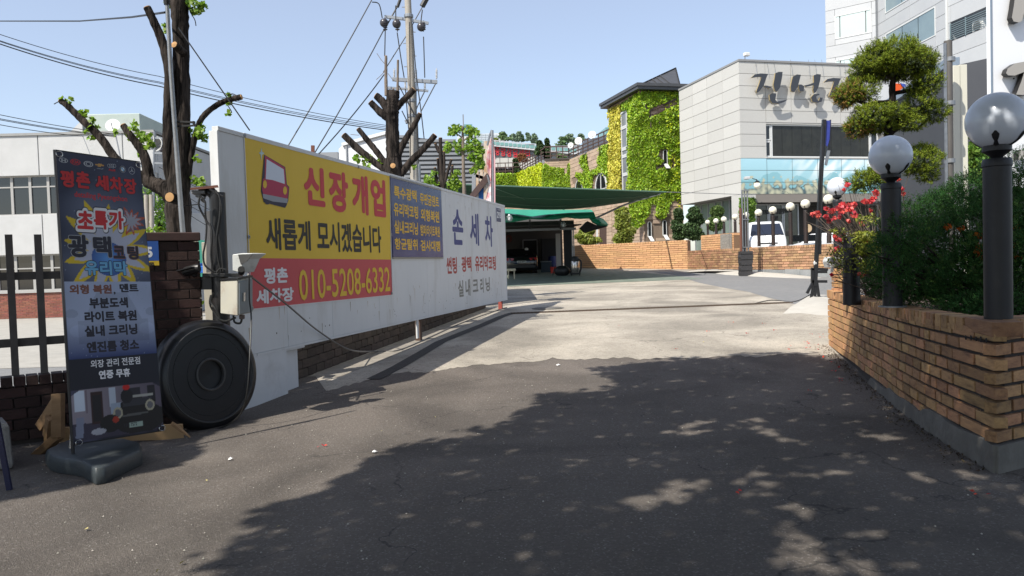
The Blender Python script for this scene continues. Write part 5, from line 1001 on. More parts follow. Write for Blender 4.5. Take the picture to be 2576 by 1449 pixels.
# raised piece with stone tablet
RW = Plane(*P(1763, 600, 41.0).xy, *(V2(*P(1845, 600, 38.0).xy) - V2(*P(1763, 600, 41.0).xy))); LR = (V2(*P(1845, 600, 38.0).xy) - V2(*P(1763, 600, 41.0).xy)).length
t = empty('raised_brick_wall', RW.p(LR / 2, 1.9), 'taller brick wall piece with a rough stone tablet at the corner of the car park', 'brick wall')
a0 = V2(*RW.p(0, 0)[:2]); a1 = V2(*RW.p(LR, 0)[:2]); zr = RW.uv(1800, 586)[1]
mb = MB(); RW.slab(mb, 0, LR, 1.5, zr - .06, -.4, -.03); mb.build('mortar_core', MATS['brown_mortar'], t)
sd = 1
it = courses([a0, a1], 1.98, int((zr - .1 - 1.98) / .115), .115, .3, .1, side=1, joint=.02, top=(.12, .35, .4)); bricks(t, it, tb1, tb2, 80)
mb = MB(); ua, ub = RW.uv(1814, 600)[0], RW.uv(1842, 600)[0]; RW.slab(mb, ua, ub, 2.02, zr - .1, .01, .05); mb.build('stone_tablet', mat('rough_stone', (.30, .28, .25), .95, col2=(.16, .15, .13), scale=16, bump=1., bscale=14), t)
# car park slab
sheet('car_park', [(9.9, 42.1), (10.4, 40.9), (11.2, 36.3), (12.1, 33.5), (13.2, 31.2), (20, 30), (34, 44), (34, 60), (6, 60), (7, 45.4)], 0, lotc, f=lambda x, y: 1.35)
# ============================================================ GLOBE LAMPS
glm = mat('lamp_globe_sky_tint', (.66, .71, .80), .22, col2=(.63, .68, .77), scale=.8, spec=.6); glc = mat('lamp_globe_cream', (.80, .76, .62), .25, spec=.5); psm = mat('black_post_paint', (.009, .009, .011), .5, col2=(.014, .014, .016), scale=5, bump=.08, bscale=60, grime=.3, grimecol=(.05, .05, .05), gscale=3); psr = mat('rusty_post_paint', (.035, .02, .016), .6, col2=(.014, .012, .012), scale=2.5)  # near globes: bluish shade and sky reflection put into the base colour
def make_lamp(loc, height, R0, gm, pm_, label, group, pr=.092):
    """post of `height` to its collar top, globe radius R0, foot at loc."""
    t = empty('globe_lamp', loc, label, 'globe lamp', group); x, y, z = loc; k = R0 / .203; o = Vector(loc); pr = pr * k
    MB().lathe([(pr, .0), (pr, height - .06), (pr * 1.06, height - .055), (pr * 1.06, height - .02), (pr * .98, height)], o, seg=28).build('post', pm_, t, smooth=True)
    MB().lathe([(pr * 1.45, 0), (pr * 1.45, .012), (pr * 1.05, .014)], o, seg=24).build('base_plate', stl, t)
    h = height; MB().lathe([(pr * .35, h), (pr * .5, h + .02 * k), (pr * .95, h + .05 * k), (pr * 1.02, h + .055 * k), (pr * 1.02, h + .10 * k), (pr * .8, h + .10 * k)], o, seg=20).build('collar', pm_, t, smooth=True)
    c = o + Vector((0, 0, h + .08 * k + R0 * .96)); MB().ball(c, R0, 40, 24).build('globe', gm, t, smooth=True)
    for a in (R(-125), R(-55), R(55), R(125)):
        pts = []; w = []
        for j, (th, ww) in enumerate(((R(172), .016), (R(155), .020), (R(140), .010), (R(132), .020), (R(124), .024), (R(116), .004))):
            rr_ = R0 * 1.012; pts.append(c + Vector((math.cos(a) * math.sin(th), math.sin(a) * math.sin(th), math.cos(th))) * rr_); w.append(ww * k)
        mb = MB(); tan = Vector((-math.sin(a), math.cos(a), 0)); vs = []
        for p, ww in zip(pts, w): rad = (p - c).normalized(); vs += [p - tan * ww, p + rad * .008 * k, p + tan * ww]
        n = len(pts); mb.add(vs, [(3 * i, 3 * i + 1, 3 * i + 4, 3 * i + 3) for i in range(n - 1)] + [(3 * i + 1, 3 * i + 2, 3 * i + 5, 3 * i + 4) for i in range(n - 1)]); mb.build('prong', pm_, t, smooth=True)
    return t
GR = 'white globe lamps on black posts'
def lamp_px(px, gy, rpx, basey, d, gm, pm_, label, zb=None):
    c = P(px, gy, d); R0 = rpx * d / F; k = R0 / .203; b = P(px + (basey - gy) * .016, basey, d); zb = b.z if zb is None else zb; h = c.z - zb - .08 * k - R0 * .96
    return make_lamp((c.x, d, zb), h, R0, gm, pm_, label, GR)
lamp_px(2507, 304, 70, 812, 5.62, glm, psm, 'largest and nearest globe lamp, on the brick planter corner at the right edge')
lamp_px(2240, 392, 50.6, 772, 7.67, glm, psm, 'second nearest globe lamp, standing in front of the lopped pine')
lamp_px(2106, 470, 24, 690, 14.6, glm, psm, 'globe lamp above the red azalea, shaded on its top', zb=.7)
for px, gy, r_, by, d, lb in ((2084, 501.5, 12.4, 612, 31.2, 'globe lamp on the car park wall half hidden behind the azalea lamp'), (2026, 513, 11.5, 613, 32.4, 'globe lamp in front of the dark entrance, right of the tripod pole'), (1988, 520, 10.8, 616, 33.6, 'globe lamp crossing the right side of the white van'), (1944, 529, 9.7, 618, 34.6, 'globe lamp crossing the middle of the van windscreen'), (1908, 535, 9.1, 620, 35.6, 'globe lamp crossing the left edge of the van windscreen'), (1877, 541, 7.6, 622, 36.8, 'globe lamp behind the wrapped steel mast'), (1849, 546, 7.7, 623, 38.2, 'globe lamp at the left side of the white van'), (1821, 552, 7.2, 590, 41, 'globe lamp above the stone tablet'), (1801, 556, 6.6, 592, 43, 'middle globe lamp of the three above the raised brick wall'), (1780, 559, 5.8, 594, 45, 'leftmost and smallest globe lamp by the junipers')):
    lamp_px(px, gy, r_, by, d, glc, psr, lb)
# hanging globe on the mural wall
c = P(1905, 467, 44.5); t = empty('wall_globe_lamp', c, 'white globe lamp on a bracket in front of the mural', 'globe lamp'); MB().ball(c, 8.5 * 44.5 / F, 24, 14).build('globe', glc, t, smooth=True); MB().lathe([(.12, .17), (.16, .22), (.05, .3)], c, seg=14).build('cap', psm, t, smooth=True); MB().tube([c + Vector((0, 0, .3)), P(1903, 452, 44.5), P(1893, 449, 45.5)], .03, 6).build('bracket', psm, t)
MB().box(P(1879, 448, 45.3), (.28, .4, .16)).build('floodlight', mat('lamp_grey', (.5, .5, .5), .5), bevel=.02, props=dict(label='small white floodlight on the mural at its left end', cat='floodlight'))
# ============================================================ WHITE PANEL BUILDING
gran = mat('pale_granite_panel', (.54, .53, .50), .6, rand=.05, col2=(.49, .48, .45), scale=26, contrast=.12, bump=.05, grime=.25, grimecol=(.42, .40, .36), gscale=.5); jm = mat('panel_joint', (.20, .195, .19), .9)
Cx, Cy = P(1861, 300, 46).x, 46.
BF = Plane(Cx, Cy, .97, .245); BL_ = Plane(Cx, Cy, -.245, .97)
zT = BF.uv(1862, 149)[1]; zM = BF.uv(1861, 489)[1]; rows = 11; hT = zT - .12; rh = (hT - zM) / rows; lenF = 11.0; lenL = BL_.uv(1711, 370)[0]
t = empty('restaurant_building', (Cx + 3, Cy + 4, 1.35), 'white stone panelled restaurant with big dark brush letters and an underwater mural', 'building')
mb = MB(); P0 = BF.p(0.05, 0, -.06); 
A = [BF.p(.7, 0, -.7), BF.p(lenF, 0, -.7), BF.p(lenF, 0, -9), BL_.p(lenL, 0, -9), BL_.p(lenL, 0, -.06), BL_.p(.7, 0, -.06)]
mb.prism([Vector((q.x, q.y, zM)) for q in A], (0, 0, hT - zM)); mb.build('core', jm, t)
mb = MB(); A2 = [BF.p(-.03, 0, .05), BF.p(lenF, 0, .05), BF.p(lenF, 0, -9), BL_.p(lenL, 0, -9), BL_.p(lenL, 0, .05)]; mb.prism([Vector((q.x, q.y, hT + .002)) for q in A2], (0, 0, .12)); mb.build('parapet_cap', mat('cap_grey', (.25, .25, .25), .6), t)
fu = [BF.uv(x, 250)[0] for x in (1861, 1926, 1990, 2054, 2114, 2172, 2230)] ; fu[0] = 0; fu = fu + [lenF]; fu = sorted(set([u for u in fu if u <= lenF]))
wu0 = BF.uv(1926, 350)[0]; wu1 = BF.uv(2212, 350)[0]; wr = (3, 6)   # window between rows (from the mural up)
g = .012
wz0 = zM + 3 * rh; wz1 = zM + 6 * rh
murm = attr_mat('mural_print', .6)
def mural_fn(U, V):
    n = len(U); u = U / lenF; v = (V - zM) / (3 * rh); nz = np.array([noise.noise(Vector((a * 1.1, b * 1.3, 0))) for a, b in zip(U, V)]); nz2 = np.array([noise.noise(Vector((a * 3.6, b * 3.2, 5))) for a, b in zip(U, V)]); nz3 = np.array([noise.noise(Vector(((a - b * .8) * 2.2, b * .7, 9))) for a, b in zip(U, V)])
    C = lerp(np.tile(cc(.55, .72, .74), (n, 1)), cc(.66, .82, .87), np.clip(v, 0, 1)); k = np.clip((nz3 + .25) * 2.2, 0, 1) * np.clip((v - .25) * 2, 0, 1) * np.clip((u - .25) * 4, 0, 1); C = lerp(C, cc(.90, .93, .93), k)
    far = v < .45 + nz * .3; C[far] = lerp(C[far], cc(.45, .66, .70), np.full(far.sum(), .6))
    rock = (v < .34 + nz2 * .35 - .25 * np.abs(u - .3)) & (u < .62); C[rock] = lerp(np.tile(cc(.30, .38, .40), (rock.sum(), 1)), cc(.72, .72, .62), np.clip(nz2[rock] * 1.5 + .5, 0, 1))
    sea = (np.abs(np.sin(U * 3.1 + V * 4 + nz * 3)) < .10) & (v < .42) & (u > .22) & (u < .7); C[sea] = cc(.22, .32, .34)
    fish = (nz2 > .42) & (v > .35) & (v < .62) & (u > .44) & (u < .62); C[fish] = cc(.88, .88, .86); gr = (nz2 > .3) & (v < .4) & (u > .62); C[gr] = cc(.62, .72, .45)
    return C
def pan(pl, u0, u1, z0, z1, m, nm='panel'):
    mb = MB(); pl.slab(mb, u0 + g, u1 - g, z0 + g, z1 - g, -.04, 0); o = mb.build(nm, m, t); return o
for r_ in range(rows):
    z0 = zM + r_ * rh; z1 = z0 + rh; sh = 0
    for a, b in zip(fu, fu[1:]):
        if r_ in (3, 4, 5) and b > wu0 + .3 and a < wu1 - .3: continue
        if r_ < 3:
            continue
        pan(BF, a, b, z0, z1, gran)
    lu = [lenL * k / 4 for k in range(5)]
    for a, b in zip(lu, lu[1:]): pan(BL_, a, b, z0, z1, gran)
for r_ in range(3):
    for a, b in zip(fu, fu[1:]):
        o = printed('mural_panel', BF, a + g, b - g, zM + r_ * rh + g, zM + (r_ + 1) * rh - g, 34, 18, mural_fn, murm, t, off=0)
for ua_, ub_, za_, zb2 in ((.06, lenF, zM, wz0), (.06, lenF, wz1, hT), (.06, wu0, wz0, wz1), (wu1, lenF, wz0, wz1)): mb = MB(); BF.slab(mb, ua_, ub_, za_ + .001, zb2 - .001, -.69, -.05); mb.build('backing', jm, t)
# window
dk = mat('dark_etched_glass', (.03, .03, .024), .25, col2=(.014, .014, .012), scale=2.2, spec=.5)
ws0 = BF.uv(1943, 350)[0]
mb = MB(); BF.slab(mb, wu0, wu1, wz1 - .08, wz1 - .01, -.5, -.02); BF.slab(mb, wu0, wu1, wz0 + .01, wz0 + .07, -.5, .04); mb.build('window_surround', gran, t)
wf = mat('white_window_frame', (.62, .63, .62), .4)
def framebox(pl, u0, u1, z0, z1, th, off, parent, m, nm='window', dp=.08):
    mb = MB(); pl.slab(mb, u0, u0 + th, z0, z1, off - dp, off); pl.slab(mb, u1 - th, u1, z0, z1, off - dp, off); pl.slab(mb, u0 + th, u1 - th, z0, z0 + th, off - dp, off); pl.slab(mb, u0 + th, u1 - th, z1 - th, z1, off - dp, off); return mb.build(nm, m, parent)
def pane(pl, u0, u1, z0, z1, off, parent, m, nm='pane'): mb = MB(); pl.slab(mb, u0, u1, z0, z1, off - .02, off); return mb.build(nm, m, parent)
zc = (wz0 + wz1) / 2
for z0, z1 in ((wz0 + .1, zc - .02), (zc + .02, wz1 - .1)):
    w_ = framebox(BF, wu0 + .02, ws0 - .02, z0, z1, .08, -.12, t, wf); pane(BF, wu0 + .1, ws0 - .1, z0 + .08, z1 - .08, -.15, w_, dglass)
w_ = framebox(BF, ws0, wu1 - .6, wz0 + .08, wz1 - .09, .07, -.10, t, wf)
for k in range(10):
    a = ws0 + .07 + (wu1 - .67 - ws0) * k / 10; b = ws0 + .07 + (wu1 - .67 - ws0) * (k + 1) / 10; pane(BF, a + .008, b - .008, wz0 + .15, wz1 - .16, -.15, w_, dk)
w_ = framebox(BF, wu1 - .58, wu1, wz0 + .1, wz1 - .1, .08, -.12, t, wf); pane(BF, wu1 - .5, wu1 - .08, wz0 + .18, wz1 - .18, -.15, w_, dglass)
# ground floor, recessed
rg_ = 1.0; cgl = mat('curtain_green_glass', (.14, .18, .16), .12, col2=(.22, .27, .24), scale=.9, spec=.6); dgl = mat('shop_front_glass', (.020, .026, .024), .06, col2=(.05, .06, .05), scale=1.2, spec=.7); sof = mat('soffit_grey', (.25, .25, .24), .8); alu = mat('aluminium_frame', (.34, .35, .36), .4, .5)
mb = MB(); BF.slab(mb, -.02, 1.0, 1.35, zM - .002, -1.1, -.02); mb.build('corner_column', gran, t)
mb = MB(); BF.slab(mb, 1.0, lenF, zM - .5, zM - .003, -.12, -.01); mb.build('fascia', mat('fascia_brown_grey', (.20, .18, .16), .7), t)
mu = [1.02] + [BF.uv(x, 560)[0] for x in (1921, 1956, 1993, 2033)]
for a, b in zip(mu, mu[1:]):
    w_ = framebox(BF, a, b - .02, 1.36, zM - .52, .09, -.9, t, alu, 'shop_window'); pane(BF, a + .09, b - .11, 1.45, zM - .62, -.94, w_, dgl)
w_ = framebox(BF, mu[-1], lenF, 1.36, zM - .52, .09, -1.3, t, mat('dark_frame', (.03, .03, .03), .5), 'entrance'); pane(BF, mu[-1] + .09, lenF - .09, 1.45, zM - .62, -1.6, w_, mat('dark_interior', (.012, .011, .010), .7))
mb = MB(); BF.slab(mb, 1.7, lenF, 1.36, zM - .01, -9, -2.5); mb.build('back_wall', jm, t)
mb = MB(); BL_.slab(mb, 1.15, lenL, 1.35, 2.0, -1.2, -.9); mb.build('low_wall', gran, t)
for k in range(7):
    a = 1.15 + (lenL - 1.2) * k / 7; b = 1.15 + (lenL - 1.2) * (k + 1) / 7; w_ = framebox(BL_, a, b - .01, 2.01, zM - .02, .07, -.95, t, alu); pane(BL_, a + .07, b - .08, 2.08, zM - .09, -1.0, w_, cgl)
ctext = mat('door_lettering', (.25, .25, .22), .6)
for s, xl, xr, yt, yb in (('오토', 1937, 1956, 525, 536), ('대광어', 1965, 2012, 521, 536), ('포장', 1960, 1980, 540, 552)): text(s, BF, boxpx(BF, xl, xr, yt, yb), mat('print_black', (.02, .02, .02), .6), .05, 1, t).location += BF.n * -.88
c = P(2037, 574, 46); MB().lathe([(0, 0), (.24, .02), (.26, .0)], c + Vector((0, .3, 0)), (0, -1, 0), 18).build('round_sign', mat('dim_round_sign', (.45, .33, .2), .6), t)
# brush letter sign
def Z3(x, y): return (1815 + .2451 * x, 118.4 + .2451 * y)
lt = mat('letter_charcoal', (.040, .045, .055), .5); ls = mat('letter_side_gold', (.30, .24, .13), .5)
t3 = empty('letter_sign', BF.p(4, zT - 3.5), 'big dark brush stroke sign letters standing off the white restaurant wall', 'sign')
def stroke(pts, depth=.11):
    mb = MB(); q = [BF.p(*BF.uv(*Z3(*p)), .42) for p in pts]; n = len(q); e = -BF.n * depth; tr = tessellate_polygon([q]); mb.cur = 0; mb.add(q, [tuple(a) for a in tr]); mb.cur = 1
    mb.add(q + [a + e for a in q], [(i, (i + 1) % n, (i + 1) % n + n, i + n) for i in range(n)] + [tuple(i + n for i in a) for a in tr]); return mb
def letter(strs):
    mb = MB()
    for s in strs:
        m_ = stroke(s); b = len(mb.v); mb.v += m_.v; mb.f += [tuple(b + i for i in f) for f in m_.f]; mb.mi += m_.mi
    for s in strs:
        u, v = BF.uv(*Z3(*s[len(s) // 2])); mb.cur = 1; mb.bar(BF.p(u, v, .12), BF.p(u, v, 0), .03, .03)
    return mb.build('letter', [lt, ls], t3)
J = [[(262, 335), (300, 300), (360, 288), (440, 293), (425, 320), (395, 410), (350, 470), (325, 485), (318, 470), (345, 400), (370, 322), (320, 325)], [(385, 412), (430, 412), (475, 428), (455, 437), (415, 432)]]
letter(J + [[(512, 285), (545, 272), (586, 273), (580, 330), (560, 430), (528, 475), (505, 462), (492, 400), (505, 330)], [(450, 505), (480, 488), (522, 492), (516, 530), (512, 555), (530, 575), (640, 552), (600, 580), (550, 597), (480, 590), (458, 560)]])
letter([[(690, 320), (730, 298), (772, 302), (760, 350), (738, 430), (705, 478), (672, 470), (668, 420), (680, 360)], [(748, 402), (778, 400), (805, 418), (800, 470), (760, 470), (750, 440)], [(902, 308), (935, 294), (976, 298), (968, 360), (950, 430), (925, 480), (905, 490), (895, 450), (905, 405), (830, 424), (810, 410), (870, 395), (905, 380)], [(875, 530), (905, 498), (955, 494), (964, 506), (925, 520), (935, 560), (955, 565), (965, 532), (995, 535), (985, 575), (940, 588), (890, 575)]])
letter([[(x + 742, y + 45) if x < 700 else (x, y) for x, y in s] for s in J] + [[(1245, 318), (1270, 310), (1306, 312), (1300, 370), (1280, 440), (1250, 470), (1225, 440), (1235, 370)]])
letter([[(1500, 400), (1560, 385), (1640, 388), (1610, 480), (1560, 560), (1530, 570), (1560, 470), (1570, 420)], [(1680, 340), (1720, 335), (1715, 600), (1690, 610)], [(1720, 450), (1790, 440), (1790, 465), (1720, 475)]])
for x in (345, 460, 530, 705, 890, 955, 1025, 1200, 1255):
    a = BF.uv(*Z3(x, 130)); b = BF.uv(*Z3(x - 3 + (x % 7) * 3, 290 if x < 1300 else 320)); MB().tube([BF.p(a[0], a[1], .02), BF.p((a[0] + b[0]) / 2 + .05, (a[1] + b[1]) / 2, .03), BF.p(b[0], b[1], .1)], .012, 5).build('wire', stl, t3)
c = P(1878, 137, 46.3); t4 = empty('roof_camera', c - Vector((0, 0, .35)), 'white security camera on the parapet corner of the restaurant', 'camera'); MB().box(c, (.34, .26, .2), R(20)).build('housing', dishm, t4, bevel=.03); MB().tube([c - Vector((.1, 0, .1)), c - Vector((.1, 0, .4))], .03, 6).build('mount', stl, t4)
# ============================================================ IVY TOWER AND WING
stn = mat('tan_rustic_stone', (.46, .35, .26), .9, col2=(.38, .28, .20), scale=5, isl=.14, bump=.3, bscale=12); stb = mat('stone_backing', (.20, .15, .11), .95); slate = mat('dark_zinc_roof', (.07, .072, .075), .45, .3, col2=(.09, .09, .095), scale=2)
dT = 56.; cx = P(1612, 300, dT).x
TF = Plane(cx, dT, .97, .245); TL_ = Plane(cx, dT, -.245, .97); zE = TF.uv(1613, 228)[1]; zE2 = TF.uv(1613, 213)[1]; lf_ = TF.uv(1716, 400)[0]; ll_ = TL_.uv(1536, 400)[0]
t = empty('ivy_tower', (cx, dT + 3, 1.2), 'three storey stone tower covered with ivy under a dark hipped roof', 'building')
A = [TF.p(.0, 0, -.08), TF.p(lf_, 0, -.08), TF.p(lf_, 0, -5), TL_.p(ll_, 0, -5), TL_.p(ll_, 0, -.08)]
mb = MB(); mb.prism([Vector((q.x, q.y, .5)) for q in A], (0, 0, zE - .5)); mb.build('core', stb, t)
def stones(pl, u0, u1, z0, z1, holes, parent, h=.26, L=.75, nm='stone_facing'):
    mb = MB(); rr = random.Random(int(u1 * 10)); z = z0; k = 0
    while z < z1 - .05:
        hh = h * rr.uniform(.8, 1.15); u = u0 - (.35 if k % 2 else 0) + .0
        while u < u1:
            w = L * rr.uniform(.6, 1.3); a, b = max(u, u0), min(u + w, u1); u += w
            if b - a < .05: continue
            if any(a < hx1 and b > hx0 and z < hz1 and z + hh > hz0 for hx0, hx1, hz0, hz1 in holes): continue
            pl.slab(mb, a + .008, b - .008, z + .012, min(z + hh, z1) - .012, -.06, rr.uniform(.0, .035))
        z += hh; k += 1
    o = mb.build(nm, stn, parent); o['kind'] = 'stuff'; return o
def arch_window(pl, px0, px1, py0, py1, parent, tilt=True, depth=-.0, nm='arched_window', mull=0):
    u0, u1, z0, z1 = boxpx(pl, px0, px1, py0, py1); w = u1 - u0; r_ = w / 2; cu = (u0 + u1) / 2; zc_ = z1 - r_
    out = [(u0, z0), (u1, z0)] + [(cu + r_ * math.cos(a), zc_ + r_ * math.sin(a)) for a in np.linspace(0, math.pi, 13)]
    inn = [(cu + (a - cu) * .86, zc_ + (b - zc_) * .92 if b > zc_ else b + (.06 if b < z0 + .01 else 0)) for a, b in out]; n = len(out); mb = MB()
    vs = [pl.p(a, b, .05) for a, b in out] + [pl.p(a, b, .05) for a, b in inn] + [pl.p(a, b, -.05) for a, b in out] + [pl.p(a, b, -.05) for a, b in inn]
    mb.add(vs, [(i, (i + 1) % n, n + (i + 1) % n, n + i) for i in range(n)] + [(n + i, n + (i + 1) % n, 3 * n + (i + 1) % n, 3 * n + i) for i in range(n)] + [(i, 2 * n + i, 2 * n + (i + 1) % n, (i + 1) % n) for i in range(n)])
    for k in range(mull): a = u0 + w * (k + 1) / (mull + 1); pl.slab(mb, a - .03, a + .03, z0, z1 - .02, 0, .05)
    f = mb.build(nm, wf, parent); mb = MB(); mb.poly([pl.p(a, b, -.0) for a, b in inn]); mb.build('pane', dglass, f)
    if tilt:
        mb = MB(); zz = z0 + .0; mb.hexa([pl.p(u0, zz, .06), pl.p(u1, zz, .06), pl.p(u1, zz - .35, .5), pl.p(u0, zz - .35, .5)] + [q + Vector((0, 0, .05)) for q in (pl.p(u0, zz, .06), pl.p(u1, zz, .06), pl.p(u1, zz - .35, .5), pl.p(u0, zz - .35, .5))]); mb.build('sash', wf, f)
    return (u0 - .12, u1 + .12, z0 - .1, z1 + .15)
hF = [arch_window(TF, *z2(500, 0)[:1], *z2(530, 0)[:1], z2(0, 695)[1], z2(0, 805)[1], t), arch_window(TF, *z2(385, 0)[:1], *z2(412, 0)[:1], z2(0, 1232)[1], z2(0, 1345)[1], t), arch_window(TF, *z2(497, 0)[:1], *z2(525, 0)[:1], z2(0, 1222)[1], z2(0, 1335)[1], t)]
# balcony recess
bu0 = TF.uv(*z2(360, 400))[0]; bu1 = lf_; bz0 = TF.uv(*z2(480, 450))[1]; bz1 = TF.uv(*z2(480, 345))[1]
ra = [TF.uv(*z2(378, 418)), TF.uv(*z2(592, 320))]; rb_ = [TF.uv(*z2(378, 460)), TF.uv(*z2(595, 352))]
brn = mat('brown_rail', (.075, .045, .035), .6)
for nm, (a, b) in (('hand_rail', ra), ('lower_rail', rb_)): MB().bar(TF.p(*a, .12), TF.p(*b, .12), .08, .10).build(nm, brn, t)
for k in (.1, .4, .75): a = TF.p(ra[0][0] + (ra[1][0] - ra[0][0]) * k, ra[0][1] + (ra[1][1] - ra[0][1]) * k, .12); MB().bar(a, a - Vector((0, 0, 1.2)), .06, .06).build('rail_post', brn, t)
stones(TF, 0, lf_, .8, zE, hF, t)
# window strip on the left face
gu0, gu1 = TL_.uv(1581, 380)[0], TL_.uv(1566, 380)[0]; gz1 = TL_.uv(1573, 279)[1]; gz0 = TL_.uv(1573, 485)[1]
stones(TL_, 0, ll_, .8, zE, [(gu0 - .1, gu1 + .1, gz0, gz1)], t)
gyg = mat('grey_glass', (.13, .14, .15), .25, col2=(.18, .19, .2), scale=.7, spec=.6); zz = [gz1] + [TL_.uv(1573, y)[1] for y in (320, 374, 392.5, 439)] + [gz0]
for a, b in zip(zz[1:], zz): w_ = framebox(TL_, gu0, gu1, a + .005, b - .005, .12, .10, t, mat('pale_frame', (.55, .56, .56), .5), 'stair_window'); pane(TL_, gu0 + .12, gu1 - .12, a + .12, b - .12, .05, w_, gyg)
# eaves and roof
ov = .55; E_ = [TF.p(-ov * .8, 0, ov), TF.p(lf_ + .4, 0, ov), TF.p(lf_ + .4, 0, -6), TL_.p(ll_ + ov, 0, -6), TL_.p(ll_ + ov, 0, ov)]
mb = MB(); mb.prism([Vector((q.x, q.y, zE)) for q in E_], (0, 0, (zE2 - zE) * .5)); cE = sum(E_, Vector()) / 5
mb.build('eaves', slate, t); mb = MB(); mb.prism([Vector((q.x, q.y, zE + (zE2 - zE) * .5 + .002)) + (Vector((q.x, q.y, 0)) - cE).normalized() * .12 for q in E_], (0, 0, (zE2 - zE) * .5)); mb.build('gutter', slate, t)
ap = P(1700, 172, 61.5); base = [Vector((q.x, q.y, zE2)) - (Vector((q.x, q.y, 0)) - Vector((cE.x, cE.y, 0))).normalized() * .9 for q in E_]
mb = MB(); vs = base + [ap]; mb.add(vs, [(i, (i + 1) % 5, 5) for i in range(5)]); mb.build('roof', slate, t)
for i, (a, b) in enumerate(zip(base, base[1:] + base[:1])):
    nn = 6 if i in (0, 4) else 0
    for k in range(nn + 1):
        p = a.lerp(b, k / max(nn, 1)); tt = .0
        q = ap if k in (0, nn) else p.lerp(ap, min(1, 1.0 - abs(k / nn - .5) * 2 * .0))
        e_ = (b - a).normalized(); h_ = (ap - (a + b) / 2); up_ = (h_ - e_ * h_.dot(e_)).normalized()
        if k in (0, nn): q = ap
        else:
            m_ = (ap - a).dot(e_) / (b - a).length; kk = k / nn; fr = kk / m_ if kk < m_ else (1 - kk) / (1 - m_); q = p + up_ * (ap - p).dot(up_) * min(fr, 1) * .98
        MB().bar(p + Vector((0, 0, .04)), q + Vector((0, 0, .04)), .07, .08).build('roof_seam', slate, t)
# ivy on tower
iv1 = mat('ivy_leaf', (.28, .42, .022), .5, trans=.25, isl=.5); iv2 = mat('ivy_leaf_yellow', (.58, .54, .08), .55, trans=.25, isl=.4); iv3 = mat('ivy_leaf_lime', (.52, .60, .02), .55, trans=.3, isl=.35)
def ivy(pl, polys, n, holes, parent, m, size=.2, seed=0, dens=None, name='ivy', thick=.22):
    allp = np.array([p for pg in polys for p in pg]); x0, y0 = allp.min(0); x1, y1 = allp.max(0); q = RNG.uniform((x0, y0), (x1, y1), (n, 2)); keep = np.zeros(n, bool)
    for pg in polys: keep |= in_poly(q + RNG.normal(size=q.shape) * 1.6, pg)
    for h in holes: keep &= ~in_poly(q + RNG.normal(size=q.shape) * 1.0, h)
    if dens is not None: keep &= np.array([dens(a, b) for a, b in q]) > RNG.uniform(size=n)
    q = q[keep]; C_ = []
    for a, b in q:
        u, v = pl.uv(a, b); nz = noise.noise(Vector((u * 1.1 + seed, v * 1.1, 0))); C_.append(pl.p(u, v, .06 + thick * max(0, .5 + nz) * random.random())[:])
    o = leaves(name, C_, size, m, parent, 'stuff', nrm=np.array(pl.n) * 1.1 + np.array([0, 0, .55]), up=np.array([0, 0, -1.]), aspect=.85, spread=.75); return o
zz2 = lambda l: [z2(*p) for p in l]
ivy(TF, [zz2([(330, 265), (385, 262), (625, 268), (628, 1060), (560, 1070), (530, 1150), (495, 1215), (440, 1190), (450, 1110), (400, 1090), (385, 1180), (350, 1240), (300, 1290), (245, 1250), (240, 1000), (245, 400), (345, 262)])], 30000, [zz2([(385, 395), (600, 300), (600, 360), (380, 470)]), zz2([(470, 690), (530, 680), (540, 810), (430, 860), (440, 820), (500, 790), (450, 740)]), zz2([(350, 365), (380, 350), (378, 410), (352, 400)]), zz2([(545, 730), (590, 720), (590, 830), (555, 840)])], t, iv1, .17, 1)
ivy(TL_, [zz2([(330, 262), (330, 1000), (245, 1000), (245, 400), (200, 400), (190, 360)])], 9000, [], t, iv1, .17, 2)
ivy(TL_, [zz2([(105, 400), (190, 360), (195, 1000), (100, 1000), (95, 870), (105, 640)])], 9000, [], t, iv2, .19, 3, dens=lambda x, y: .75)
ivy(TF, [zz2([(500, 270), (628, 262), (628, 1300), (610, 1300), (590, 1050), (560, 1000)])], 2200, [], t, iv3, .16, 4, dens=lambda x, y: .5)
# wing
pts_w = [V2(*P(1534, 400, 61.9).xy), V2(*P(1432, 400, 71.3).xy), V2(*P(1370, 400, 71.3).xy), V2(*P(1303, 400, 80.9).xy), V2(*P(1215, 400, 80.9).xy)]
wing = empty('ivy_wing', (*pts_w[2], 1.2), 'lower stone wing with ivy, arched windows and a roof terrace left of the tower', 'building')
ztop = 11.15; WP = []
for a, b in zip(pts_w, pts_w[1:]): WP.append((Plane(a.x, a.y, b.x - a.x, b.y - a.y), (b - a).length))
mb = MB(); A = [Vector((p.x, p.y, 0)) for p in pts_w] + [Vector((pts_w[-1].x, 95, 0)), Vector((12, 95, 0)), Vector((12, 62, 0))]
for (pl, L_) in WP: pass
mb.prism([q + Vector((0, .1, .5)) for q in A], (0, 0, ztop - .7)); mb.build('core', stb, wing)
hA = [arch_window(WP[0][0], 1527, 1497, 435, 477, wing, False, mull=1), arch_window(WP[0][0], 1466, 1447, 451, 480, wing, False)]
hA = [(min(h[0], h[1]), max(h[0], h[1]), h[2], h[3]) for h in hA]
for k, (pl, L_) in enumerate(WP): stones(pl, 0, L_, 1.0, ztop - (0 if k < 2 else .3), hA if k == 0 else [], wing, h=.3, L=.9)
mb = MB(); WP[1][0].slab(mb, -.1, WP[1][1], ztop, ztop + .12, -.5, .12); mb.build('coping', mat('dark_coping', (.07, .06, .055), .7), wing)
w_ = framebox(WP[1][0], *sorted((WP[1][0].uv(1400, 460)[0], WP[1][0].uv(1411, 460)[0])), WP[1][0].uv(1405, 477)[1], WP[1][0].uv(1405, 458)[1], .1, .1, wing, wf); 
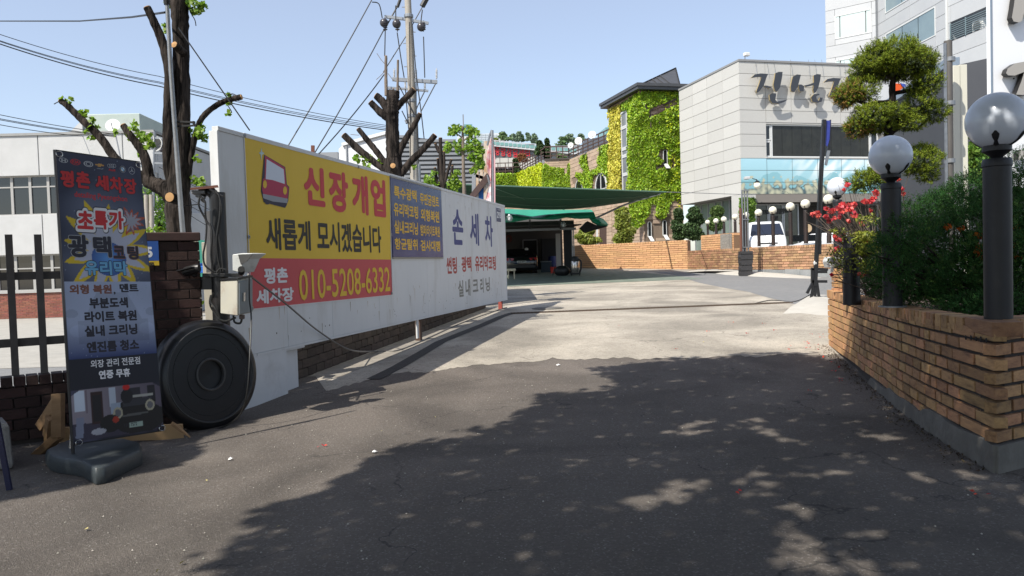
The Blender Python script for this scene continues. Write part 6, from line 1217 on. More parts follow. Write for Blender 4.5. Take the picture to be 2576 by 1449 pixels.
a_, b_ = sorted((WP[1][0].uv(1400, 460)[0], WP[1][0].uv(1411, 460)[0])); pane(WP[1][0], a_ + .1, b_ - .1, WP[1][0].uv(1405, 476)[1], WP[1][0].uv(1405, 459)[1], .06, w_, dglass)
zzd = lambda l: [zd(*p) for p in l]
ivy(WP[0][0], [zzd([(1075, 235), (1145, 205), (1145, 585), (1140, 470), (1100, 430), (1020, 450), (1000, 580), (935, 580), (930, 530), (890, 490), (880, 440), (930, 450), (950, 420), (915, 370), (920, 300), (960, 290), (970, 370), (980, 440), (1060, 400)])], 9000, [], wing, iv1, .2, 5)
ivy(WP[1][0], [zzd([(600, 400), (620, 370), (640, 400), (760, 410), (775, 470), (800, 450), (805, 360), (830, 420), (860, 520), (850, 580), (795, 575), (750, 520), (700, 540), (700, 570), (590, 570)]), zzd([(600, 400), (860, 500), (860, 580), (590, 580)])], 9000, [], wing, iv1, .2, 6, dens=lambda x, y: .85)
ivy(WP[2][0], [zzd([(600, 360), (380, 455), (380, 560), (600, 570)])], 6000, [], wing, iv3, .24, 7)
ivy(WP[3][0], [zzd([(150, 452), (385, 452), (385, 560), (150, 560)])], 6000, [], wing, iv1, .24, 8, dens=lambda x, y: .8)
# terrace railings
rl = empty('terrace_railing', (*pts_w[2], ztop), 'brown wooden railing round the roof terrace of the ivy wing', 'railing')
def rail_run(a, b, za, zb, hts, posts, w=.09):
    for h in hts: MB().bar(Vector((*a, za + h)), Vector((*b, zb + h)), .07, w).build('rail', brn, rl)
    for k in range(posts + 1): p = a.lerp(b, k / posts); z = za + (zb - za) * k / posts; MB().bar(Vector((*p, z)), Vector((*p, z + hts[-1])), .09, .09).build('rail_post', brn, rl)
p1 = V2(*P(1534, 350, 62.4).xy); zr1 = P(1534, 362, 62.4).z
rail_run(p1, pts_w[1] + V2(0, .3), zr1, ztop, (.25, .55, .85, 1.2), 8); rail_run(pts_w[1] + V2(0, .3), pts_w[2] + V2(0, .3), ztop + .12, ztop + .12, (.3, .65, 1.15), 4); rail_run(pts_w[2] + V2(0, .3), pts_w[3] + V2(.2, .3), ztop, ztop, (.25, .5, .8, 1.15), 9); rail_run(pts_w[3] + V2(.2, .3), pts_w[4] + V2(0, .3), ztop, ztop, (.3, .7, 1.15), 5)
dish(1489.6, 339.5, 62.8, 9.5, 'rightmost and highest white dish on the terrace railing beside the ivy tower', (-.35, -1, .25)); dish(1455.5, 354.8, 66.5, 9.2, 'middle white dish on the terrace railing', (-.35, -1, .25)); dish(1436, 366, 69.5, 7.2, 'smallest white dish with orange rim mark, left of the other two on the terrace', (-.5, -1, .2))
def conifer(name, px0, px1, py0, py1, d, m, lb, lobes=5, n=2400, size=.22, trunk=True, grp=None, cat='tree', shell=.3):
    a = P(px0, py1, d); b = P(px1, py0, d); w = (b.x - a.x) / 2; h = b.z - a.z; c = (a.x + b.x) / 2; o = empty(name, (c, d, a.z), lb, cat, grp); Cs = []; rr = random.Random(int(px0))
    for k in range(lobes):
        f = (k + .5) / lobes; zc_ = a.z + h * (f * .86 + .04); w2 = w * (1 - .45 * f) * rr.uniform(.85, 1.15); q, _ = in_ell(n // lobes, (c + rr.uniform(-.35, .35) * w, d + rr.uniform(-.2, .2) * w, zc_), (w2 * 1.0, w2 * .8, h / lobes * rr.uniform(.6, .85)), shell); Cs.append(q)
    leaves('crown', np.concatenate(Cs), size, m, o, 'stuff', spread=1., nrm=np.array([0, -.2, .5]), aspect=.5)
    if trunk: MB().tube([(c, d, a.z), (c, d, a.z + h * .8)], [w * .09, w * .04], 7).build('trunk', bark, o)
    return o
dg_ = mat('dark_conifer', (.045, .085, .022), .7, trans=.15, isl=.5); lg_ = mat('mid_green_leaf', (.13, .21, .08), .7, trans=.25, isl=.45); og_ = mat('rusty_maple_leaf', (.28, .12, .05), .7, trans=.25, isl=.4); bm2 = mat('bamboo_leaf', (.26, .30, .05), .6, trans=.35, isl=.45); wl = mat('willow_leaf', (.22, .30, .19), .7, trans=.3, isl=.4)
conifer('clipped_conifer', 1341, 1368, 351, 390, 73.5, dg_, 'clipped dark conifer at the left of two on the roof terrace', 4); conifer('clipped_conifer', 1366, 1388, 347, 400, 73.8, dg_, 'clipped dark conifer at the right of two on the roof terrace', 4)
conifer('red_maple', 1300, 1334, 385, 408, 83, og_, 'rusty red maple shrub at the terrace corner below the red letter sign', 3, 1600); conifer('small_pine', 1288, 1310, 396, 436, 81.5, dg_, 'small pine leaning over the low terrace railing', 4, 1500)
conifer('terrace_shrub', 1398, 1428, 386, 404, 73, lg_, 'green shrub behind the middle of the terrace railing', 2, 900)
mb = MB(); a = P(1432, 400, 84); b = P(1532, 400, 76); mb.hexa([(a.x, 82, 10.5), (b.x, 72, 10.5), (b.x + 3, 80, 10.5), (a.x, 90, 10.5), (P(1470, 352, 84).x, 84, P(1470, 352, 84).z), (P(1534, 345, 74).x, 74, P(1534, 340, 74).z), (P(1534, 345, 74).x + 2, 80, P(1534, 340, 74).z), (P(1480, 352, 86).x, 86, P(1470, 352, 84).z)]); mb.build('terrace_pavilion', slate, props=dict(label='low dark sloping pavilion roof on the terrace behind the dishes', cat='pavilion'))
for k, (x, m_) in enumerate(((1246, brn), (1258, brn), (1268, brn), (1285, brn), (1297, brn))):
    c = P(x, 437, 82); MB().lathe([(.3, -.1), (.42, .15), (.42, .5), (.3, .62), (0, .64)], c, seg=14).build('clay_jar', mat('dark_jar', (.03, .022, .02), .3), smooth=True, props=dict(label=['leftmost', 'second', 'third', 'fourth', 'rightmost'][k] + ' dark storage jar standing behind the low terrace railing', cat='jar', group='jars on the terrace'))
# plants at the foot of tower and restaurant
conifer('juniper', 1690, 1728, 520, 606, 47.5, dg_, 'left one of two tall junipers before the restaurant side', 6, 5000, .17, shell=.4); conifer('juniper', 1720, 1776, 515, 604, 46.5, dg_, 'right one of two tall junipers before the restaurant side', 6, 6000, .17, shell=.4)
c = P(1804, 532, 46); o = empty('cloud_shrub', P(1804, 588, 46), 'ball clipped shrub behind the small globe lamps', 'shrub'); q1, _ = in_ell(3000, c, (.42, .4, .36), .5); q2, _ = in_ell(2000, P(1800, 562, 46), (.55, .5, .5), .4); leaves('crown', np.concatenate([q1, q2]), .13, mat('clipped_leaf', (.085, .14, .03), .7, trans=.2, isl=.45), o, 'stuff'); MB().tube([P(1803, 600, 46), P(1804, 535, 46)], .06, 7).build('trunk', bark, o)
conifer('bamboo_clump', 1541, 1600, 512, 614, 50, bm2, 'yellow green bamboo clump in front of the ivy tower', 5, 5200, .2, shell=.1); conifer('bamboo_clump', 1442, 1506, 572, 614, 50.5, bm2, 'low yellow green bamboo hedge behind the tan brick wall', 3, 5200, .2, shell=.1)
c = 0; o = empty('column_ivy', BF.p(.6, 2), 'ivy climbing the corner column of the restaurant', 'climbing plant'); ivy(BF, [[z7(405, 430), z7(575, 425), z7(585, 690), z7(520, 760), z7(405, 740), z7(398, 600)]], 2600, [], o, mat('ivy_mid', (.12, .22, .025), .6, trans=.3, isl=.45), .15, 9)
# back doors under the tower
t5 = empty('side_door', P(1515, 612, 52), 'narrow brown timber door panel beside the stone wall behind the tan wall', 'door'); mb = MB(); mb.hexa([P(1508, 640, 52), P(1526, 640, 52), P(1526, 640, 52.1), P(1508, 640, 52.1), P(1508, 560, 52), P(1526, 560, 52), P(1526, 560, 52.1), P(1508, 560, 52.1)]); mb.build('leaf', brn, t5); mb = MB(); mb.bar(P(1502, 640, 51.9), P(1502, 555, 51.9), .12, .1); mb.build('frame', wf, t5)
# ============================================================ FAR BUILDINGS CENTRE
sid = mat('grey_metal_siding', (.26, .27, .28), .5, .3, col2=(.30, .31, .32), scale=.6); wht = mat('white_metal_wall', (.62, .63, .64), .6)
HB = Plane(*P(985, 400, 62).xy, 1, .12); t = empty('metal_warehouse', HB.p(10, 2), 'grey ribbed metal warehouse with a white gable behind the lopped trees', 'warehouse')
u0 = HB.uv(985, 400)[0]; u1 = HB.uv(1240, 400)[0]; zA = HB.uv(985, 330)[1]; zB = HB.uv(1238, 372)[1]; 
zA = HB.uv(1040, 338)[1]
mb = MB(); mb.hexa([HB.p(u0, 1, -.1), HB.p(u1, 1, -.1), HB.p(u1, 1, -20), HB.p(u0, 1, -20), HB.p(u0, zA, -.1), HB.p(u1, HB.uv(1238, 366)[1], -.1), HB.p(u1, zB, -20), HB.p(u0, zA, -20)]); mb.build('core', mat('siding_groove', (.10, .105, .11), .7), t)
k = 0; z = 2.0
while z < zA - .2:
    ue = u1; zr_ = zA + (HB.uv(1238, 366)[1] - zA) * 1
    umax = u1 if z < zr_ else u0 + (u1 - u0) * (zA - z) / max(zA - zr_, .01)
    mb = MB(); HB.slab(mb, u0, max(umax, u0 + .5), z, z + .2, -.08, .03); mb.build('siding_slat', sid, t); z += .36
G2 = Plane(*P(985, 400, 62).xy, -1, .22); ga_ = G2.uv(850, 400)[0]
mb = MB(); pA = [G2.p(0, 1), G2.p(ga_, 1), G2.p(*G2.uv(852, 375)), G2.p(*G2.uv(862, 364)), G2.p(*G2.uv(985, 331)), ]; mb.prism(pA, -G2.n * .4 + Vector((0, .3, 0))); mb.build('gable_wall', wht, t)
mb = MB(); a, b = G2.uv(862, 364), G2.uv(985, 331); mb.bar(G2.p(*a, .1), G2.p(*b, .1), .2, .25); mb.build('verge_trim', wht, t); mb = MB(); mb.bar(G2.p(G2.uv(872, 380)[0], 1, .06), G2.p(*G2.uv(872, 363), .06), .15, .1); mb.build('downpipe', sid, t)
mb = MB(); a = P(800, 390, 75); b = P(850, 390, 75); mb.box(((a.x + b.x) / 2, 77, 6), (b.x - a.x, 4, 2 * (P(825, 383, 75).z - 6))); o = mb.build('grey_shed', sid, props=dict(label='low grey shed roof just showing above the hoarding left of the warehouse', cat='shed')); MB().bar(P(787, 402, 60), P(787, 366, 60), .2, .25).build('rusty_stub', mat('rust_brown', (.14, .05, .03), .9), props=dict(label='short rusty pipe sticking up above the hoarding', cat='pipe'))
# red letter building
RB = Plane(*P(1250, 400, 120).xy, 1, .0); t = empty('counselling_centre', RB.p(0, 5), 'grey commercial building with big red letters and a teal glass roof rail', 'building')
zq = lambda y, x=1290: RB.uv(x, y)[1]; uu = lambda x: RB.uv(x, 380)[0]
mb = MB(); RB.slab(mb, uu(1170), uu(1560), 3, zq(369), -12, -.3); mb.build('core', sid, t)
mb = MB(); RB.slab(mb, uu(1236), uu(1345), zq(396), zq(364), -.28, -.1); mb.build('sign_band', mat('dark_band', (.10, .11, .12), .6), t)
for k in range(9): mb = MB(); z = zq(396) + (zq(366) - zq(396)) * (k + .3) / 9; RB.slab(mb, uu(1236), uu(1345), z, z + .09, -.098, -.02); mb.build('band_slat', sid, t)
for a, b in ((1236, 1257), (1257.5, 1278), (1278.5, 1300), (1300.5, 1345)): mb = MB(); RB.slab(mb, uu(a), uu(b) - .05, zq(440), zq(396.5), -.25, 0); mb.build('panel', mat('beige_panel', (.50, .49, .45), .8), t)
rl_ = mat('sign_letter_red', (.50, .02, .03), .5)
for s, xl, xr, yt, yb in (('중', 1246, 1257, 370, 391), ('앙', 1259.5, 1272.5, 371.5, 393), ('상', 1274.5, 1287.5, 372, 394.5), ('담', 1290.5, 1303, 374, 396), ('센', 1305, 1318, 375.5, 397), ('터', 1320, 1333, 377, 398)):
    mb = MB(); text(s, RB, boxpx(RB, xl, xr, yt, yb), rl_, .025, 20, t, mb=mb); text(s, RB, boxpx(RB, xl, xr, yt, yb), rl_, .025, 120, t, mb=mb); mb.build('letter', rl_, t)
mb = MB(); RB.slab(mb, uu(1240), uu(1243.5), zq(392), zq(368), .02, .3); mb.build('letter', rl_, t)
tg = mat('teal_glass', (.16, .32, .30), .2, spec=.6)
n = 26; mb0 = 0
for k in range(n):
    a = 1172 + (1450 - 1172) * k / n; b = 1172 + (1450 - 1172) * (k + 1) / n; yk = 358 + (a - 1240) * .092; u_, v_ = RB.uv(a, yk + 8); u2, v2 = RB.uv(b, yk); mb = MB(); RB.slab(mb, u_ + .06, u2 - .06, v_, v2, .5, .6); mb.build('glass_rail', tg, t)
mb = MB(); mb.bar(RB.p(*RB.uv(1236, 363.5), .3), RB.p(*RB.uv(1500, 390), .3), .5, .6); mb.build('cornice', mat('pale_cornice', (.55, .57, .58), .6), t)
pw = mat('pale_rail', (.5, .5, .5), .6)
for y in (349.5, 353, 357): a = RB.uv(1232, y); b = RB.uv(1480, y + 24); MB().bar(RB.p(*a, -1), RB.p(*b, -1), .12, .12).build('roof_rail', pw, t)
for k in range(22): x = 1234 + k * 11; a = RB.uv(x, 349.5 + (x - 1232) * .097); MB().bar(RB.p(*a, -1), RB.p(a[0], a[1] - .9, -1), .1, .1).build('roof_rail_post', pw, t)
gw = mat('pale_glass_wall', (.48, .53, .56), .3, isl=.08); t6 = empty('glass_block', P(1215, 380, 150), 'pale gridded glass office block behind the red letter building', 'building'); GB = Plane(*P(1184, 350, 150).xy, 1, .05)
mb = MB(); GB.slab(mb, GB.uv(1150, 350)[0], GB.uv(1270, 350)[0], 10, GB.uv(1240, 341)[1], -20, -.1); mb.build('core', mat('grid_white', (.6, .62, .63), .6), t6)
for i in range(9):
    for j in range(5):
        x0 = 1184 + i * 9.4; y0 = 334 + j * 5.2 + i * .6; a = GB.uv(x0 + .4, y0 + 4.7); b = GB.uv(x0 + 8.9, y0 + .4); mb = MB(); GB.slab(mb, a[0], b[0], a[1], b[1], .0, .05); mb.build('pane', gw, t6)
mb = MB(); GB.slab(mb, GB.uv(1184, 350)[0], GB.uv(1268, 350)[0], GB.uv(1200, 360)[1], GB.uv(1184, 334)[1] - .2, -.09, -.02); mb.build('grid', mat('grid_white', (.6, .62, .63), .6), t6)
t6 = empty('teal_tower', P(1178, 380, 200), 'teal glass tower top showing above the young ginkgo', 'tower'); a = P(1168, 360, 200); b = P(1188, 312, 200); TP = Plane(a.x, 200, 1, .1); mb = MB(); TP.slab(mb, 0, b.x - a.x, 5, b.z, -8, 0); mb.build('body', tg, t6)
for k in range(5): mb = MB(); TP.slab(mb, .1, b.x - a.x - .1, b.z - 1.1 - k * 1.1, b.z - .5 - k * 1.1, .01, .08); mb.build('window_band', mat('teal_dark', (.08, .16, .17), .2), t6)
MB().bar(P(1166, 318, 190), P(1165, 288, 190), .3, .3).build('lightning_mast', stl, props=dict(label='thin mast beside the teal tower top', cat='mast'))
t6 = empty('teal_tower', P(1530, 340, 160), 'small teal glass roof box just left of the ivy tower', 'tower'); a = P(1524, 350, 160); b = P(1536, 320, 160); TP = Plane(a.x, 160, 1, .1); mb = MB(); TP.slab(mb, 0, b.x - a.x, 5, b.z, -8, 0); mb.build('body', tg, t6)
for k, (x0, x1, y0, y1, m_, w1) in enumerate(((1251, 1284, 331, 354, lg_, 'dense dark one, leftmost'), (1278, 1298, 336, 354, wl, 'second from left, loose and pale'), (1294, 1312, 329, 356, wl, 'tallest pale one in the middle'), (1309, 1319, 338, 356, lg_, 'small dark one right of the tallest'), (1322, 1336, 333, 354, wl, 'slim pale one standing alone'), (1336, 1356, 335, 360, wl, 'pale one beside the clipped conifers'), (1398, 1432, 342, 372, lg_, 'broad one left of the dishes'), (1415, 1450, 335, 365, wl, 'wispy one behind the small dish'), (1452, 1475, 336, 356, wl, 'pale one behind the middle dish'), (1241, 1256, 347, 356, bm2, 'low yellowish bush at the left'))):
    conifer('roof_garden_tree', x0, x1, y0, y1, 126 + k, m_, w1 + ', in the roof garden behind the red letters', 5, 520, .45, grp='roof garden trees', shell=0)
# blue sheet hut and rusty frame with torn banner
DH = 24.; t = empty('sheet_metal_hut', P(1205, 520, DH), 'blue corrugated sheet lean-to with dark rusty beam behind the hoarding end', 'lean-to')
blm = mat('blue_corrugated', (.05, .19, .46), .5, col2=(.09, .26, .52), scale=6)
mb = MB(); xs_ = np.linspace(1193, 1227, 16)
for a, b in zip(xs_, xs_[1:]): mb.quad(P(a, 540, DH), P(b, 540, DH + .0), P(b, 494 - (b - 1193) * 1.4, DH + (.04 if int((a - 1193) / 2.27) % 2 else -.02)), P(a, 494 - (a - 1193) * 1.4, DH + (.0 if int((a - 1193) / 2.27) % 2 else .03)))
mb.build('blue_sheet', blm, t); mb = MB(); mb.hexa([(-2.7, 22.0, .3), (-.78, 22.0, .3), (-.9, 27.6, .3), (-3.4, 27.6, .3), (-2.7, 22.0, 3.15), (-.78, 22.0, 3.15), (-.9, 27.6, 3.35), (-3.4, 27.6, 3.35)]); mb.build('hut_shadow_box', blm, t); rb2 = mat('rusty_dark_beam', (.09, .05, .04), .8, col2=(.05, .03, .025), scale=4); rw = mat('rust_streaked_white', (.55, .50, .42), .7, col2=(.40, .24, .12), scale=5, contrast=.15)  # hidden solid body added to cast a shadow past the hoarding end
mb = MB(); mb.bar(P(1182, 502, DH - .1), P(1231, 440, DH - .1), .14, .18); mb.build('beam', rb2, t)
for x, y0, y1, w, m_ in ((1192, 436, 520, .12, sid), (1200, 410, 520, .1, rw), (1225, 356, 520, .20, rw), (1211, 418, 470, .1, rw)): MB().bar(P(x, y1, DH), P(x, y0, DH), w, w).build('post', m_, t)
MB().bar(P(1182, 436, DH), P(1216, 390, DH), .12, .12).build('brace', rb2, t); MB().bar(P(1189, 440, DH), P(1230, 452, DH), .1, .1).build('cross_beam', rb2, t)
for (a, b) in (((1226, 440), (1234, 472)), ((1226, 366), (1232, 340)), ((1232, 340), (1237, 327))): MB().tube([P(*a, DH - .2), P(*b, DH - .2)], .03, 6).build('strut', stl, t)
t = empty('torn_banner', P(1238, 515, DH - .4), 'faded white and red torn cloth banner on a pole behind the hoarding end', 'banner')
MB().tube([P(1240, 530, DH - .4), P(1238, 328, DH - .4)], .045, 8).build('pole', stl, t, smooth=True)
q = [(1236, 345), (1226, 380), (1223, 400), (1226, 430), (1232, 445), (1234, 460), (1226, 480), (1221, 508), (1236, 515)]; mb = MB(); vs = [P(a, b, DH - .45 + .05 * math.sin(i * 2)) for i, (a, b) in enumerate(q)]; mb.prism(vs, (0, .02, 0)); mb.build('cloth', mat('faded_cloth', (.72, .66, .64), .8, col2=(.60, .20, .20), scale=3, contrast=.08), t)
mb = MB(); mb.prism([P(1242, 360, DH - .42), P(1246, 400, DH - .42), P(1246, 520, DH - .42), P(1241, 520, DH - .42)], (0, .02, 0)); mb.build('cloth_edge', mat('banner_pink', (.6, .35, .36), .8), t)
# ============================================================ WASH BAY
shn = mat('shade_net_green', (.006, .045, .022), .85, trans=.08, col2=(.009, .055, .027), scale=2); tarp = mat('green_tarpaulin', (.02, .30, .17), .45, trans=.15, col2=(.025, .34, .20), scale=1.5, bump=.3, bscale=3)
t = empty('shade_sail', P(1440, 500, 34), 'large dark green shade net stretched high over the wash bay front', 'shade sail')
c00, c10, c11, c01 = P(1244, 467, 29), P(1676, 483, 33), P(1600, 505, 40), P(1246, 512, 40); c01 = P(1170, 512, 40); c00 = P(1100, 462, 29)
vs = []; nu, nv = 24, 12
for j in range(nv + 1):
    for i in range(nu + 1):
        a, b = i / nu, j / nv; q = (c00 * (1 - a) + c10 * a) * (1 - b) + (c01 * (1 - a) + c11 * a) * b; q.z -= .9 * math.sin(math.pi * a) * math.sin(math.pi * min(b * .75, 1)) * .55; vs.append(q)
MB().add(vs, [(j * (nu + 1) + i, j * (nu + 1) + i + 1, (j + 1) * (nu + 1) + i + 1, (j + 1) * (nu + 1) + i) for j in range(nv) for i in range(nu)]).build('net', shn, t, smooth=True)
seamm = mat('seam_pale', (.10, .18, .13), .8)
for b in (.28, .55, .78): MB().tube([vs[int(b * nv) * (nu + 1) + i] - Vector((0, 0, .02)) for i in range(nu + 1)], .012, 4).build('seam', seamm, t)
MB().tube([c00, c10], .03, 6).build('edge_cord', seamm, t); MB().tube([c10, P(1712, 484, 45)], .02, 5).build('tie_wire', stl, t); MB().tube([c10, P(1860, 489, 40), P(1902, 488, 33.5)], .015, 5).build('tie_wire', stl, t)
MB().tube([vs[0] + Vector((2, .5, -.1)), P(1245, 474, 29.5), P(1330, 505, 34), P(1420, 528, 39)], .012, 5).build('stay_wire', seamm, t)
MB().tube([P(1500, 548, 39), P(1560, 520, 39), P(1600, 505, 40), P(1660, 488, 44)], .05, 6).build('stay_pipe', stl, t)
dkm2 = mat('dark_shed_wall', (.04, .038, .036), .8, col2=(.06, .055, .05), scale=2); dgw = mat('shed_back_wall', (.09, .085, .08), .85)
t = empty('wash_bay_shed', P(1350, 690, 42), 'open dark car wash shed with a bright green tarpaulin roof edge', 'shed')
x0 = P(1130, 600, 40).x; x1 = P(1440, 600, 40).x; gz_ = 1.0; zf1 = P(1350, 569, 40).z; zf0 = P(1350, 577, 40).z; zr = P(1350, 527, 40).z
mb = MB(); mb.box(((x0 + x1) / 2, 47.9, (gz_ + zr) / 2), (x1 - x0, .15, zr - gz_)); mb.build('back_wall', dgw, t)
mb = MB(); mb.box((x0, 44, (gz_ + zr) / 2), (.15, 8, zr - gz_)); mb.build('side_wall', dkm2, t)
mb = MB(); mb.hexa([(x0, 40, zf1), (x1 + .5, 40, zf1), (x1 + .5, 47.8, zf1 + .2), (x0, 47.8, zf1 + .2), (x0, 40, zf1 + .05), (x1 + .5, 40, zf1 + .05), (x1 + .5, 47.8, zf1 + .25), (x0, 47.8, zf1 + .25)]); mb.build('roof_deck', dkm2, t)
mb = MB(); mb.box(((x0 + x1) / 2, 40.0, zf0 - .02), (x1 - x0 + .4, .12, .12)); mb.build('front_beam', mat('beam_grey', (.2, .2, .2), .6), t); mb = MB(); mb.box(((x0 + x1) / 2, 40.6, (zf0 + zf1) / 2 + .12), (x1 - x0 + .3, .05, .5)); mb.build('valance_board', dkm2, t)
for x in (1333, 1410): MB().bar(P(x, 576, 39.9), P(x, 552, 39.9), .1, .08).build('strap', mat('beam_dark', (.02, .02, .02), .6), t)
for x in (1426,): mb = MB(); a = P(1417, 580, 41); b = P(1437, 580, 41); mb.box(((a.x + b.x) / 2, 41, (gz_ + zf0) / 2), (b.x - a.x, .2, zf0 - gz_)); mb.build('dark_panel', mat('black_board', (.012, .012, .013), .7), t)
for x in (1439, 1443): a = P(x, 600, 40); MB().bar((a.x, 40, P(x, 650, 40).z - .9), (a.x, 40, zf0), .06, .06).build('post', stl, t)
a = P(1398, 600, 43); b = P(1409, 600, 43); mb = MB(); mb.box(((a.x + b.x) / 2, 43, (gz_ + P(1400, 588, 43).z) / 2), (b.x - a.x, .3, P(1400, 588, 43).z - gz_)); mb.build('white_column', mat('column_white', (.42, .40, .37), .8), t)
for (xa, xb, ya, yb, nm, m_) in ((1318, 1351, 603, 690, 'door_frame', mat('door_frame_grey', (.22, .22, .22), .5)), ):
    a = P(xa, yb, 47.7); b = P(xb, ya, 47.7); mb = MB(); mb.bar((a.x, 47.7, gz_), (a.x, 47.7, b.z), .08, .08); mb.bar((b.x, 47.7, gz_), (b.x, 47.7, b.z), .08, .08); mb.bar((a.x, 47.7, b.z), (b.x, 47.7, b.z), .08, .08); f = mb.build(nm, m_, t); mb = MB(); mb.box(((a.x + b.x) / 2, 47.75, (gz_ + b.z) / 2), (b.x - a.x, .04, b.z - gz_)); mb.build('door_leaf', MATS['black_board'], f)
mb = MB(); a = P(1280, 602, 47.6); vs = [P(1279 + 6 * math.cos(k), 601 + 8 * math.sin(k), 47.6) for k in np.linspace(0, 6.28, 20)]; mb.tube(vs, .07, 6, cap=False); mb.build('hose_coil', mat('hose_red', (.16, .05, .04), .6), t)
mb = MB(); a = P(1365, 690, 47); b = P(1397, 600, 47); mb.box(((a.x + b.x) / 2, 47.2, (gz_ + b.z) / 2), (b.x - a.x, .6, b.z - gz_)); mb.build('tool_rack', mat('black_board', (.012, .012, .013), .7), t)
# tarp
tp_ = empty('tarpaulin', P(1390, 550, 39.8), 'bright green tarpaulin folded over the wash bay roof edge', 'tarpaulin'); vs = []; nu = 40; fs = []
top_ = [(1230, 524), (1290, 526), (1320, 527), (1390, 528), (1480, 527), (1487, 527)]; fold = [(1230, 536), (1300, 541), (1340, 548), (1380, 541), (1440, 536), (1494, 534)]; bot_ = [(1230, 561), (1280, 560), (1310, 556), (1335, 550), (1360, 553), (1395, 552), (1425, 548), (1460, 551), (1500, 549)]
def ip(l, x): return np.interp(x, [p[0] for p in l], [p[1] for p in l])
for i in range(nu + 1):
    f_ = i / nu; xt = 1230 + f_ * 257; xm_ = 1230 + f_ * 264; xb_ = 1230 + f_ * 270; w_ = noise.noise(Vector((f_ * 9, 0, 0)))
    vs += [P(xt, ip(top_, xt), 43.5), P((xt + xm_) / 2, (ip(top_, xt) + ip(fold, xm_)) / 2 + w_, 41.4 + w_ * .3), P(xm_, ip(fold, xm_), 39.6), P((xm_ + xb_) / 2, (ip(fold, xm_) + ip(bot_, xb_)) / 2, 39.45 + w_ * .25), P(xb_, ip(bot_, xb_) + w_ * 1.5, 39.7)]
for i in range(nu):
    for j in range(4): fs.append((i * 5 + j, (i + 1) * 5 + j, (i + 1) * 5 + j + 1, i * 5 + j + 1))
MB().add(vs, fs).build('sheet', tarp, tp_, smooth=True)
tq = empty('tarpaulin', P(1505, 560, 40), 'smaller rounded green tarpaulin hood right of the wash bay roof', 'tarpaulin')
q = [(1480, 547), (1490, 545), (1505, 546), (1517, 550), (1526, 559), (1531, 566), (1526, 569), (1505, 568), (1490, 560)]; c = P(1505, 556, 39.6); vs = [P(a, b, 40.3) for a, b in q] + [P(1500 + (a - 1505) * .5, 556 + (b - 556) * .5, 39.5) for a, b in q] + [c]; n = len(q)
MB().add(vs, [(i, (i + 1) % n, n + (i + 1) % n, n + i) for i in range(n)] + [(n + i, n + (i + 1) % n, 2 * n) for i in range(n)]).build('sheet', tarp, tq, smooth=True)
mb = MB(); mb.prism([P(1462, 572, 40.2), P(1478, 556, 40.2), P(1500, 566, 40.2), P(1530, 569, 40.2), P(1480, 583, 40.2), P(1472, 582, 40.2)], (0, 1.2, 0)); mb.build('frame_box', MATS['black_board'], tq)
def bulb(px, py, d, rpx, lb):
    c = P(px, py, d); t = empty('hanging_lamp', c, lb, 'lamp'); r_ = rpx * d / F; MB().ball(c, r_, 24, 14).build('glass_globe', mat('clear_globe', (.55, .6, .6), .08, alpha=.25, spec=.8), t, smooth=True); MB().lathe([(r_ * .28, -r_ * .5), (r_ * .32, r_ * .35), (0, r_ * .4)], c - Vector((0, 0, r_ * .1)), (.25, 0, 1), 12).build('tube', mat('white_tube', (.8, .82, .8), .4), t, smooth=True); MB().lathe([(r_ * .5, r_ * .75), (r_ * .35, r_ * 1.15), (0, r_ * 1.2)], c, seg=12).build('cap', stl, t)
bulb(1281.5, 549, 20.8, 8.5, 'clear globe lamp with white tube fixed at the far end of the hoarding'); bulb(1417, 565.5, 39.3, 7, 'clear globe lamp hanging under the wash bay roof edge')
# stool
t = empty('stool', P(1286, 700, 37), 'small pale wooden stool at the edge of the wash bay', 'stool'); gq = G(1290, 702); s = gq.y / F; k = 1
a = P(1277, 676, gq.y); b = P(1295, 676, gq.y); mb = MB(); mb.box(((a.x + b.x) / 2, gq.y, a.z - .06), (b.x - a.x + .1, .35, .12)); mb.build('seat', mat('pale_wood', (.5, .45, .33), .6), t, bevel=.02)
for dx in (.08, .9):
    for dy in (-.12, .12): x = a.x + (b.x - a.x) * dx; MB().bar((x, gq.y + dy, gz(0, gq.y)), (x, gq.y + dy, a.z - .12), .05, .05).build('leg', MATS['pale_wood'], t)
t = empty('bucket', P(1392, 690, 42), 'red plastic bucket beside the white column in the wash bay', 'bucket'); MB().lathe([(.13, 0), (.17, .36), (.16, .36), (.12, .03)], (P(1392, 690, 42).x, 42, gz(2, 42)), seg=18).build('shell', mat('bucket_red', (.55, .035, .02), .5), t, smooth=True); MB().tube([(P(1392, 690, 42).x - .17, 42, gz(2, 42) + .34), (P(1392, 690, 42).x, 41.9, gz(2, 42) + .5), (P(1392, 690, 42).x + .17, 42, gz(2, 42) + .34)], .01, 5).build('handle', cab, t)
t = empty('tool_box', P(1375, 690, 43), 'dark blue grey plastic trunk at the back of the wash bay', 'box'); MB().box((P(1374, 680, 43.5).x, 43.5, gz(2, 43) + .3), (.6, .45, .6)).build('body', mat('tub_blue', (.03, .05, .07), .6), t, bevel=.02); MB().box((P(1374, 680, 43.5).x, 43.5, gz(2, 43) + .635), (.64, .48, .06)).build('lid', mat('lid_pale', (.22, .24, .25), .6), t, bevel=.01)
t = empty('water_drum', P(1388, 665, 44), 'blue drum standing behind the trunk in the wash bay', 'drum'); MB().lathe([(.25, 0), (.27, .1), (.25, .2), (.27, .6), (.25, .75), (.22, .9), (0, .92)], (P(1390, 665, 44.5).x, 44.5, gz(2, 44)), seg=20).build('shell', mat('drum_blue', (.01, .025, .14), .5), t, smooth=True)
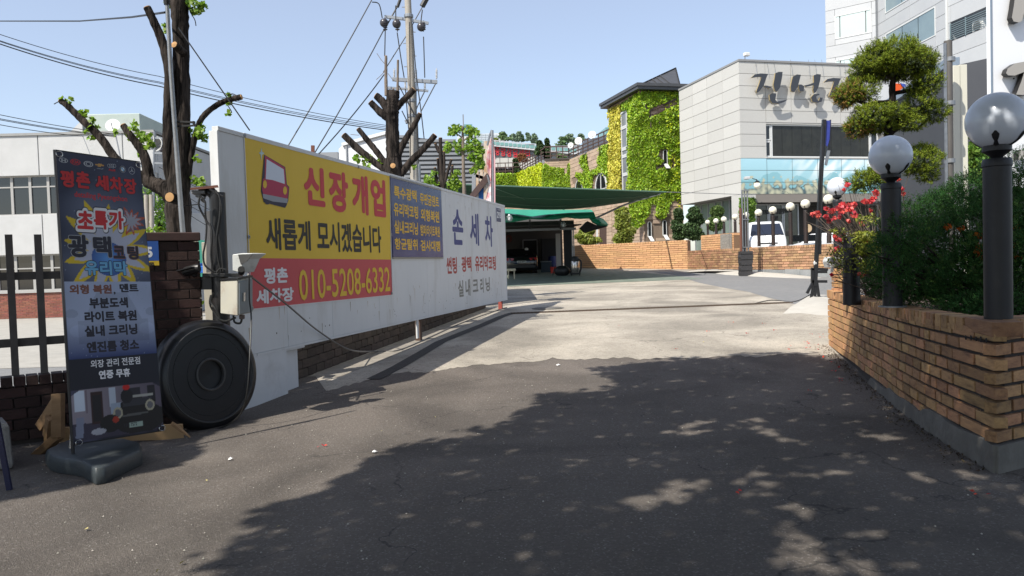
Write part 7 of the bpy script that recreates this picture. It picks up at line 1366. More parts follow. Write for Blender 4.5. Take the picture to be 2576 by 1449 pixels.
# vacuum cleaner
vx = P(1447, 690, 38.6); vz = gz(3, 38.6); t = empty('industrial_vacuum', (vx.x, 38.6, vz), 'steel drum vacuum cleaner with black hose on a trolley at the wash bay corner', 'vacuum cleaner')
MB().lathe([(.2, .16), (.22, .2), (.22, .72), (.19, .78)], (vx.x, 38.6, vz), seg=24).build('drum', mat('polished_steel', (.55, .5, .45), .18, .9), t, smooth=True); MB().lathe([(.23, .74), (.24, .82), (.18, .95), (.08, .99), (0, .99)], (vx.x, 38.6, vz), seg=20).build('motor_head', cab, t, smooth=True)
MB().box((vx.x, 38.6, vz + .1), (.5, .5, .08)).build('trolley', cab, t, bevel=.01); q, r_ = smooth_path([(vx.x, 38.5, vz + .85), (vx.x + .27, 38.4, vz + .75), (vx.x + .29, 38.4, vz + .4), (vx.x + .2, 38.3, vz + .15)], .045, 5); MB().tube(q, r_, 8).build('hose', cab, t, smooth=True)
for dx in (-.2, .2): MB().lathe([(.06, -.02), (.06, .02)], (vx.x + dx, 38.35, vz + .055), (1, 0, 0), 12).build('wheel', cab, t)
t = empty('equipment_heap', (vx.x - .7, 38.8, vz), 'low black covered machine with hoses left of the vacuum cleaner', 'machine'); MB().ball((vx.x - .65, 38.8, vz + .25), .32, 14, 8, (1.3, .8, .9)).build('cover', cab, t, smooth=True); q, r_ = smooth_path([(vx.x - 1.0, 38.5, vz + .5), (vx.x - 1.1, 38.4, vz + .3), (vx.x - 1.15, 38.4, vz + .05)], .02, 5); MB().tube(q, r_, 6).build('hose', cab, t)
# black car, rear towards us
def car_body(prof, w, o, yaw, m, name, parent, tuck=.12, bev=.04):
    """prof: side outline (y, z); lofted across the width with tumblehome."""
    mr_ = Matrix.Rotation(yaw, 3, 'Z'); n = len(prof); vs = []; xs_ = (-.5, -.47, -.36, 0, .36, .47, .5); sc_ = (.90, .96, 1, 1.006, 1, .96, .90); zmax = max(p[1] for p in prof)
    for xi, s_ in zip(xs_, sc_):
        for y, z in prof:
            tb = 1 - tuck * max(0, (z - .85) / (zmax - .85)); cy = sum(p[0] for p in prof) / n; vs.append(Vector(o) + mr_ @ Vector((xi * w * tb, cy + (y - cy) * (s_ if abs(xi) > .4 else 1), .5 + (z - .5) * (1 - (1 - s_) * .5))))
    k = len(xs_); fs = [(a * n + i, a * n + (i + 1) % n, (a + 1) * n + (i + 1) % n, (a + 1) * n + i) for a in range(k - 1) for i in range(n)]
    tr = tessellate_polygon([[Vector((y, z, 0)) for y, z in prof]]); fs += [tuple(t_) for t_ in tr] + [tuple((k - 1) * n + i for i in t_) for t_ in tr]
    return MB().add(vs, fs).build(name, m, parent, smooth=True)
cp = mat('black_car_paint', (.006, .006, .008), .12, spec=.7); cg = mat('car_glass', (.010, .012, .014), .05, spec=.8); tyre = mat('tyre_rubber', (.015, .015, .015), .8); rim = mat('wheel_rim', (.3, .3, .3), .35, .8)
co = Vector((P(1313, 690, 42.6).x, 42.3, gz(0, 42.3))); t = empty('black_car', co, 'black saloon car parked tail out inside the wash bay', 'car')
prof = [(0, .30), (-.05, .55), (-.02, .80), (.05, 1.02), (.55, 1.06), (1.25, 1.42), (2.6, 1.46), (3.4, 1.02), (4.5, .85), (4.6, .4), (4.5, .22), (.1, .22)]
car_body(prof, 1.82, co, 0, cp, 'body', t)
mb = MB(); mb.hexa([co + Vector(q) for q in ((-.66, .58, 1.08), (.66, .58, 1.08), (.66, .60, 1.075), (-.66, .60, 1.075), (-.56, 1.20, 1.41), (.56, 1.20, 1.41), (.56, 1.22, 1.40), (-.56, 1.22, 1.40))]); mb.build('rear_window', cg, t)
for s in (-1, 1):
    MB().lathe([(.32, -.11), (.33, -.08), (.33, .08), (.32, .11)], co + Vector((s * .76, .85, .32)), (1, 0, 0), 20).build('wheel', tyre, t, smooth=True)
    mb = MB(); mb.hexa([co + Vector((s * a, b, c_)) for a, b, c_ in ((.48, -.05, .76), (.84, .02, .76), (.84, .05, .76), (.48, -.02, .76), (.42, -.045, .88), (.86, .06, .90), (.86, .09, .90), (.42, -.01, .88))]); mb.build('tail_light', mat('tail_red', (.30, .012, .012), .2), t)
mb = MB(); mb.box(co + Vector((0, -.065, .68)), (.52, .02, .11)); pl_ = mb.build('licence_plate', mat('plate_white', (.42, .45, .43), .5), t); CPl = Plane(co.x - .24, co.y - .08, 1, 0); text('34조 8972', CPl, (.02, .46, co.z + .645, co.z + .715), mat('print_black', (.02, .02, .02), .6), .03, 1, pl_)
mb = MB(); mb.box(co + Vector((0, -.06, .42)), (1.5, .04, .16)); mb.build('bumper', mat('bumper_black', (.012, .012, .012), .5), t, bevel=.01)
MB().lathe([(.10, 0), (.10, .1), (0, .14)], P(1324.5, 629, 43), seg=14).build('polisher', mat('lamp_grey', (.5, .5, .5), .5), smooth=True, props=dict(label='small white round object resting on the black car roof', cat='object'))
# ============================================================ WHITE VAN
vw = mat('white_van_paint', (.72, .73, .74), .2, spec=.6); vo = Vector((P(1931, 600, 36.8).x, 36.8, 1.35)); yaw = R(-14); t = empty('white_van', vo, 'white minivan parked nose out behind the globe lamps on the car park', 'van'); mr_ = Matrix.Rotation(yaw, 3, 'Z'); L_ = lambda x, y, z: vo + mr_ @ Vector((x, y, z))
prof = [(0, .32), (-.06, .55), (-.05, .95), (.10, 1.16), (.28, 1.25), (.95, 1.86), (1.25, 1.96), (2.4, 2.0), (4.6, 1.95), (4.8, 1.5), (4.8, .35), (4.6, .25), (.1, .25)]
car_body(prof, 1.80, vo, yaw, vw, 'body', t, tuck=.14)
mb = MB(); mb.hexa([L_(*q) for q in ((-.78, .245, 1.265), (.78, .245, 1.265), (.78, .30, 1.26), (-.78, .30, 1.26), (-.66, .90, 1.84), (.66, .90, 1.84), (.66, .95, 1.83), (-.66, .95, 1.83))]); mb.build('windscreen', mat('windscreen', (.015, .02, .035), .05, spec=.8), t, bevel=.02)
for s in (-1, 1):
    mb = MB(); mb.hexa([L_(s * a, b, c_) for a, b, c_ in ((.875, 1.0, 1.22), (.875, 2.1, 1.22), (.90, 2.1, 1.22), (.90, 1.0, 1.22), (.80, 1.25, 1.75), (.80, 2.1, 1.78), (.825, 2.1, 1.78), (.825, 1.25, 1.75))]); mb.build('side_window', cg, t)
    mb = MB(); mb.hexa([L_(s * a, b, c_) for a, b, c_ in ((.52, -.07, .72), (.84, .02, .72), (.84, .05, .72), (.52, -.02, .72), (.55, -.065, .98), (.86, .06, 1.02), (.86, .09, 1.02), (.55, -.02, .98))]); mb.build('headlight', mat('headlight_lens', (.5, .53, .55), .1), t, bevel=.01)
    mb = MB(); mb.box(L_(s * .80, .0, .66), (.18, .05, .09), yaw); mb.build('indicator', mat('amber_lens', (.6, .18, .02), .2), t)
    for y in (.85, 3.9): MB().lathe([(.2, -.1), (.33, -.09), (.33, .09), (.2, .1)], L_(s * .78, y, .33), mr_ @ Vector((1, 0, 0)), 20).build('wheel', tyre, t, smooth=True)
    mb = MB(); mb.box(L_(s * 1.02, .75, 1.32), (.2, .08, .26), yaw); mb.build('mirror', cab, t, bevel=.02)
mb = MB(); mb.box(L_(0, -.055, .86), (.9, .03, .05), yaw); mb.build('grille_line', cab, t); mb = MB(); mb.box(L_(0, -.08, .5), (1.7, .1, .22), yaw); mb.build('bumper', vw, t, bevel=.03)
for s in (-.35, .3): MB().bar(L_(s, .2, 1.27), L_(s + .45, .3, 1.30), .015, .015).build('wiper', cab, t)
# small vehicle seen behind the lamp
t = empty('parked_car', P(2002, 610, 42), 'small white car mostly hidden behind the globe lamps right of the van', 'car'); co = Vector((P(2003, 600, 42).x, 42, 1.35)); car_body([(0, .3), (0, .8), (.9, .95), (1.5, 1.42), (3, 1.42), (3.8, .95), (3.9, .3)], 1.6, co, R(-70), vw, 'body', t); mb = MB(); mb.box(co + Vector((.2, -.8, 1.15)), (1.4, .04, .35), 0); mb.build('side_window', cg, t)
# wrapped steel mast
tm = P(1875, 692, 33.6); t = empty('wrapped_mast', (tm.x, 33.6, gz(10, 33.6)), 'thin steel tube mast with dark wrapped foot before the car park wall', 'mast'); zt_ = P(1875, 490, 33.6).z; zb_ = gz(10, 33.6)
for x, y0, m_ in ((1865, 524, mat('rust_pipe', (.14, .055, .035), .8)), (1869.5, 478, stl), (1876, 474, stl), (1883, 478, stl), (1873, 540, psm)): a = P(x, 650, 33.6); MB().tube([(a.x, 33.6, zb_), (a.x, 33.6, P(x, y0, 33.6).z)], .055 if m_ is not stl else .035, 7).build('tube', m_, t, smooth=True)
for y in (480, 552, 622): MB().bar(P(1868, y, 33.55), P(1885, y, 33.55), .04, .04).build('tie', stl, t)
mb = MB(); rr = random.Random(4); ring = []
for j in range(10):
    z = zb_ + (P(1875, 632, 33.6).z - zb_) * j / 9; s = .24 + rr.uniform(-.02, .02) + (.03 if j % 2 else 0); ring.append([Vector((tm.x + sx * s + (.03 * j / 9), 33.6 + sy * .22, z)) for sx, sy in ((-1, -1), (1, -1), (1, 1), (-1, 1))])
vs = [p for r0 in ring for p in r0]; MB().add(vs, [(j * 4 + i, j * 4 + (i + 1) % 4, (j + 1) * 4 + (i + 1) % 4, (j + 1) * 4 + i) for j in range(9) for i in range(4)] + [(36, 37, 38, 39)]).build('wrapping', mat('dark_wrap', (.035, .034, .036), .6, bump=.4, bscale=4), t)
for j in (2, 4, 6, 8): MB().tube([v + (v - Vector((tm.x, 33.6, v.z))) * .04 for v in ring[j] + ring[j][:1]], .012, 4).build('cord', cab, t)
# ============================================================ TOWER BLOCK, RIGHT
def z5(x, y): return (2052 + .3267 * x, .3267 * y)
tw = mat('white_composite_panel', (.47, .48, .485), .4, rand=.06, col2=(.43, .44, .45), scale=.8, grime=.2, grimecol=(.4, .4, .4), gscale=.3); twj = mat('grey_panel_joint', (.22, .23, .24), .8); tw2 = mat('grey_composite_panel', (.36, .38, .41), .45, rand=.06)
t = empty('apartment_tower', (27, 62, 0), 'tall white and grey panelled apartment block rising behind the restaurant', 'building')
bgl = mat('sky_tinted_glass', (.16, .22, .25), .10, col2=(.24, .32, .34), scale=.3, spec=.7); pgl_ = mat('pale_blind_glass', (.46, .56, .54), .2, col2=(.52, .61, .59), scale=.4)
pA = V2(*P(2077, 80, 60).xy); dA = V2(.789, -.614).normalized(); TA = Plane(pA.x, pA.y, dA.x, dA.y); LA = TA.uv(2209, 80)[0]
pB = pA + dA * LA; TB = Plane(pB.x, pB.y, .042, -1.0); LB_ = TB.uv(2386, 60)[0]; pCc = pB + V2(.042, -1).normalized() * LB_; TC = Plane(pCc.x, pCc.y, .167, -.986); LC = TC.uv(2500, 60)[0]
ztw = 34.
mb = MB(); back = [V2(45, 46), V2(45, 66), V2(31, 66)]; c3 = pCc + V2(.167, -.986).normalized() * LC
A = [pA, pB, pCc, c3, V2(c3.x + 8, c3.y)] + back; cc_ = sum(A, V2(0, 0)) / len(A)
def inset(q, k=.12): return q + (cc_ - q).normalized() * k
mb.prism([(inset(q, .25).x, inset(q, .25).y, 0) for q in (pA, pB, pCc)] + [(pCc.x + 3, pCc.y, 0), (c3.x + 4, c3.y, 0)] + [(q.x, q.y, 0) for q in back], (0, 0, ztw)); mb.build('core', twj, t)
def panels(pl, u0, u1, z0, z1, nu, dz, holes, m, zref):
    k = math.floor((z0 - zref) / dz); 
    while zref + k * dz < z1:
        a = max(zref + k * dz, z0); b = min(zref + (k + 1) * dz, z1); k += 1
        for i in range(nu):
            c, d = u0 + (u1 - u0) * i / nu, u0 + (u1 - u0) * (i + 1) / nu
            segs = [(c, d, a, b)]
            for h0, h1, g0, g1 in holes:
                ns = []
                for (c_, d_, a_, b_) in segs:
                    if c_ >= h1 or d_ <= h0 or a_ >= g1 or b_ <= g0: ns.append((c_, d_, a_, b_)); continue
                    if c_ < h0: ns.append((c_, h0, a_, b_))
                    if d_ > h1: ns.append((h1, d_, a_, b_))
                    cc0, dd0 = max(c_, h0), min(d_, h1)
                    if a_ < g0: ns.append((cc0, dd0, a_, g0))
                    if b_ > g1: ns.append((cc0, dd0, g1, b_))
                segs = ns
            for c_, d_, a_, b_ in segs:
                if d_ - c_ > .05 and b_ - a_ > .05: mb = MB(); pl.slab(mb, c_ + .012, d_ - .012, a_ + .014, b_ - .014, -.03, .04); mb.build('panel', m, t)
def wbox(pl, q, parent, cols, gm, fm_, dep=.04):
    u0, u1, z0, z1 = q; w = (u1 - u0); f = framebox(pl, u0, u1, z0, z1, .07, .07, parent, fm_, 'window'); e = [0] + list(np.cumsum(cols) / sum(cols))
    for a, b in zip(e, e[1:]): pane(pl, u0 + w * a + .04, u0 + w * b - .04, z0 + .07, z1 - .07, dep, f, gm)
    return q
uvb = lambda pl, a, b: (pl.uv(*z5(*a))[0], pl.uv(*z5(*b))[0], pl.uv(*z5(*a))[1], pl.uv(*z5(*b))[1])
wA = uvb(TA, (150, 305), (430, 66)); wA2 = (wA[0], wA[1], wA[2] - 3.4, wA[3] - 3.4); wA3 = (wA[0], wA[1], wA[2] + 3.4, wA[3] + 3.4)
panels(TA, 0, LA, 1, ztw, 1, .92, [wA, wA2, wA3], tw, 1.2)
for w_ in (wA, wA2, wA3): wbox(TA, w_, t, (1, 5, 1.1), pgl_, wf)
wB = uvb(TB, (545, 430), (925, 45)); zb0 = TB.uv(*z5(925, 275))[1]; zb1 = TB.uv(*z5(925, 48))[1]; wB = (wB[0], wB[1], zb0, zb1); wB2 = (wB[0], wB[1], zb0 + 3.4, zb1 + 3.4); 
panels(TB, 0, LB_, 1, ztw, 2, .92, [wB, wB2], tw, 1.2)
for w_ in (wB, wB2): wbox(TB, w_, t, (1.1, 1, 1), bgl, wf)
mb = MB(); q = TB.p(.02, 0, .1); mb.bar((q.x, q.y, 1), (q.x, q.y, ztw), .12, .12); mb.build('downpipe', stl, t)
q = TB.p(LB_ - .05, 0, .1); MB().bar((q.x, q.y, 1), (q.x, q.y, ztw), .10, .10).build('corner_trim', wf, t)
# balconies on the third face
zf = [TC.uv(*z5(1345, y))[1] for y in (200, 455)]; step = zf[0] - zf[1]
hol = []
for k in (-2, -1, 0, 1, 2): z = zf[1] + step * k; hol.append((.25, LC, z, z + step - 1.05))
panels(TC, 0, LC, 1, ztw, 1, 1.05, [(.2, LC + .1, zf[0] - .0, zf[0] + step * .62), (.2, LC + .1, zf[1] - step * .98 + step * .33, zf[1])], tw, zf[1])
drk = mat('balcony_dark_wall', (.10, .10, .105), .9); acw = mat('air_conditioner_white', (.60, .60, .58), .5)  # dark grey for the recess wall, floor and fan grilles
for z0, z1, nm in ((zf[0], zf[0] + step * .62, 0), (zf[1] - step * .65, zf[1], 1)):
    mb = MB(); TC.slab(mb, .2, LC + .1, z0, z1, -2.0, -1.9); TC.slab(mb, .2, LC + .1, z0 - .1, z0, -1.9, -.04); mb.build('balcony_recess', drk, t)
    for j in range(8): z = z0 + .1 + j * .13; mb = MB(); mb.bar(TC.p(.22, z, .08), TC.p(LC + .1, z, .08), .03, .035); mb.build('balcony_rail', mat('teal_grey_rail', (.16, .22, .24), .5), t)
    for u in (.25, LC * .42, LC * .88): mb = MB(); mb.bar(TC.p(u, z0, .08), TC.p(u, z0 + 1.12, .08), .05, .05); mb.build('balcony_post', MATS['teal_grey_rail'], t)
    for u in ((LC * .25, LC * .6) if nm else (LC * .55,)):
        o_ = MB().box(TC.p(u, z0 + .45, -.5), (.35, .85, .8), math.atan2(-.986, .167) - math.pi / 2).build('air_conditioner', acw, t, bevel=.03); MB().lathe([(.28, 0), (.30, .02), (.28, .03)], TC.p(u, z0 + .45, -.30), TC.n, 18).build('fan_grille', drk, o_)
# ============================================================ DARK SIDE WALL, POSTS, WHITE SIGN
gw_ = mat('shade_dark_side_wall', (.048, .051, .060), .6, col2=(.058, .061, .070), scale=.5); bl_ = mat('blue_grey_beam', (.20, .25, .31), .5)  # the wall's shade is put into its lowered base colour
a = V2(*P(2225, 261, 32.9).xy); b = V2(*P(2390, 151, 25.6).xy); GW = Plane(a.x, a.y, b.x - a.x, b.y - a.y); Lg = (b - a).length; zg = P(2225, 261, 32.9).z
t = empty('grey_annexe', (a.x, a.y, .6), 'dark grey windowless annexe with a blue grey edge beam right of the restaurant', 'annexe')
mb = MB(); ptsA = [GW.p(-.2, .5), GW.p(Lg, .5), GW.p(Lg + 6, .5, -6), GW.p(3, .5, -8)]; mb.prism(ptsA, (0, 0, zg - .75)); mb.build('wall', gw_, t)
mb = MB(); GW.slab(mb, -.3, Lg, zg - .25, zg + .05, -.3, .12); mb.build('edge_beam', bl_, t, bevel=.01)
u0, v0 = GW.uv(*z5(605, 740)); u1, v1 = GW.uv(*z5(690, 650)); t7 = empty('logo_panel', GW.p(u0, v0, .1), 'orange and blue logo panel above the grey annexe, seen through the pine', 'sign')
a_ = V2(*P(2232, 250, 33.6).xy); LG = Plane(a_.x, a_.y, .97, .24); qq = [LG.p(*LG.uv(*z5(*p))) for p in [(600, 740), (600, 640), (650, 645), (680, 690)]]; mb = MB(); mb.prism(qq, (0, .06, 0)); mb.build('orange_field', mat('logo_orange', (.75, .10, .01), .5), t7); qq = [LG.p(*LG.uv(*z5(*p)), .01) for p in [(652, 640), (690, 648), (702, 680), (684, 692)]]; mb = MB(); mb.prism(qq, (0, .06, 0)); mb.build('blue_field', mat('logo_blue', (.06, .10, .42), .5), t7)
qq = [LG.p(*LG.uv(*z5(*p)), -.05) for p in [(430, 760), (430, 600), (600, 590), (790, 620), (790, 700), (600, 780)]]; mb = MB(); mb.prism(qq, (0, .08, 0)); mb.build('white_board', wf, t7)
def upright(name, x0, x1, ytop, ybot, d, m, lb, cat, th=.1, bev=.006, ztop_only=None):
    a = P(x0, ybot, d); b = P(x1, ytop, d); t = MB(); g = 0.; t.hexa([(a.x, d, g), (b.x, d, g), (b.x, d + th, g), (a.x, d + th, g), (a.x, d, b.z), (b.x, d, b.z), (b.x, d + th, b.z), (a.x, d + th, b.z)]); return t.build(name, m, bevel=bev, props=dict(label=lb, cat=cat))
upright('cream_panel_post', 2401, 2416, 164, 460, 15.5, mat('cream_metal', (.62, .60, .50), .5), 'left half of the cream metal panel standing behind the hedge', 'panel', .12); upright('cream_panel_post', 2417, 2433, 162, 460, 15.5, MATS['cream_metal'], 'right half of the cream metal panel standing behind the hedge', 'panel', .12)
t = empty('steel_mast', P(2390, 480, 15), 'weathered steel mast standing just left of the cream panel', 'mast'); a = P(2389, 480, 15); MB().tube([(a.x, 15, 0), (a.x, 15, P(2392, 103, 15).z)], .075, 14).build('pipe', mat('weathered_steel', (.07, .064, .058), .6, 0, col2=(.13, .12, .11), scale=3, stretch=(1, 1, .3)), t, smooth=True); MB().bar((a.x - .09, 14.95, 0), (a.x - .09, 14.95, P(2392, 110, 15).z), .04, .04).build('side_rail', stl, t)
for y in (155, 265, 410): MB().lathe([(.10, 0), (.10, .08)], P(2389, y, 15), seg=14).build('clamp', stl, t)
SN = Plane(*P(2494, 400, 20).xy, .98, .18); t = empty('white_signboard', SN.p(1, .5), 'big white signboard with black brush letters and deep shadows at the right edge', 'sign')
mb = MB(); SN.slab(mb, 0, 3.2, 3.2, 12, -.12, 0); mb.build('board', mat('signboard_white', (.78, .79, .80), .35), t); mb = MB(); SN.slab(mb, 0, .04, 3.2, 12, .001, .03); mb.build('edge_trim', bl_, t)
mb = MB(); SN.slab(mb, .3, .5, 0, 3.2, -.35, -.1); mb.build('leg', stl, t); mb = MB(); SN.slab(mb, 2.6, 2.8, 0, 3.2, -.35, -.1); mb.build('leg', stl, t)
lk = mat('letter_black', (.012, .011, .011), .4); lgf = mat('letter_pale_face', (.36, .34, .31), .5)
def sl_(pts, off=.22, nm='letter'):
    q = [SN.p(*SN.uv(*z5(*p)), off) for p in pts]; mb = MB(); n = len(q); e = -SN.n * .16; tr = tessellate_polygon([q]); mb.add(q, [tuple(a) for a in tr]); mb.cur = 1; mb.add(q + [a + e for a in q], [(i, (i + 1) % n, (i + 1) % n + n, i + n) for i in range(n)] + [tuple(i + n for i in a) for a in tr])
    mb.bar(sum(q, Vector()) / n - SN.n * .2, sum(q, Vector()) / n - SN.n * off, .03, .03); return mb.build(nm, [lgf, lk], t)
sl_([(1490, -60), (1560, -60), (1600, -20), (1585, 60), (1548, 130), (1535, 180), (1510, 194), (1470, 185), (1457, 155), (1470, 80)]); sl_([(1590, -60), (1640, -60), (1640, 140), (1600, 120)])
sl_([(1413, 580), (1425, 545), (1480, 505), (1560, 490), (1660, 478), (1640, 640), (1600, 740), (1540, 745), (1490, 742), (1530, 640), (1552, 570), (1480, 598), (1430, 596)]); sl_([(1505, 1190), (1530, 1160), (1568, 1175), (1570, 1210), (1540, 1235), (1510, 1240)])
gvine = conifer('climbing_shrub', 2434, 2492, 262, 460, 18.3, mat('vine_green', (.13, .24, .03), .6, trans=.3, isl=.5), 'fresh green climber showing between the cream panel and white signboard', 6, 5600, .17, cat='shrub', shell=.1)
# ============================================================ PLANTER WALL
pb1 = mat('ochre_brick_single', (.52, .30, .135), .8, rand=.34, col2=(.26, .135, .07), scale=2.2, bump=.35, bscale=9, grime=.45, grimecol=(.09, .055, .035), gscale=2.2, contrast=.3); pb2 = mat('ochre_brick_wall', (.49, .27, .12), .8, isl=.22)
PWp = [V2(5.62, 6.52), V2(3.41, 5.37), V2(3.53, 6.07), V2(3.67, 6.75), V2(3.9, 7.68), V2(4.16, 8.6), V2(4.39, 9.5), V2(4.63, 10.35), V2(4.92, 11.5), V2(5.17, 12.45)]
t = empty('planter_wall', (3.9, 7.7, 0), 'curved planter wall of ochre bricks with recessed dark joints at the right', 'brick planter')
near, far_ = PWp[:2], PWp[1:]
zt0 = lambda s: -.018 * min(s, 4.0)
mb = MB(); ribbon([along(far_, .26)[0]] + far_[1:], -.02, lambda s: .99 + zt0(s), .026, .16, mb, -1); mb.build('mortar_core', mortd, t); mb = MB(); ribbon([near[0], near[1] + (near[0] - near[1]).normalized() * .16], -.02, .99, .026, .20, mb, -1); mb.build('mortar_core', mortd, t)
cm = mat('rough_cement_foot', (.115, .108, .095), .95, col2=(.19, .18, .16), scale=4, bump=.7, bscale=14, grime=.6, grimecol=(.06, .05, .045), gscale=2)
def ftop(s): return .20 if s < 1.4 else (.14 if s < 2.9 else (.09 if s < 3.8 else .0)) if s < 4.0 else -.015
mb = MB(); dense = [along(far_, s)[0] for s in np.arange(0, plen(far_), .2)]; ribbon(dense, -.03, lambda s: ftop(s) + .012 * math.sin(s * 7), -.018, .03, mb, -1); mb.build('cement_foot', cm, t); mb = MB(); ribbon(near, -.03, .20, -.018, .03, mb, -1); mb.build('cement_foot', cm, t)
h = .104; it = []
for k in range(9):
    z = .10 + (k - 0) * h - .0
    def lo(s, z=z): return z + h * .5 > ftop(s) + .01
    s = .097 if k % 2 else 0; L = plen(far_)
    while s < L - .05:
        ln = (.52 if k % 2 else .34) if s < .1 else (.42 if s < .6 else random.choice((.27, .27, .15)) if s < 1.6 else .26)
        a, e = max(s, 0), min(s + ln, L); s += ln
        if e - a < .05: continue
        if not lo((a + e) / 2): continue
        p, d = along(far_, (a + e) / 2); nn = V2(-d.y, d.x) * -1; c = p + nn * (.045 + random.uniform(-.004, .004)); zz = z + h / 2 + zt0((a + e) / 2) * (k / 9)
        it.append(((c.x, c.y, zz), math.atan2(d.y, d.x), (e - a - .027, .09, h - .026)))
s = 0
while s < plen(far_) - .03:
    tw_ = .52 if s == 0 else (.16 if s < 1.1 else .115)
    p, d = along(far_, s + tw_ / 2); nn = V2(-d.y, d.x) * -1; c = p + nn * (.096 + random.uniform(-.004, .004)); it.append(((c.x, c.y, .10 + 8.94 * h + zt0(s)), math.atan2(d.y, d.x), (tw_ - .028, .20, .108))); s += tw_
L = plen(near); dn = (near[0] - near[1]).normalized()
for k in range(9):
    if .10 + k * h < .18: continue
    s = .215 if k % 2 else .095; segs = [(.0, .215)] if k % 2 else []
    while s < L: segs.append((s, min(s + .24, L))); s += .24
    for a, e in segs:
        p = near[1] + dn * (a + e) / 2; nn = V2(-dn.y, dn.x); c = p + nn * .045; it.append(((c.x, c.y, .10 + (k + .5) * h), math.atan2(dn.y, dn.x), (e - a - .027, .09, h - .026)))
s = .21
while s < L: p = near[1] + dn * (s + .05); nn = V2(-dn.y, dn.x); c = p + nn * .096; it.append(((c.x, c.y, .10 + 8.94 * h), math.atan2(dn.y, dn.x), (.085, .20, .112))); s += .105
it = [i for i in it]; print('planter bricks', len(it)); bricks(t, it, pb1, pb2, 300)
st_ = MB(); c = along(far_, .02)[0]; SB2 = Plane(3.47, 5.40, .1, 1)
for k, (x, y) in enumerate(((2436, 849), (2449, 850), (2462, 852), (2474, 853), (2488, 856))):
    SBp = Plane(far_[0].x, far_[0].y, far_[1].x - far_[0].x, far_[1].y - far_[0].y); u, v = SBp.uv(x, y); MB().lathe([(.019 + .003 * (k % 2), .0), (.012, .002), (0, .003)], SBp.p(u, v, .006 + .012), SBp.n, 10).build('soot_mark', mat('soot_black', (.012, .010, .009), .9), t)
# end pillar and broken step bricks
ep = far_[-1]
it2 = []
for k in range(12):
    for j in range(2): it2.append(((ep.x + .10 + j * .0, ep.y - .15 - j * .24, .12 + (k + .5) * h), R(78), (.22, .14, h - .016)))
bricks(t, it2, pb1, pb2, 60)
mb = MB(); st2 = [(4.6, 10.6, .98), (4.8, 11.0, .98), (4.9, 11.35, 1.06), (5.0, 11.6, 1.06), (4.95, 11.45, 1.15)]
for x, y, z in st2:
    o = bpy.data.objects.new('brick', random.choice(_bm['ochre_brick_single'])); COL.objects.link(o); o.parent = t; o.location = Vector((x + .12, y, z)) - t.location; o.rotation_euler = (0, 0, R(random.uniform(-20, 100))); o.scale = (.24, .11, .09)
soilm = mat('planter_soil', (.045, .032, .022), .98, col2=(.09, .06, .04), scale=12, bump=1., bscale=20)
soil = [(q.x + .17, q.y + .1) for q in far_] + [(9, 14), (12, 9), (5.9, 6.7)]
vs = []; xs_ = np.linspace(3.5, 12, 36); ys_ = np.linspace(5.3, 14, 40); ok = in_poly(np.array([(x, y) for y in ys_ for x in xs_]), soil); fs = []
bm = bmesh.new(); vv = [bm.verts.new((x, y, 0)) for x, y in soil]; tr = tessellate_polygon([[Vector((x, y, 0)) for x, y in soil]]); [bm.faces.new([vv[i] for i in q]) for q in tr]
bmesh.ops.subdivide_edges(bm, edges=bm.edges, cuts=8, use_grid_fill=True)
for v in bm.verts: v.co.z = .90 + .05 * noise.noise(Vector((v.co.x * 2, v.co.y * 2, 0)))
for f in bm.faces:
    if f.normal.z < 0: f.normal_flip()
me = bpy.data.meshes.new('planter_soil'); bm.to_mesh(me); bm.free(); me.materials.append(soilm); o = bpy.data.objects.new('planter_ground', me); COL.objects.link(o); tag(o, kind='structure')
# dark litter along the foot of the planter
pts = [];
for k in range(900):
    s = random.uniform(0, plen(far_)); p, d = along(far_, s); nn = V2(-d.y, d.x); w = abs(random.gauss(0, .09)) + .02; q = p + nn * w; pts.append((q.x, q.y, gz(q.x, q.y) + .008))
leaves('dry_litter', pts, .028, mat('dark_litter', (.07, .05, .03), .9, isl=.6), kind='stuff', nrm=np.array([0, 0, 1.5]), aspect=.4)
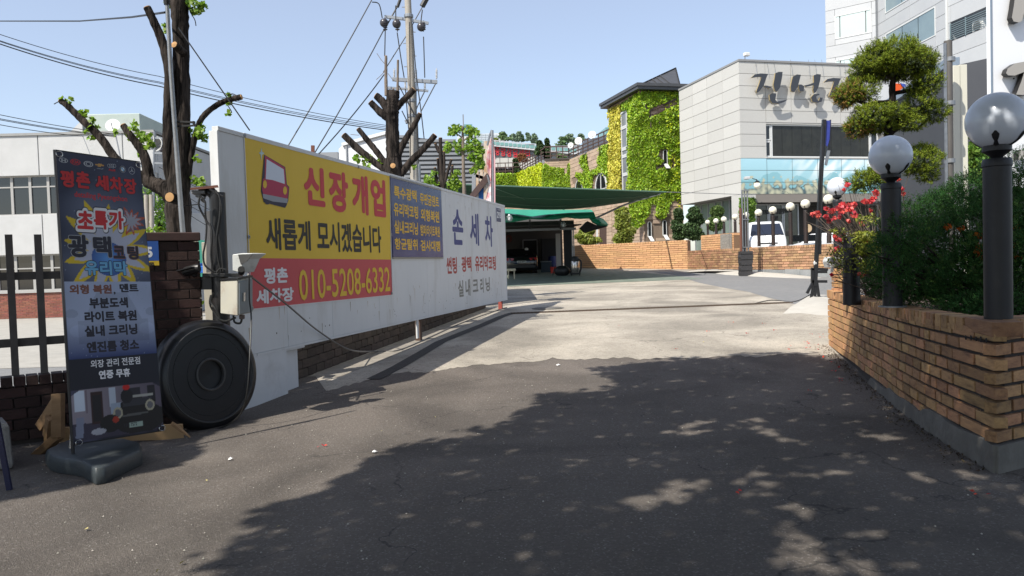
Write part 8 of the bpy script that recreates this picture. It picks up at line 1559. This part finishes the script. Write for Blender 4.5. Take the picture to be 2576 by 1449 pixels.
# ---------- hedge
ym1 = mat('yew_needle', (.034, .09, .022), .75, trans=.15, isl=.6, spec=.12); ym2 = mat('yew_needle_light', (.07, .13, .025), .7, spec=.15, trans=.2, isl=.5)
def shoots(name, blobs, n, size, m, parent, upw=.4, inner=.55, droop=0., needles=9, ln=.10, flat=.0):
    """short needled shoots sprouting from the shells of ellipsoids; every needle is a narrow blade."""
    tot = sum(b[3] * b[4] + b[4] * b[5] + b[3] * b[5] for b in blobs); VS = []; FS = []; nb = 0
    for cx, cy, cz, rx, ry, rz in blobs:
        k = max(4, int(n * (rx * ry + ry * rz + rx * rz) / tot)); q, d = in_ell(k, (cx, cy, cz), (rx, ry, rz), inner); q = q + d * (noise3(q, 1.6 / max(rx, .3), cx)[:, None] * .55 + noise3(q, 5 / max(rx, .3), cx)[:, None] * .25) * np.array([rx, ry, rz])
        kp = noise3(q, 2.2 / max(rx, .3), 3) > -.22; q = q[kp]; d = d[kp]; k = len(q)
        ax_ = d + RNG.normal(size=d.shape) * .45 + np.array([0, 0, upw]); ax_ /= np.linalg.norm(ax_, axis=1)[:, None]
        L = ln * RNG.uniform(.5, 1.3, k)[:, None]
        r1 = RNG.normal(size=(k, 3)); s1 = np.cross(ax_, r1); s1 /= np.linalg.norm(s1, axis=1)[:, None] + 1e-9; s2 = np.cross(ax_, s1)
        for j in range(needles):
            f = (j + .5) / needles; a = j * 2.4; side = s1 * math.cos(a) + s2 * math.sin(a) * (1 - flat); nd = side * .8 + ax_ * .75; nd /= np.linalg.norm(nd, axis=1)[:, None]; w = np.cross(nd, ax_); w /= np.linalg.norm(w, axis=1)[:, None] + 1e-9
            b0 = q + ax_ * L * f; tip = b0 + nd * size * (1.1 - .5 * f); ww = w * size * .13; VS.append(np.stack([b0 - ww, b0 + ww, tip], 1).reshape(-1, 3)); FS.append(np.arange(3 * k).reshape(-1, 3) + nb); nb += 3 * k
    return np_mesh(name, np.concatenate(VS), np.concatenate(FS), m, parent, 'stuff')
hedge = empty('yew_hedge', (5.2, 8.0, .9), 'large dark spreading yew filling the brick planter behind the globe lamp posts', 'hedge')
hb = []
def HB_(px, py, d, rx, ry, rz): c = P(px, py, d); hb.append((c.x, c.y, c.z, rx, ry, rz))
for q in [(2232, 655, 7.42, .17, .16, .24), (2215, 700, 7.7, .15, .2, .15), (2275, 600, 7.5, .22, .25, .2), (2300, 700, 7.6, .22, .22, .16), (2245, 650, 8.5, .22, .25, .25), (2262, 590, 8.7, .26, .3, .2), (2290, 690, 8.3, .35, .4, .28), (2320, 560, 8.8, .35, .5, .24), (2360, 640, 8.2, .4, .45, .35), (2380, 520, 8.9, .38, .5, .22), (2420, 700, 7.6, .4, .4, .28), (2440, 590, 8.0, .42, .5, .4), (2460, 490, 8.8, .42, .5, .26), (2500, 640, 7.6, .4, .4, .35), (2540, 540, 7.9, .42, .5, .4), (2560, 450, 8.5, .45, .5, .28), (2590, 620, 7.3, .35, .4, .4), (2620, 480, 7.8, .4, .4, .45), (2330, 740, 7.9, .3, .3, .15), (2480, 770, 7.0, .4, .3, .12)]: HB_(*q)
shoots('needles', hb, 26000, .030, ym1, hedge, upw=.25, inner=.5, needles=8, ln=.085); shoots('light_needles', [b for i, b in enumerate(hb) if i in (2, 6, 8, 10, 13, 16)], 1500, .034, ym2, hedge, upw=.6, inner=.85, needles=8, ln=.10)
mb = MB(); rr = random.Random(9)
for b in hb:
    for k in range(3):
        q, r_ = smooth_path([(5.4 + rr.uniform(-.5, .5), 8.3 + rr.uniform(-.4, .4), .92), ((b[0] + 5.4) / 2 + rr.uniform(-.2, .2), (b[1] + 8.3) / 2, (b[2] + 1.0) / 2 + rr.uniform(-.1, .1)), (b[0] + rr.uniform(-.2, .2), b[1] + rr.uniform(-.2, .2), b[2] + rr.uniform(-.1, .1))], [.025, .016, .006], 4); mb.tube(q, r_, 5)
mb.build('branches', bark, hedge)['kind'] = 'stuff'
orange = mat('orange_azalea_petal', (.75, .16, .02), .5, trans=.35, isl=.3)
o = empty('orange_azalea', (5.6, 8.9, .9), 'orange flowering azalea half hidden behind the dark hedge', 'shrub'); cs = []
for px, py in ((2386, 572), (2418, 575), (2465, 592), (2467, 618), (2462, 632), (2555, 570), (2572, 600), (2560, 650), (2470, 645), (2528, 585), (2545, 615)): c = P(px, py, 7.6 if px > 2450 else 7.9); q, _ = in_ell(26, c, (.045, .04, .035)); cs.append(q)
leaves('blossom', np.concatenate(cs), .04, orange, o, 'stuff', aspect=.8)
mb = MB(); [mb.tube([(5.6, 8.9, .9), c[0] + np.array([0, .1, -.1]), c[0]], .006, 4) for c in cs]; mb.build('branches', bark, o)
# ---------- azalea with red flowers
az = empty('red_azalea', (5.1, 10.0, .95), 'loose red flowering azalea with bare twigs at the far end of the planter', 'shrub'); rr = random.Random(12)
def z6(x, y): return (2012.5 + .2996 * x, 434 + .2996 * y)
fl_sp = [(110, 350, 26), (150, 345, 34), (150, 370, 20), (215, 370, 22), (240, 395, 24), (225, 305, 18), (265, 325, 30), (290, 315, 20), (330, 300, 36), (355, 270, 28), (380, 320, 34), (345, 340, 22), (400, 280, 34), (440, 275, 40), (460, 265, 26), (420, 310, 34), (455, 355, 34), (405, 408, 16), (250, 410, 22), (330, 378, 18), (290, 385, 20), (400, 100, 24), (365, 145, 10), (545, 245, 34), (590, 240, 34), (620, 215, 24), (640, 180, 26), (625, 165, 26), (590, 315, 22), (515, 430, 18), (520, 445, 14), (300, 538, 20), (330, 565, 22), (370, 525, 28), (470, 518, 14), (645, 530, 22), (310, 635, 26), (295, 665, 14), (425, 745, 16), (395, 755, 26), (490, 840, 22), (530, 850, 38), (510, 860, 30), (555, 580, 18), (825, 50, 26), (855, 135, 20), (865, 180, 24), (265, 860, 10), (490, 890, 12)]
cs = []; mb = MB()
for x, y, r_ in fl_sp:
    d = rr.uniform(9.2, 10.6) if x > 180 else 10.8
    c = P(*z6(x, y), d); R_ = r_ * .2996 * d / F * .85; q, _ = in_ell(int(7 + r_ * .5), c, (R_, R_, R_ * .8)); cs.append(q)
    base = Vector((5.05 + rr.uniform(-.25, .35), 10.1 + rr.uniform(-.4, .4), .95)); m1 = base.lerp(c, .5) + Vector((rr.uniform(-.1, .1), rr.uniform(-.1, .1), rr.uniform(-.05, .12))); pts, rads = smooth_path([base, m1, c], [.012, .007, .003], 4); mb.tube(pts, rads, 4)
    for j in range(2):
        e = c + Vector((rr.uniform(-.15, .15), rr.uniform(-.15, .15), rr.uniform(-.12, .1))); mb.tube([m1, m1.lerp(e, .5) + Vector((0, 0, .03)), e], [.005, .004, .002], 4)
leaves('blossom', np.concatenate(cs), .045, mat('red_azalea_petal', (.74, .09, .09), .5, trans=.35, isl=.3), az, 'stuff', aspect=.85)
for k in range(70):
    base = Vector((5.05 + rr.uniform(-.3, .35), 10.1 + rr.uniform(-.4, .4), .95)); e = P(*z6(rr.uniform(220, 640), rr.uniform(430, 960)), rr.uniform(9.3, 10.5)); m1 = base.lerp(e, .5) + Vector((rr.uniform(-.12, .12), 0, rr.uniform(-.05, .12))); mb.tube(smooth_path([base, m1, e], .004, 3)[0], .0045, 4)
mb.build('twigs', mat('grey_twig', (.12, .095, .075), .9), az)['kind'] = 'stuff'
cs = [];
for x, y, rx, ry, k in ((480, 560, 120, 60, 300), (540, 530, 90, 40, 160), (450, 650, 80, 50, 200), (600, 640, 60, 70, 160), (330, 490, 50, 30, 30), (420, 780, 110, 90, 120), (300, 700, 60, 80, 50), (560, 400, 60, 60, 60), (550, 780, 60, 80, 120)):
    c = P(*z6(x, y), 9.6); s = .2996 * 9.6 / F; q, _ = in_ell(int(k * 1.7), c, (rx * s, .3, ry * s)); cs.append(q)
leaves('leaves', np.concatenate(cs), .045, mat('azalea_leaf', (.22, .25, .03), .6, trans=.35, isl=.5), az, 'stuff', aspect=.45)
# black square stub post, white can, floodlight in the planter
t = empty('black_post', (P(2142, 715, 9.6).x, 9.6, .95), 'short thick black post without a globe behind the azalea', 'post'); a = P(2142, 715, 9.6); MB().lathe([(.105, 0), (.09, P(2142, 600, 9.6).z - .95), (.09, P(2142, 600, 9.6).z - .93)], (a.x, 9.6, .95), seg=24).build('post', psm, t, smooth=True)
t = empty('yard_floodlight', P(2105, 670, 11.2), 'white boxed floodlight sitting on the planter end behind red azalea twigs', 'floodlight'); mb = MB(); q = [P(*z6(245, 745), 11.2), P(*z6(262, 800), 11.2), P(*z6(360, 798), 11.2), P(*z6(375, 745), 11.2), P(*z6(345, 712), 11.2), P(*z6(262, 708), 11.2)]; mb.prism(q, (0, .25, 0)); mb.build('housing', fl, t, bevel=.01); mb = MB(); q = [P(*z6(280, 722), 11.15), P(*z6(300, 785), 11.15), P(*z6(355, 785), 11.15), P(*z6(350, 722), 11.15)]; mb.prism(q, (0, .04, 0)); mb.build('glass', mat('lamp_glass_dark', (.06, .06, .06), .2), t)
MB().bar(P(*z6(270, 800), 11.2), P(*z6(268, 835), 11.2), .03, .03).build('bracket', stl, t)
# ---------- lopped pine (cloud pruned juniper)
pn = empty('cloud_pruned_juniper', (P(2238, 640, 10.8).x, 10.8, .92), 'cloud pruned juniper with rounded yellow green pads above the globe lamp', 'tree'); DJ = 10.8
pads = [(610, 455, 280, 110, 0), (760, 470, 130, 110, 0), (420, 520, 130, 90, .1), (520, 420, 140, 70, 0), (600, 545, 250, 60, .1), (370, 700, 90, 70, 0), (260, 720, 90, 75, 0), (225, 780, 55, 50, 0), (850, 640, 95, 85, -.1), (790, 700, 70, 50, 0), (400, 900, 130, 80, -.1), (540, 880, 110, 80, 0), (340, 980, 90, 60, 0), (780, 830, 115, 75, 0), (920, 850, 85, 75, 0), (720, 940, 110, 60, 0), (480, 970, 120, 50, 0), (800, 1260, 130, 80, 0), (860, 1330, 80, 70, 0), (830, 1170, 85, 50, .2), (380, 1400, 120, 75, 0), (470, 1370, 70, 50, 0)]
pb_ = []
for x, y, rx, ry, dd in pads: c = P(*z5(x, y), DJ + dd); s = .3267 * DJ / F; pb_.append((c.x, c.y, c.z, rx * s, min(rx * s, .45), ry * s))
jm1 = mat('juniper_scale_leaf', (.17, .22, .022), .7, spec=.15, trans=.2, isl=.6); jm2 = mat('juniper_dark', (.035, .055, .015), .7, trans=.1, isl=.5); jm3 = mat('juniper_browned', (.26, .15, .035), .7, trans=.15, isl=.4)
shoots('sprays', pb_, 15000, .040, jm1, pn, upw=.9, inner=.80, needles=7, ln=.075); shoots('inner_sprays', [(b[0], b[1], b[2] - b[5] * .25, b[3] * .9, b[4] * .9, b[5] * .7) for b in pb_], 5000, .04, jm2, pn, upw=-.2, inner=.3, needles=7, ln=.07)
shoots('brown_sprays', [pb_[7], pb_[6], pb_[12]], 500, .04, jm3, pn, upw=.2, inner=.8, needles=7, ln=.07)
mb = MB(); pj = lambda x, y, dd=0: P(*z5(x, y), DJ + dd); base = Vector((P(2238, 640, DJ).x, DJ, .9))
def br(pts, rad): q, r_ = smooth_path(pts, rad, 5); mb.tube(q, r_, 8, wob=.08)
br([base, pj(575, 1200), pj(560, 1040), pj(570, 900), pj(590, 780), pj(590, 660), pj(610, 560)], [.07, .065, .06, .055, .05, .045, .03])
for pts in ([(560, 1040), (650, 980), (760, 910), (830, 860)], [(560, 1020), (520, 980), (450, 930)], [(590, 780), (480, 790), (380, 800), (290, 760)], [(590, 720), (700, 700), (830, 660)], [(575, 1150), (680, 1250), (800, 1300)], [(575, 1250), (480, 1360), (400, 1400)], [(600, 600), (480, 560), (400, 540)], [(605, 600), (720, 560), (800, 520)], [(610, 570), (610, 480), (600, 420)], [(650, 980), (620, 900), (560, 870)]): br([pj(*p) for p in pts], [.035] + [.025] * (len(pts) - 2) + [.012])
mb.build('trunk', bark, pn, smooth=True)
mb = MB(); 
for pts in ([(385, 440), (365, 400), (340, 350)], [(790, 350), (790, 310), (785, 260)], [(620, 340), (605, 300), (598, 258)], [(735, 345), (715, 300), (695, 265)], [(540, 350), (530, 330), (528, 300)], [(830, 350), (840, 370)]): mb.tube([pj(*p) for p in pts], .006, 4)
mb.build('stray_shoots', bark, pn)
cs = [np.array([(pj(a[0], a[1]) * (1 - f) + pj(b[0], b[1]) * f)[:] for f in np.linspace(0, 1, 14)]) for a, b in (((385, 440), (340, 350)), ((790, 350), (785, 260)), ((620, 340), (598, 258)), ((735, 345), (695, 265)))]; leaves('shoot_leaves', np.concatenate(cs), .04, jm1, pn, 'stuff', aspect=.4)
# ---------- tripod mast with furled blue flag
g = G(2046, 762); t = empty('tripod_mast', g, 'black steel mast on splayed feet with a furled blue banner at its top', 'mast'); dd = g.y; q0 = Vector((g.x, g.y, g.z)); top = P(2073, 301, dd)
MB().bar(P(2050, 720, dd), top, .09, .09).build('pole', bm_, t); MB().bar(P(2063, 640, dd - .06), P(2070, 312, dd - .06), .05, .05).build('slotted_rail', bm_, t)
for (a, b) in (((2049, 705), (2038, 765)), ((2051, 705), (2050, 762)), ((2055, 712), (2062, 760)), ((2046, 708), (2030, 738))): MB().bar(P(*a, dd), P(*b, dd), .06, .06).build('leg', bm_, t)
for (a, b) in (((2040, 676), (2082, 678)), ((2042, 708), (2080, 708)), ((2044, 676), (2044, 712)), ((2049, 684), (2080, 684))): MB().bar(P(*a, dd), P(*b, dd), .07, .07).build('frame_bar', bm_, t)
mb = MB(); mb.prism([P(2079, 303, dd), P(2089, 303, dd), P(2087, 350, dd), P(2082, 368, dd), P(2078, 365, dd)], (0, .06, 0)); mb.build('furled_banner', mat('banner_royal_blue', (.03, .045, .26), .5, bump=.6, bscale=10), t); mb = MB(); mb.prism([P(2089, 301, dd), P(2091, 301, dd), P(2090, 378, dd), P(2081, 378, dd), P(2083, 370, dd), P(2088, 350, dd)], (0, .08, 0)); mb.build('holder', bm_, t); mb = MB(); mb.prism([P(2082, 378, dd), P(2089, 379, dd), P(2081, 416, dd), P(2076, 414, dd)], (0, .05, 0)); mb.build('lower_plate', stl, t)
MB().ball(P(2051, 662, dd), .05, sc=(1, 1, 1.4)).build('socket', mat('pale_socket', (.5, .5, .48), .5), t)
q, r_ = smooth_path([P(2040, 740, dd), G(2000, 760) + Vector((0, 0, .02)), G(1940, 757) + Vector((0, 0, .02)), G(1900, 765) + Vector((0, 0, .02))], .012, 6); MB().tube(q, r_, 5).build('ground_cable', cab, smooth=True, props=dict(label='thin black cable running from the tripod mast across the cement', cat='cable'))
# ============================================================ SHADE TREES BEHIND THE CAMERA
# leaves sit where the sun would cast them on the drive; two street trees with crowns 5 to 9 m up, out of the frame
shm = mat('street_tree_leaf', (.06, .11, .02), .6, trans=.25, isl=.3)
bound = [(-1.75, 2.0), (-1.7, 4.2), (-1.45, 5.0), (-1.2, 5.6), (-.95, 6.5), (-.4, 7.2), (.0, 8.0), (.6, 8.7), (1.0, 9.6), (1.5, 10.3), (1.75, 11.3), (2.6, 11.6), (3.6, 11.9), (4.4, 11.7), (5.0, 10.6), (6.1, 9.9), (9.5, 9.9), (10, 2), (9, -6), (-3.0, -6)]
n = 150000; q = RNG.uniform((-3, -6), (10, 12.4), (n, 2)); fray = np.array([noise.noise(Vector((a * 1.1, b * .55, 4))) for a, b in q]) ; fr2 = np.array([noise.noise(Vector((a * .5, b * 1.7, 9))) for a, b in q])
jit = q + np.stack([fray * .9 + RNG.normal(size=n) * .10, fr2 * .6 + RNG.normal(size=n) * .10], 1); keep = in_poly(jit, bound)
nz = np.array([noise.noise(Vector((a * 1.6, b * 1.6, 2.))) + .5 * noise.noise(Vector((a * 3.7, b * 3.7, 7.))) for a, b in q]); holes = (nz > .34) & (q[:, 1] < 7.5) & (q[:, 0] > .2) & (q[:, 0] < 3.3); keep &= ~(holes & (RNG.uniform(size=n) > .12))
q = q[keep]; n = len(q); hh = RNG.uniform(5.2, 8.6, n); C_ = np.stack([q[:, 0] - SH.x * hh, q[:, 1] - SH.y * hh, hh], 1)
vis = C_[:, 2] - 1.6 < .42 * np.maximum(C_[:, 1], 0); C_ = C_[~vis]
print('shade leaves', len(C_))
crs = [('street_tree', V2(-1.2, -2.2), 'street tree whose crown shades the asphalt on the right, trunk behind the camera', C_[:, 0] > -2.2), ('street_tree', V2(-4.6, -1.6), 'street tree standing left of the camera, its crown shading the middle of the drive', C_[:, 0] <= -2.2)]
for nm, p, lb, mk in crs:
    o = empty(nm, (p.x, p.y, 0), lb, 'tree'); Q = C_[mk]; leaves('crown', Q, .14, shm, o, 'stuff', aspect=.8, nrm=-np.array(sun_dir) * 1.2)
    mb = MB(); mb.tube([(p.x, p.y, 0), (p.x, p.y, 2.5), (p.x + .1, p.y + .1, 4.6)], [.2, .17, .14], 10)
    rr = random.Random(3)
    for k in range(9):
        e = Vector(Q[rr.randrange(len(Q))]); m1 = Vector((p.x + .1, p.y + .1, 4.4)).lerp(e, .5) + Vector((0, 0, .5)); mb.tube([(p.x + .1, p.y + .1, 4.4), m1, e], [.09, .06, .02], 6)
    mb.build('trunk', bark, o, smooth=True)
# tree shading the fence and banner at left
o = empty('street_tree', (-9.5, 1.0, 0), 'street tree left of the frame that shades the fence and the banner', 'tree'); q = RNG.uniform((-12, 2.5), (-2.8, 9.5), (42000, 2)); jt = q + np.stack([np.array([noise.noise(Vector((a * 1.2, b * .8, 3))) for a, b in q]) * .4] * 2, 1)
q = q[in_poly(jt, [(-2.95, 6.6), (-3.1, 6.0), (-3.55, 5.6), (-3.75, 5.1), (-5, 4.2), (-9, 3), (-12, 9), (-5, 10), (-2.6, 9.7), (-2.5, 8.8), (-2.95, 7.4)])]; hh = RNG.uniform(5.4, 7.6, len(q)); q = np.stack([q[:, 0] - SH.x * hh, q[:, 1] - SH.y * hh, hh], 1)
leaves('crown', q, .125, shm, o, 'stuff', aspect=.8, nrm=-np.array(sun_dir) * 1.2); mb = MB().tube([(-9.5, 1, 0), (-9.4, 1.2, 3), (-9, 2, 6)], [.2, .16, .06], 10).tube([(-9.4, 1.2, 3), (-10.5, 3, 6)], [.1, .04], 8); mb.build('trunk', bark, o, smooth=True)
